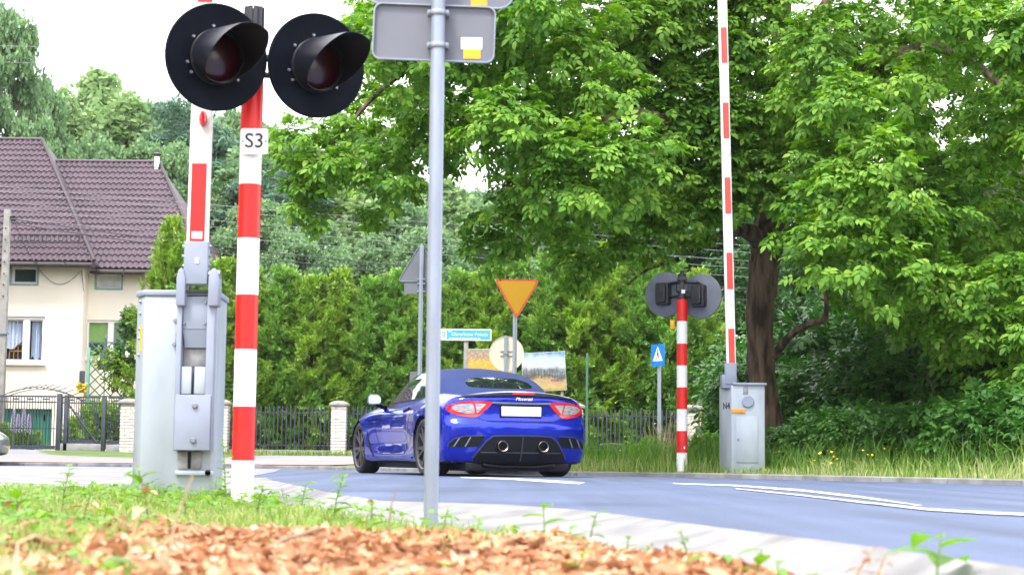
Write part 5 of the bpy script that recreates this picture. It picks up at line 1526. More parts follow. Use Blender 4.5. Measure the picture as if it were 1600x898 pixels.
# boot lid seams, chrome strip, plate, script
seam(F_body, 'rear', [(0.62, 0.97), (0.60, 0.89), (0.59, 0.876)], 0.008, M['car_black'], 'boot_seam', car, 0.002, 16)
seam(F_body, 'rear', [(-0.62, 0.97), (-0.60, 0.89), (-0.59, 0.876)], 0.008, M['car_black'], 'boot_seam', car, 0.002, 16)
seam(F_body, 'rear', [(0.535, 0.69), (0.45, 0.655), (0.3, 0.648), (-0.3, 0.648), (-0.45, 0.655), (-0.535, 0.69)], 0.008, M['car_black'], 'boot_seam', car, 0.002)
seam(F_body, 'rear', [(0.37, 0.872), (0.2, 0.866), (-0.2, 0.866), (-0.37, 0.872)], 0.022, M['chrome'], 'chrome_strip', car, 0.014)
seam(F_body, 'rear', [(0.36, 0.852), (0.2, 0.846), (-0.2, 0.846), (-0.36, 0.852)], 0.020, M['car_black'], 'plate_light_strip', car, 0.008)
xr = float(hit(F_body, np.array([[-1.5, 0, 0.77]]), np.array([[1.0, 0, 0]]))[0, 0])
pl = MB().box((xr - 0.012, 0.0, 0.768), (0.016, 0.50, 0.112)).build('number_plate', M['plate_white'], car, bevel=0.004)
rail_ = MB()
for (c, s_) in (((xr - 0.006, 0, 0.829), (0.02, 0.526, 0.01)), ((xr - 0.006, 0, 0.707), (0.02, 0.526, 0.01)), ((xr - 0.006, 0.258, 0.768), (0.02, 0.01, 0.11)), ((xr - 0.006, -0.258, 0.768), (0.02, 0.01, 0.11))):
    rail_.box(c, s_)
rail_.build('plate_frame', M['car_black'], pl, smooth=False)
sm = text_mesh('Maserati', 0.056, 0.0015)
Xs = Matrix(((0, 1, 0, 0), (-1, 0, 0, 0), (0, 0, 1, 0), (0, 0, 0, 1)))
sh = Matrix.Identity(4); sh[0][2] = 0.35
sm.transform(sh); sm.transform(Matrix.Scale(1.1, 4, (1, 0, 0)))
sm.transform(Xs)
sm.materials.clear(); sm.materials.append(M['chrome'])
xs_ = float(hit(F_body, np.array([[-1.5, -0.05, 0.918]]), np.array([[1.0, 0, 0]]))[0, 0])
link('script', sm, car, (xs_ - 0.006, -0.03, 0.915))
# lip spoiler with the third brake light
n = 48; vs = []; 
for i in range(n + 1):
    y = 0.70 - 1.40 * i / n
    e = max(0.0, 1 - (abs(y) / 0.70) ** 2.2)
    zb = 0.925 + 0.012 * e
    q = hit(F_body, np.array([[-1.5, y, zb]]), np.array([[1.0, 0, 0]]))[0]
    x = q[0]
    ht = 0.006 + 0.052 * e; bk_ = 0.004 + 0.04 * e
    vs += [(x - 0.003, y, zb), (x - bk_ * 0.9, y, zb + ht * 0.45), (x - bk_, y, zb + ht), (x + 0.015, y, zb + ht + 0.012), (x + 0.14, y, zb + ht * 0.55 + 0.012), (x + 0.12, y, zb - 0.02)]
fs = []
for i in range(n):
    for k in range(6):
        k2 = (k + 1) % 6
        fs.append((i * 6 + k, i * 6 + k2, (i + 1) * 6 + k2, (i + 1) * 6 + k))
fs += [tuple(range(6)), tuple(n * 6 + k for k in range(5, -1, -1))]
spo = MB().add(vs, fs).build('lip_spoiler', M['carbon'], car, angle=30)
q = hit(F_body, np.array([[-1.5, 0, 0.937]]), np.array([[1.0, 0, 0]]))[0]
MB().box((q[0] - 0.041, -0.01, 0.978), (0.016, 0.27, 0.034)).build('brake_light', M['tail_red'], spo, bevel=0.005)
# diffuser, side grilles, exhausts
patch(F_body, 'rear', [(0.36, 0.478), (0.15, 0.484), (-0.15, 0.484), (-0.36, 0.478), (-0.44, 0.42), (-0.60, 0.20), (-0.57, 0.175), (0.0, 0.16), (0.57, 0.175), (0.60, 0.20), (0.44, 0.42)], M['car_black'], 'diffuser', car, 0.012, 8, 80)
dif = car.children[-1]
seam(F_body, 'rear', [(0.585, 0.215), (0.44, 0.42), (0.36, 0.475), (0.15, 0.482), (-0.15, 0.482), (-0.36, 0.475), (-0.44, 0.42), (-0.585, 0.215)], 0.014, M['carbon'], 'diffuser_rim', dif, 0.02, 70)
for y0 in (0.0,):
    seam(F_body, 'rear', [(y0, 0.47), (y0 + 0.01, 0.19)], 0.012, M['carbon'], 'diffuser_fin', dif, 0.024, 14)
seam(F_body, 'rear', [(0.50, 0.285), (-0.50, 0.285)], 0.012, M['carbon'], 'diffuser_fin', dif, 0.022, 30)
for s in (1, -1):
    gr = patch(F_body, 'rear', [(s * a, b) for a, b in ((0.855, 0.345), (0.845, 0.39), (0.79, 0.44), (0.68, 0.468), (0.45, 0.472), (0.52, 0.345), (0.7, 0.34))], M['car_black'], 'side_grille', car, 0.005, 5, 56)
    seam(F_body, 'rear', [(s * 0.855, 0.343), (s * 0.845, 0.39), (s * 0.79, 0.443), (s * 0.68, 0.472), (s * 0.45, 0.478)], 0.010, M['carbon'], 'grille_rim', gr, 0.010, 40)
    for a0 in (0.62, 0.74):
        seam(F_body, 'rear', [(s * a0, 0.462 - 0.1 * (a0 - 0.6)), (s * (a0 + 0.055), 0.35)], 0.014, M['slate_metal'], 'grille_slat', gr, 0.012, 12)
    yE = s * 0.255
    xq = float(hit(F_body, np.array([[-1.5, yE, 0.355]]), np.array([[1.0, 0, 0]]))[0, 0])
    XE = Matrix.Translation((xq + 0.06, yE, 0.358)) @ Matrix.Rotation(R(-90), 4, 'Y')
    MB().lathe([(0.055, -0.05), (0.062, 0.0), (0.066, 0.12), (0.062, 0.125), (0.05, 0.115), (0.044, 0.0), (0.0, -0.02)], 28, XE).build('exhaust_pipe', M['dark_chrome'], car)
    MB().lathe([(0.092, 0.055), (0.086, 0.076), (0.076, 0.078), (0.070, 0.060)], 28, XE).build('exhaust_surround', M['car_black'], car)
# under-car hardware; the low dark boxes also stand in for the shadow there
mb = MB()
mb.box((-0.50, 0, 0.115), (0.66, 1.3, 0.10)); mb.tube([(-0.86, 0.45, 0.14), (-0.84, 0.2, 0.115), (-0.84, -0.2, 0.115), (-0.86, -0.45, 0.14)], 0.028, 8)
mb.box((1.4, 0, 0.125), (2.2, 1.55, 0.08)); mb.box((0.35, 0, 0.13), (0.9, 1.0, 0.13)); mb.tube([(0, -0.7, 0.3), (0, 0.7, 0.3)], 0.04, 8)
mb.build('underbody_and_shade', M['car_black'], car, bevel=0.01)
# wheels
def wheel(x, s, wd):
    yo = s * (0.925 if x < 1 else 0.915)
    X = Matrix.Translation((x, yo, 0.345)) @ (Matrix.Rotation(R(-90), 4, 'X') if s > 0 else Matrix.Rotation(R(90), 4, 'X'))
    # local +z points outwards
    prof = [(0.262, -0.02), (0.275, 0.0), (0.31, 0.004), (0.332, -0.008), (0.345, -0.03), (0.345, -wd + 0.03), (0.33, -wd + 0.005), (0.27, -wd)]
    t = MB().lathe(prof, 56, X).build('wheel', M['rubber'], car)
    r_ = MB()
    r_.lathe([(0.27, -wd), (0.25, -wd + 0.02), (0.246, -0.05), (0.252, -0.012), (0.266, -0.002), (0.262, -0.018)], 48, X)
    for k in range(5):
        for da in (-0.17, 0.17):
            a0, a1 = 2 * PI * k / 5 + da * 0.5 + 0.3, 2 * PI * k / 5 + da * 1.35 + 0.3
            p0 = Vector((0.055 * math.cos(a0), 0.055 * math.sin(a0), -0.028)); p1 = Vector((0.25 * math.cos(a1), 0.25 * math.sin(a1), -0.014))
            d = (p1 - p0).normalized(); sd = Vector((-d.y, d.x, 0)).normalized()
            w0, w1 = 0.022, 0.017; h = Vector((0, 0, -0.035))
            r_.add([p0 + sd * w0, p0 - sd * w0, p1 - sd * w1, p1 + sd * w1, p0 + sd * w0 + h, p0 - sd * w0 + h, p1 - sd * w1 + h, p1 + sd * w1 + h], [(0, 1, 2, 3), (4, 7, 6, 5), (0, 4, 5, 1), (1, 5, 6, 2), (2, 6, 7, 3), (3, 7, 4, 0)], X)
    r_.lathe([(0.0, -0.016), (0.05, -0.018), (0.07, -0.026), (0.07, -0.06), (0.0, -0.06)], 24, X)
    r_.build('rim', M['rim'], t, angle=40)
    MB().lathe([(0.0, -0.10), (0.18, -0.10), (0.18, -0.12), (0.0, -0.12)], 32, X).build('brake_disc', M['dark_chrome'], t)
    MB().lathe([(0.247, -wd + 0.01), (0.0, -wd + 0.02)], 32, X).build('wheel_back', M['dark_gap'], t)
    # dark arch liner
    n = 40; vs, fs = [], []
    for k in range(n + 1):
        a = R(-20) + R(220) * k / n
        for yy in (0.925 if x < 1 else 0.90, 0.55):
            vs.append((x + 0.3765 * math.cos(a), s * yy, 0.345 + 0.3765 * math.sin(a)))
    for k in range(n):
        fs.append((2 * k, 2 * k + 1, 2 * k + 3, 2 * k + 2))
    o0 = len(vs)
    vs.append((x, s * 0.56, 0.345)); fs += [(o0, 2 * k + 1, 2 * k + 3) for k in range(n)]
    MB().add(vs, fs).build('arch_liner', M['dark_gap'], car)
for x, wd in ((0.0, 0.285), (2.94, 0.25)):
    for s in (1, -1):
        wheel(x, s, wd)
# a second car, its nose just reaching into the picture on the far side of the side road
side_car = copy_tree(car)
side_car.name = 'parked_car'
tag(side_car, 'silver grey car parked at the left picture edge, only its nose showing', 'car')
tip = P(5.0, 700, 32.0)
side_car.location = (tip.x - 3.86, 32.0 + 0.2, 0.006); side_car.rotation_euler = (0, 0, 0)
for o in list(side_car.children):
    if o.name.startswith('script') or o.name.startswith('lip_spoiler'):
        for c in list(o.children): bpy.data.objects.remove(c)
        bpy.data.objects.remove(o); continue
    if o.data.materials[0] == M['car_paint']:
        o.data = o.data.copy(); o.data.materials[0] = M['silver_paint']
    elif o.data.materials[0] == M['soft_top']:
        o.data = o.data.copy(); o.data.materials[0] = M['car_black']

# ================================================================== PLANTS
def leaflet(L, W, fold=0.25, x0=0.0, ang=0.0, droop=0.0, z0=0.0):
    """Six points, four faces: an oval leaflet that bends down towards its tip."""
    p = [(0, 0, 0), (L * 0.30, W * 0.44, 0.0), (L * 0.30, -W * 0.44, 0.0), (L * 0.68, W * 0.46, -droop * L * 0.35), (L * 0.68, -W * 0.46, -droop * L * 0.35), (L, 0, -droop * L)]
    ca, sa = math.cos(ang), math.sin(ang)
    v = [(x0 + x * ca - y * sa, x * sa + y * ca, z0 + z + 0.12 * abs(y)) for x, y, z in p]
    return v, [(0, 2, 1), (1, 2, 4), (1, 4, 3), (3, 4, 5)]
def template(lfs):
    vs, fs = [], []
    for v, f in lfs:
        o = len(vs); vs += v; fs += [tuple(i + o for i in t) for t in f]
    return np.array(vs, dtype=float), np.array(fs)
T_WAL = template([leaflet(0.15, 0.078, x0=0.17, droop=0.4, z0=-0.03)] + [leaflet(0.125, 0.068, x0=x, ang=s * R(60), droop=0.4, z0=z) for x, z in ((0.14, -0.015), (0.06, 0.0)) for s in (1, -1)])
T_ELD = template([leaflet(0.15, 0.07, x0=0.12, droop=0.3)] + [leaflet(0.13, 0.06, x0=0.08, ang=s * R(55), droop=0.35) for s in (1, -1)])
def strip_spray(n, L, seed):
    r = random.Random(seed); out = []
    for k in range(n):
        t = k / (n - 1); s = 1 if k % 2 else -1
        x = L * t * 0.75; a = s * R(r.uniform(22, 46)) * (1 - 0.5 * t); l = L * (0.45 - 0.15 * t); w = 0.035
        ca, sa = math.cos(a), math.sin(a); dz = r.uniform(-0.04, 0.05)
        out.append(([(x, 0, 0), (x + l * 0.5 * ca - w * 0.5 * sa, l * 0.5 * sa + w * 0.5 * ca, dz * 0.5), (x + l * ca, l * sa, dz), (x + l * 0.5 * ca + w * 0.5 * sa, l * 0.5 * sa - w * 0.5 * ca, dz * 0.5)], [(0, 1, 2), (0, 2, 3)]))
    return template(out)
T_THU = strip_spray(8, 0.24, 3)
def cluster(n, rad, L, W, seed):
    r = random.Random(seed); out = []
    for k in range(n):
        d = Vector((r.gauss(0, 1), r.gauss(0, 1), r.gauss(0, 0.8))).normalized()
        p = d * rad * r.uniform(0.4, 1.0)
        a = Vector((r.gauss(0, 1), r.gauss(0, 1), r.gauss(-0.2, 0.6))).normalized(); b = a.orthogonal().normalized()
        b = (b * math.cos(k) + a.cross(b) * math.sin(k))
        out.append(([tuple(p), tuple(p + a * L * 0.5 + b * W * 0.5), tuple(p + a * L), tuple(p + a * L * 0.5 - b * W * 0.5)], [(0, 1, 2), (0, 2, 3)]))
    return template(out)
# ------------------------------------------------------------------ the big walnut tree by the far barrier
TY = 26.0
def rough_tube(pts, rad, n=16, amp=0.10, sub=6):
    P3, Rr = [], []
    for i in range(len(pts) - 1):
        for k in range(sub):
            t = k / sub
            a, b = Vector(pts[i]), Vector(pts[i + 1])
            P3.append(a.lerp(b, t)); Rr.append(rad[i] * (1 - t) + rad[i + 1] * t)
    P3.append(Vector(pts[-1])); Rr.append(rad[-1])
    for _ in range(2):
        P3 = [P3[0]] + [(P3[i - 1] + P3[i] * 2 + P3[i + 1]) / 4 for i in range(1, len(P3) - 1)] + [P3[-1]]
    m_ = MB(); m_.tube(P3, Rr, n)
    out = []
    for j, v in enumerate(m_.v):
        i = min(j // n, len(P3) - 1); k = j % n
        c = P3[i]; d = Vector(v) - c
        s = 1 + amp * (math.sin(k * 2.4 + i * 0.35) * 0.5 + math.sin(k * 5 + i * 0.9 + 1) * 0.35 + math.sin(i * 1.7 + k) * 0.3)
        out.append(tuple(c + d * s))
    m_.v = out
    return m_
wal = thing('walnut_tree', 'huge walnut tree with a thick dark trunk overhanging the road behind the far barrier', 'tree', (P(1203, 700, TY).x, TY, 0.1))
O = Vector(wal.location)
LP = lambda px, py, dY=0.0: P(px, py, TY + dY) - O
trunk_pts = [LP(1206, 760), LP(1204, 690), LP(1192, 600), LP(1186, 500), LP(1192, 430), LP(1200, 370, 0.1), LP(1210, 280, 0.3), LP(1212, 180, 0.5), LP(1220, 60, 0.6), LP(1235, -80, 0.8)]
rough_tube(trunk_pts, [0.30, 0.215, 0.19, 0.195, 0.215, 0.235, 0.20, 0.17, 0.13, 0.08], 24, 0.15).build('trunk', M['bark'], wal)
limbs = [([(1196, 385, 0), (1165, 355, -0.3), (1120, 370, -0.6), (1075, 395, -0.8)], [0.16, 0.11, 0.07, 0.05]),
         ([(1205, 560, 0), (1235, 522, -0.4), (1262, 506, -0.6), (1290, 500, -0.8), (1292, 470, -0.9), (1284, 420, -1.0)], [0.075, 0.055, 0.05, 0.045, 0.03, 0.018]),
         ([(1205, 320, 0.2), (1120, 230, -1.2), (1000, 170, -2.2), (880, 200, -2.8), (820, 270, -3.0), (775, 345, -3.2)], [0.15, 0.12, 0.09, 0.06, 0.04, 0.02]),
         ([(1208, 260, 0.3), (1060, 120, -1.0), (900, 40, -1.8), (720, 60, -2.2), (600, 130, -2.4), (490, 260, -2.6)], [0.14, 0.11, 0.09, 0.06, 0.035, 0.012]),
         ([(1212, 230, 0.4), (1330, 130, -1.0), (1450, 60, -2.2), (1560, 120, -3.0), (1640, 260, -3.4)], [0.14, 0.11, 0.08, 0.05, 0.02]),
         ([(1208, 300, 0.3), (1320, 260, -1.4), (1440, 300, -2.6), (1560, 400, -3.2)], [0.12, 0.09, 0.06, 0.02]),
         ([(1214, 160, 0.5), (1150, 20, -0.8), (1080, -120, -1.4)], [0.13, 0.09, 0.03]),
         ([(1216, 120, 0.6), (1320, -40, 1.0), (1440, -160, 1.6)], [0.12, 0.08, 0.03]),
         ([(1212, 200, 0.4), (1100, 120, 1.8), (960, 80, 3.2)], [0.11, 0.08, 0.03]),
         ([(1060, 405, -0.8), (1010, 420, -1.0), (980, 445, -1.2)], [0.04, 0.025, 0.012])]
for pts, rad in limbs:
    rough_tube([LP(*p) for p in pts], rad, 10, 0.06, 4).build('limb', M['bark'], wal)
crown_poly = [(535, -320), (548, -10), (565, 70), (585, 110), (555, 150), (495, 180), (468, 205), (480, 245), (505, 285), (560, 268), (600, 280), (640, 250), (690, 205), (740, 195), (790, 200), (825, 240), (825, 300), (800, 330), (860, 350), (930, 325), (1010, 325), (1090, 320), (1160, 295), (1235, 300), (1285, 365), (1330, 430), (1390, 490), (1450, 540), (1600, 590), (1900, 600), (1950, -320)]
def inside(poly, x, y):
    c = False; j = len(poly) - 1
    for i in range(len(poly)):
        xi, yi = poly[i]; xj, yj = poly[j]
        if (yi > y) != (yj > y) and x < (xj - xi) * (y - yi) / (yj - yi) + xi: c = not c
        j = i
    return c
rnd = random.Random(5)
clumps = []
for layer, (ya, yb, step, keep) in enumerate(((20.6, 23.0, 64, 0.72), (23.2, 26.5, 66, 0.97), (27.0, 31.5, 70, 1.0))):
    y = -300
    while y < 600:
        x = 400
        while x < 1900:
            jx, jy = x + rnd.uniform(-30, 30), y + rnd.uniform(-30, 30)
            off = not (0 < jy < 620 and jx < 1640)
            k_ = keep * (0.45 if off else 1)
            if inside(crown_poly, jx, jy) and rnd.random() < k_:
                ed = min(1.0, max(0.0, (jx - 440) / 500))
                c = 25.5 if layer != 0 else 24.5
                Yd = c + (rnd.uniform(ya, yb) - c) * (0.45 + 0.55 * ed)
                if 1000 < jx < 1250: Yd = max(Yd, 24.5)
                clumps.append((P(jx, jy, Yd), rnd.uniform(0.42, 0.68) * (0.72 if jx < 560 else 1), layer))
            x += step
        y += step
# sprays that hang free at the left and in the middle
for (px, py, Yd, r_) in ((470, 290, 23.6, 0.30), (478, 262, 23.6, 0.34), (460, 215, 23.8, 0.32), (590, 318, 24, 0.22), (765, 330, 22.9, 0.35), (760, 385, 23.0, 0.28), (815, 300, 23.0, 0.4), (500, 330, 23.7, 0.2), (785, 365, 23, 0.2), (700, 225, 23.5, 0.3), (1000, 372, 24.5, 0.4), (940, 385, 24.5, 0.35), (890, 400, 24.4, 0.3)):
    clumps.append((P(px, py, Yd), r_, 0))
pos, fwd, upv = [], [], []
for c, r_, layer in clumps:
    nt_ = int((25 if layer == 0 else 21 if layer == 1 else 17) * (r_ / 0.55) ** 1.6) + 2
    d = rand_dirs(nt_)
    d[:, 2] = d[:, 2] * 0.8 + 0.12
    d = unit(d)
    tips = np.array(c) + d * r_ * rng.uniform(0.45, 1.0, (nt_, 1)) - np.array([0, 0, 0.12])
    for t_, dd in zip(tips, d):
        m_ = 7
        a = rng.uniform(0, 2 * PI, m_)
        ring = np.stack([np.cos(a), np.sin(a), np.zeros(m_)], 1)
        f = unit(ring * 0.95 + dd * 0.75 + np.array([0, 0, -0.34]) + rng.normal(0, 0.18, (m_, 3)))
        pos.append(np.repeat(t_[None], m_, 0) + rng.normal(0, 0.04, (m_, 3))); fwd.append(f)
        upv.append(np.repeat((dd * 0.55 + np.array([0, -0.25, 0.85]))[None], m_, 0) + rng.normal(0, 0.3, (m_, 3)))
pos = np.concatenate(pos); fwd = np.concatenate(fwd); upv = np.concatenate(upv)
fr = frames(fwd, upv)
scl = rng.uniform(0.52, 0.95, len(pos))
# the nearest ones in view are leaves of their own
def in_frame(p):
    x, y, z = p[:, 0], p[:, 1], p[:, 2] - CAM_H
    dep = y * math.cos(PITCH) + z * math.sin(PITCH); vv = -y * math.sin(PITCH) + z * math.cos(PITCH)
    u = x / dep * FPX; v = vv / dep * FPX
    return (np.abs(u) < 790) & (np.abs(v) < 440)
dist = np.linalg.norm(pos, axis=1) + np.where(in_frame(pos), 0, 1000)
near = np.argsort(dist)[:298]
mask = np.ones(len(pos), bool); mask[near] = False
Vw, Fw = scatter(*T_WAL, pos[mask] - np.array(O), fr[mask], scl[mask])
tag(link('foliage', mesh_np('foliage', Vw, Fw, M['lf_walnut']), wal), kind='stuff')
leaf_me = mesh_np('walnut_leaf', *T_WAL, M['lf_walnut'])
for i in near:
    o = link('leaf', leaf_me, wal)
    X = Matrix([list(fr[i][r] * scl[i]) + [pos[i][r] - O[r]] for r in range(3)] + [[0, 0, 0, 1]])
    o.matrix_local = X
# ------------------------------------------------------------------ shrubs under the walnut
def blob_cloud(n_clump, size, per, T, seed, squash=1.0, top=1.0, lf=1.0, droop=-0.15):
    r = np.random.default_rng(seed)
    cs = []
    for k in range(n_clump):
        d = unit(r.normal(size=(1, 3)))[0]
        q = d * r.uniform(0.35, 1.0) ** 0.6
        cs.append((q[0] * size[0], q[1] * size[1], size[2] * (0.52 + 0.46 * q[2])))
    p, f, u = [], [], []
    for c in cs:
        rr = r.uniform(0.22, 0.36) * min(size[0], 1.4)
        d = unit(r.normal(size=(per, 3)) + np.array([0, 0, 0.35]))
        p.append(np.array(c) + d * rr * r.uniform(0.4, 1, (per, 1)))
        f.append(unit(d * np.array([1, 1, 0.5]) + np.array([0, 0, droop]) + r.normal(0, 0.35, (per, 3))))
        u.append(d * 0.4 + np.array([0, 0, 0.9]) + r.normal(0, 0.3, (per, 3)))
    p, f, u = np.concatenate(p), np.concatenate(f), np.concatenate(u)
    return scatter(T[0], T[1], p, frames(f, u), r.uniform(0.7, 1.25, len(p)) * lf)
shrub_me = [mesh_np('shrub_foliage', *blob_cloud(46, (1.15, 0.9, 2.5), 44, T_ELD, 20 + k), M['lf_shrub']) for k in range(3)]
def stems(n, h, spread, seed, r0=0.03):
    r = random.Random(seed); mb = MB()
    for k in range(n):
        a = r.uniform(0, 2 * PI); l = r.uniform(0.3, 1) * spread
        mb.tube([(0.08 * math.cos(a), 0.08 * math.sin(a), 0), (l * 0.5 * math.cos(a), l * 0.5 * math.sin(a), h * 0.5), (l * math.cos(a), l * math.sin(a), h * r.uniform(0.8, 1.0))], [r0, r0 * 0.7, r0 * 0.25], 6)
    return mb
stem_me = stems(9, 2.0, 0.9, 4).build('stems', M['bark'])
stem_mesh = stem_me.data; bpy.data.objects.remove(stem_me)
low_stem = stems(7, 0.75, 0.5, 6, 0.016).build('stems', M['stem']); low_stem_mesh = low_stem.data; bpy.data.objects.remove(low_stem)
def shrub(name, label, px, Y, s, k, me, group, rz, sm=None, cat='shrub', hs=1.0):
    p = P(px, 720, Y)
    t = thing(name, label, cat, (p.x, Y, verge_z(p.x, Y) - 0.05), rz, group)
    t.scale = (s, s, s * hs)
    link('crown', me, t); link('stems', sm or stem_mesh, t)
    return t
SH = [(1262, 29.0, 0.8, 'dark shrub hugging the right side of the walnut trunk'), (1345, 26.2, 0.78, 'dark shrub below the broken walnut limb'), (1430, 26.6, 0.95, 'tall dark shrub in the middle of the shade under the walnut'),
      (1510, 24.6, 0.78, 'lower dark shrub near the grass edge under the walnut crown'), (1585, 24.4, 0.95, 'dark shrub at the right picture edge under the walnut'), (1690, 24.0, 1.0, 'dark shrub just past the right picture edge'),
      (1300, 30.5, 1.2, 'tall shrub deep in the shade behind the trunk'), (1390, 30.5, 1.3, 'tall shrub deep in the shade right of the trunk'), (1500, 29.5, 1.3, 'tall shrub deep in the shade near the right picture edge'), (1640, 29.5, 1.3, 'tall shrub deep in shade outside the right picture edge'),
      (1178, 31.5, 0.9, 'shrub behind the right half of the far barrier cabinet'), (1190, 35.0, 1.15, 'shrub behind the walnut trunk')]
for i, (px, Y, s, lab) in enumerate(SH):
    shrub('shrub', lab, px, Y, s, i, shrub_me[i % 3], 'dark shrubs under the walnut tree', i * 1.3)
# low bushes on the verge
bush_me = mesh_np('bush_foliage', *blob_cloud(26, (0.75, 0.6, 1.0), 40, T_ELD, 77, lf=0.62, droop=0.2), M['lf_weed'])
for px, Y, s, lab in ((1100, 25.5, 0.55, 'low bright bush between the far signal post and the far cabinet'), (1112, 30.0, 0.5, 'bright bush in front of the rusty wire fence'), (1118, 28.0, 0.6, 'small bush left of the far cabinet'), (1235, 27.0, 0.55, 'low bush right of the far cabinet'), (1010, 33.0, 0.6, 'low bush below the blue crosswalk sign')):
    shrub('low_bush', lab, px, Y, s, 0, bush_me, 'low bushes on the verge', px * 0.1, sm=low_stem_mesh)
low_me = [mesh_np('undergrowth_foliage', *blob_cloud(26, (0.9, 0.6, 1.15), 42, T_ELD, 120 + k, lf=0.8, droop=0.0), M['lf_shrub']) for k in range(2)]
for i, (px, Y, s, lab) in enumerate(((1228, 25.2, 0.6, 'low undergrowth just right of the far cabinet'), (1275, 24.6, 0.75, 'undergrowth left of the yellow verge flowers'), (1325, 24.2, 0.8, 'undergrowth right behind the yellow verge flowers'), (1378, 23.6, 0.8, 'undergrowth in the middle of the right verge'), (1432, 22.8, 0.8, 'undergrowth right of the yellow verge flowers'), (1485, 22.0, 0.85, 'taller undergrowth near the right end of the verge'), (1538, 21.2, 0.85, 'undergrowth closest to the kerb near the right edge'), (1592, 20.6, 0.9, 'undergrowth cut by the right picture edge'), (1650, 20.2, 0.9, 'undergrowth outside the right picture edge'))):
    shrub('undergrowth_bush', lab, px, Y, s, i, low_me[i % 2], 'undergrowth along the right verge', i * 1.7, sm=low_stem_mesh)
# ------------------------------------------------------------------ thuja hedge behind the picket fence
def thuja_mesh(seed, h=4.7, nb=280, per=27):
    r = np.random.default_rng(seed)
    t = r.uniform(0.0, 1.0, nb) ** 0.85
    a = r.uniform(0, 2 * PI, nb)
    lump = 1 + 0.2 * np.sin(3 * a + 9 * t + seed) + 0.15 * np.sin(5 * a - 13 * t)
    rad = (1.0, 0.95, 1.1)[seed % 3] * (1 - t ** (1.6, 2.2, 3.0)[seed % 3]) ** (0.6, 0.55, 0.5)[seed % 3] * (0.78 + 0.22 * np.minimum(1, t * 5)) * lump * r.uniform(0.62, 1.12, nb)
    tip = np.stack([rad * np.cos(a), rad * np.sin(a), h * t + 0.02], 1)
    out = unit(np.stack([np.cos(a), np.sin(a), 0.45 + 0.7 * t], 1) + r.normal(0, 0.22, (nb, 3)))
    k = np.repeat(np.arange(nb), per)
    back = r.uniform(0, 1, len(k)) ** 1.3
    p = tip[k] - out[k] * (back * 0.55)[:, None] + r.normal(0, 0.055, (len(k), 3)) * (0.4 + back)[:, None]
    f = unit(out[k] + r.normal(0, 0.42, (len(k), 3)))
    u = np.stack([-np.cos(a[k]) * 0.7, -np.sin(a[k]) * 0.7, np.ones(len(k))], 1) + r.normal(0, 0.8, (len(k), 3))
    return mesh_np('thuja_foliage', *scatter(T_THU[0], T_THU[1], p, frames(f, u), r.uniform(0.55, 1.15, len(k))), M['lf_thuja'])
thu = [thuja_mesh(k) for k in range(3)]
tt = MB().tube([(0, 0, 0), (0.03, 0, 2.0), (0, 0.02, 4.4)], [0.09, 0.06, 0.015], 8).build('trunk', M['bark']); thu_trunk = tt.data; bpy.data.objects.remove(tt)
TH = [(262, 345, 46.0, 'tall thuja at the house corner behind the barrier holder'), (300, 400, 45.2, 'thuja just right of the house, behind the near barrier arm'), (345, 405, 45.4, 'thuja between the barrier arm and the striped post'), (392, 425, 45.2, 'thuja behind the near striped post'), (438, 420, 45.3, 'first thuja right of the near striped post'), (484, 432, 45.2, 'second thuja right of the near striped post'), (530, 425, 45.3, 'thuja above the free brick pillar'), (576, 436, 45.2, 'thuja above the car bonnet'), (622, 422, 45.3, 'thuja left of the thin post of the triangular sign'), (668, 418, 45.2, 'thuja behind the tall foreground post'), (716, 425, 45.3, 'thuja above the light blue street sign'), (762, 420, 45.2, 'thuja left of the yellow give way sign'), (810, 410, 45.3, 'thuja right behind the yellow give way sign'), (856, 400, 45.2, 'thuja above the poster with the sky'), (902, 392, 45.3, 'thuja above the slim green post'), (948, 385, 45.2, 'bright thuja between the green post and the crosswalk sign'), (996, 400, 45.3, 'thuja left of the far signal lamps'), (1044, 410, 45.2, 'thuja behind the far signal post'), (1092, 425, 45.6, 'thuja between the far signal and the raised far arm')]
for i, (px, py, Y, lab) in enumerate(TH):
    b = P(px, 700, Y); top = P(px, py, Y)
    t = thing('thuja_tree', lab, 'thuja', (b.x, Y, verge_z(b.x, Y)), i * 2.1, 'thuja hedge behind the picket fence')
    s = (top.z - t.location.z) / 4.75
    wk = 0.82 if i == 0 else 0.9 if i < 3 else 1.0
    t.scale = (wk * max(0.95, s) * (1.12 + 0.08 * ((i * 37) % 5 - 2) / 2), max(0.9, s), s)
    cr_ = link('crown', thu[i % 3], t); link('trunk', thu_trunk, t)
    if i % 3 == 1 or i in (8, 12, 17):
        cr_.material_slots[0].link = 'OBJECT'; cr_.material_slots[0].material = M['lf_thuja_dark']
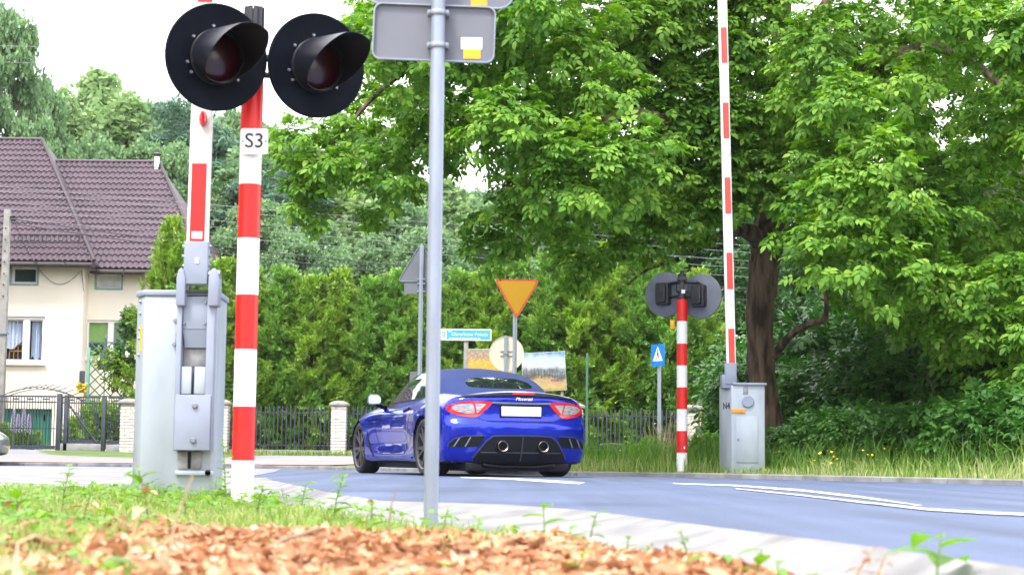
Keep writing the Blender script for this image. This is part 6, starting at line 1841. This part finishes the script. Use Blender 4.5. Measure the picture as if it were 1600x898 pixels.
# ------------------------------------------------------------------ the wood behind
T_FOR = cluster(7, 0.020, 0.017, 0.013, 5)
T_PIN = cluster(9, 0.016, 0.020, 0.006, 6)
def forest_mesh(kind, seed):
    r = np.random.default_rng(seed)
    P_, F_, U_ = [], [], []
    ncl = {'leafy': 85, 'birch': 90, 'pine': 44, 'bushy': 85}[kind]
    per = {'leafy': 62, 'birch': 52, 'pine': 100, 'bushy': 60}[kind]
    for k in range(ncl):
        t = r.uniform(0, 1)
        if kind == 'leafy': z = 0.22 + 0.76 * t; w = 0.26 * math.sin(PI * min(1, 0.18 + 0.8 * t)) ** 0.7
        elif kind == 'birch': z = 0.25 + 0.74 * t; w = 0.19 * (1 - t) ** 0.45
        elif kind == 'pine': z = 0.52 + 0.46 * t; w = 0.20 * (1 - 0.5 * t)
        else: z = 0.06 + 0.90 * t; w = 0.34 * math.sin(PI * min(1, 0.25 + 0.74 * t)) ** 0.6
        a = r.uniform(0, 2 * PI); q = w * math.sqrt(r.uniform(0.05, 1))
        c = np.array([q * math.cos(a), q * math.sin(a), z])
        rr = {'leafy': 0.052, 'birch': 0.042, 'pine': 0.052, 'bushy': 0.062}[kind] * r.uniform(0.7, 1.25)
        d = unit(r.normal(size=(per, 3)))
        s3 = {'leafy': (1, 1, 0.75), 'birch': (0.75, 0.75, 1.7), 'pine': (1.25, 1.25, 0.42), 'bushy': (1, 1, 0.8)}[kind]
        P_.append(c + d * np.array(s3) * rr * r.uniform(0.35, 1, (per, 1)) ** 0.6)
        F_.append(unit(r.normal(size=(per, 3)))); U_.append(r.normal(size=(per, 3)))
    p, f, u = np.concatenate(P_), np.concatenate(F_), np.concatenate(U_)
    m = {'leafy': 'lf_forest', 'birch': 'lf_birch', 'pine': 'lf_pine', 'bushy': 'lf_forest'}[kind]
    return mesh_np(kind + '_foliage', *scatter(*(T_PIN if kind == 'pine' else T_FOR), p, frames(f, u), r.uniform(0.7, 1.3, len(p))), M[m])
def forest_trunk(kind, seed):
    r = random.Random(seed); mb = MB()
    top = 0.93
    mb.tube([(0, 0, 0), (0.006, 0, 0.3), (-0.006, 0.004, 0.6), (0, 0, top)], [0.018, 0.014, 0.010, 0.003], 8)
    for k in range({'pine': 12, 'birch': 16}.get(kind, 14)):
        z = r.uniform(0.3, 0.85); a = r.uniform(0, 2 * PI); l = r.uniform(0.08, 0.2)
        mb.tube([(0, 0, z), (l * 0.5 * math.cos(a), l * 0.5 * math.sin(a), z + 0.03), (l * math.cos(a), l * math.sin(a), z + 0.05)], [0.006, 0.004, 0.0015], 5)
    o = mb.build('trunk', M['bark_pale'] if kind in ('birch', 'pine') else M['bark']); me = o.data; bpy.data.objects.remove(o)
    return me
FM = {k: [(forest_mesh(k, 40 + 3 * i + j), forest_trunk(k, i)) for j in range(2 if k != 'pine' else 1)] for i, k in enumerate(('leafy', 'birch', 'pine', 'bushy'))}
DK = {}
for kind in ('leafy', 'bushy'):
    for j in range(2):
        DK[(kind, j)] = FM[kind][j][0]
FT = [(-8, 10, 62, 'leafy', 0.42, 'tallest dark tree rising at the left picture edge behind the roof'), (-90, 60, 60, 'leafy', 0.6, 'broad tree just beyond the left picture edge'), (46, 118, 66, 'leafy', 0.42, 'rounded tree behind the left roof ridge end'), (40, 165, 60, 'bushy', 0.5, 'leafy bush tree showing above the left roof ridge'),
      (95, 150, 70, 'birch', 1.0, 'pale birch just right of the dark edge tree'), (140, 126, 74, 'birch', 1.0, 'birch with the highest top over the step in the roof'), (178, 150, 72, 'birch', 1.1, 'drooping birch above the middle of the right roof'), (205, 158, 74, 'leafy', 0.55, 'green tree above the right roof, left of the chimney'), (130, 195, 64, 'bushy', 0.6, 'bushy tree right behind the step in the roof'), (195, 205, 64, 'bushy', 0.6, 'bushy tree behind the right roof ridge'),
      (245, 150, 78, 'pine', 1.0, 'pine with bare trunk above the chimney'), (275, 160, 72, 'pine', 1.0, 'pine just left of the raised near arm'), (262, 215, 66, 'leafy', 0.6, 'dark tree behind the chimney'), (312, 185, 74, 'leafy', 0.6, 'tree behind the raised near arm'), (345, 170, 78, 'leafy', 0.6, 'tree between the near arm and the striped post'), (370, 215, 68, 'bushy', 0.9, 'bushy dark tree left of the striped post'), (418, 190, 76, 'leafy', 0.6, 'tree peeping over the number plate'), (452, 205, 80, 'leafy', 0.6, 'tree right of the number plate'),
      (425, 260, 66, 'pine', 1.2, 'blue-green pine right of the striped post'), (395, 300, 60, 'bushy', 0.8, 'bushy tree behind the striped post'), (480, 240, 70, 'leafy', 0.65, 'tree behind the hanging walnut spray'), (520, 225, 78, 'leafy', 0.65, 'tree below the right near lamp'), (545, 268, 66, 'birch', 1.3, 'weeping pale birch in the middle of the wood'), (500, 330, 60, 'bushy', 0.8, 'bushy tree above the hedge right of the striped post'), (575, 255, 74, 'leafy', 0.65, 'dark tree right of the weeping birch'), (610, 300, 66, 'bushy', 0.9, 'bushy tree left of the foreground pole'), (640, 265, 80, 'leafy', 0.6, 'tree just left of the foreground pole'),
      (690, 285, 78, 'birch', 1.2, 'birch just right of the foreground pole'), (725, 292, 84, 'leafy', 0.7, 'tree in the gap under the walnut branches'), (760, 285, 88, 'pine', 1.2, 'distant pine in the sky gap under the walnut'), (668, 340, 62, 'bushy', 0.8, 'bushy tree behind the triangular sign'), (745, 350, 64, 'bushy', 0.9, 'bushy tree above the give way sign'), (800, 300, 72, 'leafy', 1.1, 'tree under the drooping walnut branch'), (850, 300, 70, 'bushy', 0.9, 'bushy tree behind the drooping walnut branch'), (920, 280, 68, 'leafy', 1.1, 'dark tree behind the middle of the walnut crown'), (570, 350, 58, 'bushy', 0.7, 'low bushy tree above the hedge over the car bonnet'), (450, 340, 58, 'bushy', 0.7, 'low bushy tree directly above the hedge beside the striped post'),
      (1000, 250, 60, 'leafy', 1.1, 'tree behind the walnut left of the far arm'), (1090, 240, 58, 'bushy', 0.9, 'bushy tree behind the far arm'), (1170, 260, 56, 'bushy', 0.9, 'bushy tree behind the walnut trunk'), (1260, 250, 52, 'bushy', 0.9, 'bushy tree right of the walnut trunk'), (1340, 280, 48, 'bushy', 0.9, 'bushy tree in the gloom under the walnut'), (1430, 300, 46, 'bushy', 0.9, 'bushy tree behind the dark shrubs'), (1610, 330, 46, 'bushy', 0.9, 'bushy tree behind the right end of the walnut'), (1720, 260, 48, 'bushy', 1.0, 'bushy tree past the right picture edge')]
for i, (px, py, Y, kind, w, lab) in enumerate(FT):
    b = P(px, 690, Y); h = (P(px, py + 12, Y).z - 0.2)
    t = thing({'leafy': 'leafy_tree', 'birch': 'birch_tree', 'pine': 'pine_tree', 'bushy': 'bushy_tree'}[kind], lab, 'tree', (b.x, Y, 0.2), i * 1.9, 'trees of the wood behind the hedge')
    t.scale = (h * w * 1.15, h * w * 1.15, h)
    me = FM[kind][i % len(FM[kind])]
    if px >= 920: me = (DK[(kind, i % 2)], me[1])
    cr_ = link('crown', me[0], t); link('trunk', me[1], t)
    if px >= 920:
        cr_.material_slots[0].link = 'OBJECT'; cr_.material_slots[0].material = M['lf_shaded']  # trees behind the walnut get the leaf with painted shade
# the trees on this side of the crossing, which the car's paint and the lamps mirror
BT = [(-17, 12, 9), (-21, 19, 11), (-15, 4, 10), (-24, 27, 12), (-20, -6, 12), (-12, -14, 11), (-3, -19, 12), (6, -20, 11), (14, -15, 12), (21, -8, 12), (-28, 5, 13), (24, 4, 11), (-8, -24, 13), (2, -26, 13), (-28, 36, 12)]
BT = [(x, y, h * (0.62 if y < 0 else 1.0)) for x, y, h in BT] + [(-20.5, 40, 11), (-20.5, 45, 12), (-26, 41, 12), (-23, 51, 13), (-33, 46, 13), (-24, 34.5, 9)]
for i, (x, y, h) in enumerate(BT):
    lab_ = ('tree outside the picture %s, seen only in reflections' % ('to the left beyond the crossing' if y > 20 else 'to the left beside the near barrier' if (x < -14 and y > 0) else 'behind the viewer'))
    t = thing('leafy_tree', lab_, 'tree', (x, y, -0.1), i * 1.3, 'trees behind the viewer')
    t.scale = (h * 1.15, h * 1.15, h)
    me = (DK[('bushy', i % 2)], FM['bushy'][i % 2][1])
    cr_ = link('crown', me[0], t); link('trunk', me[1], t)
    cr_.material_slots[0].link = 'OBJECT'; cr_.material_slots[0].material = M['lf_shaded']
# ------------------------------------------------------------------ garden plants round the gate
gard_me = mesh_np('garden_foliage', *blob_cloud(40, (0.85, 0.55, 1.3), 60, T_ELD, 91, lf=0.55, droop=0.25), M['lf_garden'])
for px, Y, s, hs, lab in ((150, 45.0, 0.95, 1.0, 'yellow-green bush behind the braced bar fence'), (185, 45.4, 0.95, 1.05, 'yellow-green bush behind the short bar panel'), (118, 45.6, 0.6, 1.1, 'small bush behind the slimmer gate post'), (14, 44.6, 0.5, 1.0, 'low yellow-green bush behind the gate at the picture edge'), (48, 44.8, 0.45, 0.9, 'low bush below the purple lupins')):
    shrub('garden_bush', lab, px, Y, s, 0, gard_me, 'garden bushes behind the gate', px * 0.2, sm=low_stem_mesh, cat='bush', hs=hs)
vine = thing('climbing_vine', 'bright green vine climbing the lower part of the lattice', 'vine', (P(180, 590, 48.2).x, 48.2, P(180, 612, 48.2).z))
link('foliage', mesh_np('vine_foliage', *blob_cloud(16, (0.6, 0.12, 1.1), 26, T_ELD, 55, lf=0.9), M['lf_garden']), vine)
sv = stems(4, 1.0, 0.4, 8, 0.012).build('stems', M['bark'], vine)
vine2 = thing('climbing_vine', 'dark green climber hanging beside the near cabinet edge over the lattice end', 'vine', (P(207, 560, 48.0).x, 48.0, P(207, 600, 48.0).z))
link('foliage', mesh_np('vine_foliage', *blob_cloud(26, (0.35, 0.2, 2.2), 34, T_ELD, 56, lf=0.8), M['lf_shrub']), vine2)
stems(3, 1.8, 0.2, 9, 0.012).build('stems', M['bark'], vine2)
for k, (px, lab) in enumerate(((20, 'leftmost pale purple lupin spike behind the gate'), (27, 'second pale purple lupin spike behind the gate'), (36, 'third pale purple lupin spike behind the gate'), (44, 'rightmost pale purple lupin spike behind the gate'))):
    b = P(px, 690, 44.2); top = P(px, 640 + (k % 2) * 8, 44.2).z
    t = thing('lupin', lab, 'flower', (b.x, 44.2, verge_z(b.x, 44.2)), k, 'purple lupins behind the gate')
    h = top - t.location.z
    MB().tube([(0, 0, 0), (0, 0, h)], 0.012, 5).build('stem', M['stem'], t)
    mb = MB(); r = random.Random(k)
    for j in range(70):
        z = h * (0.45 + 0.55 * j / 70); a = j * 2.4; w = 0.075 * (1 - 0.8 * max(0, (j - 15) / 55))
        mb.lathe([(0, 0.0), (0.022, 0.012), (0.0, 0.045)], 5, Matrix.Translation((w * math.cos(a), w * math.sin(a), z)))
    mb.build('blossom', M['petal_purple'], t)
yf_ = thing('yellow_flowers', 'cluster of yellow flowers at the foot of the lattice post', 'flower', (P(128, 608, 47.8).x, 47.8, P(128, 618, 47.8).z))
mb = MB(); r = random.Random(3)
for j in range(40):
    mb.lathe([(0, 0.01), (0.05, 0.02), (0.0, 0.03)], 6, Matrix.Translation((r.uniform(-.14, .14), r.uniform(-.1, .1), r.uniform(0.0, .36))) @ Matrix.Rotation(r.uniform(-1, 1), 4, 'X'))
mb.build('blossom', M['petal_yellow'], yf_)
# ------------------------------------------------------------------ grasses
def grass_arrays(xy, z, h, w, lean, r, seg=2):
    n = len(xy)
    a = r.uniform(0, 2 * PI, n); b = r.uniform(0, 2 * PI, n)
    dirv = np.stack([np.cos(a), np.sin(a)], 1); sd = np.stack([np.cos(b), np.sin(b)], 1)
    base = np.column_stack([xy, z])
    mid = base + np.column_stack([dirv * (lean * h * 0.3)[:, None], h * 0.55])
    tip = base + np.column_stack([dirv * (lean * h)[:, None], h * (1 - 0.35 * lean ** 2)])
    s3 = np.column_stack([sd * (w / 2)[:, None], np.zeros(n)])
    V = np.stack([base - s3, base + s3, mid - s3 * 0.8, mid + s3 * 0.8, tip], 1).reshape(-1, 3)
    o = (np.arange(n) * 5)[:, None]
    F = np.concatenate([o + np.array([[0, 1, 3]]), o + np.array([[0, 3, 2]]), o + np.array([[2, 3, 4]])], 0)
    return V, F
r = np.random.default_rng(3)
# foreground grass on the bank
n = 60000
y = r.uniform(2.6, 10.9, n); x = -3.6 + r.uniform(0, 1, n) * (inner_x(y) + 3.6)
left = -0.62 - 0.20 * (y - 3.0)
p_ = np.where(y > 5.0, 1.0, np.where(x < left, 0.9, 0.28)) * np.where(x > inner_x(y) - 0.12, 0.5, 1.0)
patchy = 0.5 + 0.5 * np.sin(2.1 * x + 1.7 * y) * np.sin(3.3 * x - 2.3 * y)
k = (r.uniform(0, 1, n) < p_ * (0.45 + 0.55 * patchy)) & (np.abs(x) < 0.31 * y + 0.3)
x, y = x[k], y[k]; n = len(x)
h = r.uniform(0.03, 0.10, n) * np.interp(y, [3, 5, 7, 9, 10.5], [0.7, 0.8, 0.8, 0.7, 0.7]) * (0.6 + 0.6 * patchy[k])
tag(link('foreground_grass', mesh_np('foreground_grass', *grass_arrays(np.stack([x, y], 1), bank(x, y) - 0.005, h, r.uniform(0.004, 0.009, n), r.uniform(0.1, 0.9, n), r), M['lf_grass'])), 'short light green grass growing on the near bank round the barrier', 'grass', kind='stuff')
# clover and small broad leaves between the blades
n = 2600
y = r.uniform(3.2, 10.6, n); x = -3.3 + r.uniform(0, 1, n) * (inner_x(y) + 3.3)
k = (np.abs(x) < 0.31 * y + 0.3) & ((y > 5.6) | (x < -0.62 - 0.2 * (y - 3.0))) & (np.sin(1.9 * x + 0.7) * np.sin(1.3 * y + x) > -0.25)
x, y = x[k], y[k]; n = len(x)
T_CL = template([leaflet(0.028, 0.020, x0=0.004, ang=R(a), droop=0.15) for a in (0, 120, 240)])
fw_ = unit(np.column_stack([r.normal(0, 1, n), r.normal(0, 1, n), r.normal(0, 0.25, n)])); up_v = np.column_stack([r.normal(0, .3, n), r.normal(-.2, .3, n), np.ones(n)])
tag(link('clover', mesh_np('clover', *scatter(*T_CL, np.column_stack([x, y, bank(x, y) + r.uniform(0.01, 0.085, n)]), frames(fw_, up_v), r.uniform(0.6, 1.3, n)), M['lf_weed'])), 'small broad leaved ground cover among the near grass', 'ground cover', kind='stuff')
# verge grass: short at the kerb, long behind
def kerb_d(x, y):
    d = np.full(len(x), 1e9); sgn = np.ones(len(x))
    for a, b in zip(KERB[:-1], KERB[1:]):
        ax, ay = a; bx_, by_ = b; dx, dy = bx_ - ax, by_ - ay; L2 = dx * dx + dy * dy
        t = np.clip(((x - ax) * dx + (y - ay) * dy) / L2, 0, 1)
        q = np.hypot(x - ax - t * dx, y - ay - t * dy)
        cr = dx * (y - ay) - dy * (x - ax)
        m = q < d
        sgn = np.where(m, np.where(cr < 0, 1, -1), sgn); d = np.where(m, q, d)
    return d * sgn
vz = np.vectorize(verge_z)
def verge_pts(n, px0, px1, y0, y1):
    y = r.uniform(y0, y1, n); px = r.uniform(px0, px1, n)
    x = (px - 800) / FPX * y * 1.0
    return x, y
x, y = verge_pts(90000, 820, 1760, 12, 41.5)
d = kerb_d(x, y); k = (d > 0.06) & (d < 22) & ((x < 3.2) | (d < 2.2))
keepp = np.where(d < 1.3, 1.0, 0.6)
k &= r.uniform(0, 1, len(x)) < keepp
x, y, d = x[k], y[k], d[k]
sh = (x > 3.4) & (d > 1.6)
h = np.where(d < 0.35, r.uniform(0.04, 0.12, len(x)), np.where(d < 1.0, r.uniform(0.10, 0.30, len(x)), r.uniform(0.22, 0.62, len(x)))) * np.where(sh, 0.8, 1.0) * np.interp(y, [26, 34], [1.0, 0.45])
tall = d > 0.8
h = h * np.where((x > 1.9) & (x < 3.7) & (y < 23.15), 0.45, 1.0)
a1 = grass_arrays(np.stack([x, y], 1)[~tall], vz(x, y)[~tall], h[~tall], r.uniform(0.008, 0.016, (~tall).sum()), r.uniform(0.1, 0.8, (~tall).sum()), r)
tag(link('kerb_grass', mesh_np('kerb_grass', *a1, M['lf_grass'])), 'bright short grass along the far kerb', 'grass', kind='stuff')
a2 = grass_arrays(np.stack([x, y], 1)[tall], vz(x, y)[tall], h[tall], r.uniform(0.008, 0.018, tall.sum()), r.uniform(0.1, 0.9, tall.sum()), r)
tag(link('tall_grass', mesh_np('tall_grass', *a2, M['lf_tall'])), 'tall meadow grass on the far verge in front of the fence', 'grass', kind='stuff')
# grass line along the fence foot
n = 4000
x = r.uniform(-7.2, 1.2, n); y = 41.75 + r.normal(0, 0.12, n)
a3 = grass_arrays(np.stack([x, y], 1), vz(x, y), r.uniform(0.03, 0.2, n), r.uniform(0.01, 0.02, n), r.uniform(0.1, 0.8, n), r)
tag(link('fence_grass', mesh_np('fence_grass', *a3, M['lf_grass'])), 'thin strip of grass along the foot of the picket fence', 'grass', kind='stuff')
# seed heads and yellow flowers on the verge
mb = MB(); rr_ = random.Random(9)
for j in range(70):
    px = rr_.choice([rr_.uniform(1030, 1058), rr_.uniform(1230, 1480)]); Y = rr_.uniform(24, 33)
    p = P(px, 720, Y); xk, yk = p.x, Y
    dd = float(kerb_d(np.array([xk]), np.array([yk]))[0])
    if dd < 0.9: continue
    z = verge_z(xk, yk); h = rr_.uniform(0.4, 0.7); a = rr_.uniform(0, 6.28); l = rr_.uniform(0.05, 0.25)
    p1 = Vector((xk + l * math.cos(a), yk + l * math.sin(a), z + h)); p0 = Vector((xk, yk, z)); pm = (p0 + p1) / 2 + Vector((0, 0, 0.08))
    mb.tube([p0, pm, p1], 0.0025, 3)
    dv = (p1 - pm).normalized()
    mb.tube([p1, p1 + dv * 0.05, p1 + dv * 0.14], [0.004, 0.012, 0.002], 4)
tag(mb.build('seed_heads', M['straw']), 'straw coloured seed heads above the tall verge grass', 'grass', kind='stuff')
mb = MB()
for j in range(60):
    px = rr_.gauss(1365, 40) if j % 3 else rr_.uniform(1210, 1480); Y = rr_.uniform(21.0, 24)
    p = P(px, 735, Y)
    if float(kerb_d(np.array([p.x]), np.array([Y]))[0]) < 0.2: continue
    mb.lathe([(0, 0.0), (0.015, 0.008), (0.0, 0.014)], 6, Matrix.Translation((p.x, Y, verge_z(p.x, Y) + rr_.uniform(0.08, 0.34))) @ Matrix.Rotation(rr_.uniform(-0.8, 1.2), 4, 'X'))
tag(mb.build('wild_flowers', M['petal_yellow']), 'small yellow flowers scattered in the verge grass', 'flowers', kind='stuff')
# ------------------------------------------------------------------ dry leaves on the bank
def dry_leaf(seed, L=0.062, W=0.036):
    q = random.Random(seed); c1, c2 = q.uniform(0.3, 1.5) * q.choice((-1, 1)), q.uniform(0.3, 1.6)
    vs = []
    for i in range(5):
        t = i / 4; w = W / 2 * (0.06, 0.8, 1.0, 0.66, 0.04)[i]
        for s in (-1, 0, 1):
            x = L * (t - 0.5); yv = s * w
            vs.append((x, yv * math.cos(abs(s) * c2 * 0.7), 0.35 * W * c1 * (2 * t - 1) ** 2 + abs(s) * w * math.sin(c2 * 0.7) + q.uniform(-.002, .002)))
    fs = []
    for i in range(4):
        for j in range(2):
            a = i * 3 + j; fs += [(a, a + 1, a + 4), (a, a + 4, a + 3)]
    return np.array(vs), np.array(fs)
parts = []
for s_ in range(6):
    n = 4600
    y = 2.55 + (6.0 - 2.55) * r.uniform(0, 1, n) ** 0.8; x = -1.7 + r.uniform(0, 1, n) * (inner_x(y) + 1.62)
    lf = -0.66 - 0.16 * (y - 3.0)
    prob = np.where(x > lf + r.normal(0, 0.12, n), 1.0, 0.10) * np.interp(y, [2.5, 4.4, 5.0, 6.0], [1, 1, 0.55, 0.03])
    prob *= np.where(x > inner_x(y) - 0.2, 0.45, 1)
    k = r.uniform(0, 1, n) < prob
    x, y = x[k], y[k]; n = len(x)
    heap = 0.011 * (1 + wob(x * 1.7, y * 1.9)) * np.clip((inner_x(y) - x) / 0.3, 0, 1)
    pz = bank(x, y) + r.uniform(0.0, 0.042, n) * (0.5 + 0.5 * np.sin(x * 9 + y * 4) * np.sin(y * 7 - x * 5)) + heap
    f_ = unit(np.column_stack([r.normal(0, 1, n), r.normal(0, 1, n), r.normal(0, 0.35, n)]))
    u_ = np.column_stack([r.normal(0, 0.85, n), r.normal(-0.3, 0.85, n), np.ones(n)])
    parts.append(scatter(*dry_leaf(s_), np.column_stack([x, y, pz]), frames(f_, u_), r.uniform(0.38, 1.1, n)))
tag(link('leaf_litter', mesh_np('leaf_litter', *join_np(parts), M['lf_dry'])), 'thick layer of curled orange brown dry leaves on the near bank', 'dry leaves', kind='stuff')
# ------------------------------------------------------------------ single twigs, straws and weeds in the foreground
def on_bank(px, Y, dz=0.0):
    p = P(px, 800, Y)
    zb = float(bank(np.array([p.x]), np.array([Y]))[0]) if p.x < inner_x(Y) else -0.03
    return Vector((p.x, Y, zb + dz))
TW = [('fallen_twig', 'brown twig lying slantwise at the top of the leaf pile', 'twig', [(255, 5.0, 0.03), (300, 4.8, 0.07), (330, 4.6, 0.05)], 0.005, 'twig'), ('fallen_twig', 'pale crooked twig lying across the middle of the leaf pile', 'twig', [(400, 3.9, 0.04), (440, 4.1, 0.06), (500, 4.3, 0.07)], 0.006, 'twig'),
      ('dry_stalk', 'pale dry stalk bending up at the lower left corner of the leaf pile', 'stalk', [(24, 3.15, 0.0), (30, 3.2, 0.09), (55, 3.3, 0.10), (90, 3.4, 0.085)], 0.004, 'straw'), ('dry_stalk', 'upright pale dry stalk standing in the left part of the leaf pile', 'stalk', [(204, 3.5, 0.0), (205, 3.5, 0.08), (216, 3.5, 0.14)], 0.004, 'straw'),
      ('dry_stalk', 'long thin dry stalk leaning over the leaf pile towards the striped post', 'stalk', [(258, 3.6, 0.0), (275, 3.7, 0.12), (300, 3.8, 0.21)], 0.003, 'twig'), ('dry_stalk', 'thin red brown stalk left of the foreground sign post', 'stalk', [(606, 4.6, 0.0), (610, 4.6, 0.12), (618, 4.6, 0.17)], 0.0025, 'twig'),
      ('fallen_twig', 'thin twig at the right end of the leaf pile by the road edge', 'twig', [(560, 3.5, 0.03), (620, 3.6, 0.05), (690, 3.8, 0.05)], 0.004, 'twig')]
for nm, lab, cat, pts, rad, m in TW:
    tag(MB().tube([on_bank(px, Y, dz) for px, Y, dz in pts], [rad * (1 - 0.5 * i / len(pts)) for i in range(len(pts))], 6).build(nm, M[m]), lab, cat)
def ovate(L, W, curl):
    vs, fs = [], []
    prof = (0.05, 0.7, 1.0, 0.85, 0.5, 0.03)
    for i, w in enumerate(prof):
        t = i / 5
        for s in (-1, 0, 1):
            vs.append((L * t, s * w * W / 2, -curl * L * t * t + abs(s) * w * W * 0.16))
    for i in range(5):
        for j in range(2):
            a = i * 3 + j; fs.append((a, a + 1, a + 4, a + 3))
    o = MB().add(vs, fs).build('leaf', M['lf_weed']); me = o.data; bpy.data.objects.remove(o)
    return me
OV = [ovate(1.0, 0.62, 0.35), ovate(1.0, 0.45, 0.55), ovate(1.0, 0.7, 0.2)]
def ov_mat(me, m):
    c = me.copy(); c.materials.clear(); c.materials.append(M[m]); return c
OVD = [ov_mat(OV[1], 'lf_dry')]
def weed(name, label, px, Y, h, n, ls, seed, group=None, dry=0.0, lean=0.15, tip=True):
    q = random.Random(seed)
    b = on_bank(px, Y, -0.01)
    t = thing(name, label, 'weed', b, 0, group)
    a0 = q.uniform(0, 6.28)
    top = Vector((lean * h * math.cos(a0), lean * h * math.sin(a0) * 0.5, h))
    MB().tube([(0, 0, 0), (top.x * 0.3, top.y * 0.3, h * 0.5), tuple(top)], [0.0032, 0.0026, 0.0014], 6).build('stem', M['straw'] if dry > 0.8 else M['stem'], t)
    for k in range(n):
        f = 0.25 + 0.75 * (k + 0.5) / n
        p = Vector((top.x * f * (0.6 + 0.4 * f), top.y * f, h * f))
        a = k * 2.4 + a0; el = q.uniform(0.1, 0.7)
        fw = Vector((math.cos(a) * math.cos(el), math.sin(a) * math.cos(el), math.sin(el)))
        sd = Vector((0, 0, 1)).cross(fw).normalized(); upx = fw.cross(sd)
        s = ls * q.uniform(0.7, 1.15) * (1.1 - 0.35 * f)
        me = OVD[0] if q.random() < dry else OV[k % 3]
        o = link('leaf', me, t)
        o.matrix_local = Matrix([[fw[r_] * s, sd[r_] * s, upx[r_] * s, p[r_]] for r_ in range(3)] + [[0, 0, 0, 1]])
    return t
WD = [('broad two-leaved seedling standing alone before the road at lower right', 1462, 3.55, 0.075, 4, 0.075, 0.0), ('weed with red-green leaves rising in front of the near cabinet', 236, 5.6, 0.21, 12, 0.07, 0.3), ('tall leafy weed left of the near cabinet', 95, 7.2, 0.19, 12, 0.06, 0.0), ('single leafy sprout at the far left of the bank', 128, 6.0, 0.14, 9, 0.065, 0.3),
      ('weed against the concrete shoulder left of the foreground pole', 520, 7.2, 0.18, 13, 0.055, 0.0), ('low weed just right of the striped post foot', 470, 8.3, 0.14, 9, 0.05, 0.0), ('weed climbing beside the right edge of the near cabinet', 352, 9.4, 0.30, 14, 0.06, 0.0), ('weed between the cabinet and the striped post', 335, 8.6, 0.15, 8, 0.06, 0.0),
      ('sprig at the foot of the foreground sign post', 692, 6.0, 0.10, 7, 0.03, 0.2), ('bright three-leaved weed right of the foreground pole', 852, 4.9, 0.11, 5, 0.045, 0.0), ('slender weed on the leaf edge below the car', 918, 4.8, 0.10, 9, 0.026, 0.0), ('tiny sprig at the leaf edge before the shoulder', 978, 4.6, 0.055, 6, 0.02, 0.0), ('weed with small round leaves at the edge of the pale shoulder', 1078, 4.2, 0.085, 10, 0.020, 0.1), ('weed with one upright leaf at the lower picture edge', 1178, 3.75, 0.07, 5, 0.045, 0.1), ('brown green weed at the lower picture edge', 1215, 3.6, 0.055, 6, 0.035, 0.4),
      ('dry brown feathery stalk before the road', 1325, 3.6, 0.085, 9, 0.022, 1.0), ('second dry brown stalk before the road, the more leaning one', 1362, 3.6, 0.075, 9, 0.022, 1.0), ('weed growing through the leaf pile near its top', 580, 5.4, 0.11, 10, 0.05, 0.1), ('weed low in the grass at the left picture edge', 30, 5.4, 0.13, 11, 0.06, 0.2), ('weed in front of the striped post', 400, 7.6, 0.14, 11, 0.055, 0.0), ('low leafy weed on the leaf edge under the car boot', 800, 4.9, 0.06, 8, 0.03, 0.1), ('bushy little weed right of the bright three-leaved weed', 884, 4.7, 0.06, 9, 0.03, 0.0), ('low weed among the last dry leaves', 1020, 4.3, 0.05, 8, 0.026, 0.2), ('round leaved weed between the last dry leaves and the shoulder', 1130, 4.0, 0.05, 8, 0.028, 0.0), ('weed at the bottom edge of the picture below the far signal', 1065, 3.7, 0.05, 9, 0.032, 0.1), ('weed at the bottom edge left of the dry stalks', 1255, 3.5, 0.045, 7, 0.035, 0.2), ('dark weed at the bottom edge under the foreground pole', 720, 3.6, 0.05, 8, 0.035, 0.2), ('weed at the bottom edge below the car', 900, 3.6, 0.06, 9, 0.03, 0.1),
      ('red tinged weed on the bank left of the cabinet', 160, 6.6, 0.09, 9, 0.045, 0.35), ('weed among the dry leaves under the cabinet', 270, 5.0, 0.08, 9, 0.045, 0.15), ('pale weed low on the bank below the striped post', 430, 6.3, 0.09, 10, 0.035, 0.0), ('broad leaf weed right in front of the cabinet foot', 290, 7.6, 0.13, 9, 0.06, 0.0)]
for i, (lab, px, Y, h, n, ls, dry) in enumerate(WD):
    weed('weed', lab, px, Y, h * (1.35 if Y < 5 else 1.2), n, ls * (1.75 if Y < 5 else 1.35), 100 + i, 'weeds on the near bank', dry, 0.5 if dry == 1.0 else 0.2)

# ------------------------------------------------------------------ thin summer haze over the whole place
hz = MB().box((0, 280, 14.4), (528, 648, 31.6)).build('haze', M['haze'], smooth=False)
tag(hz, 'thin pale summer haze over the whole place', 'haze', kind='stuff')
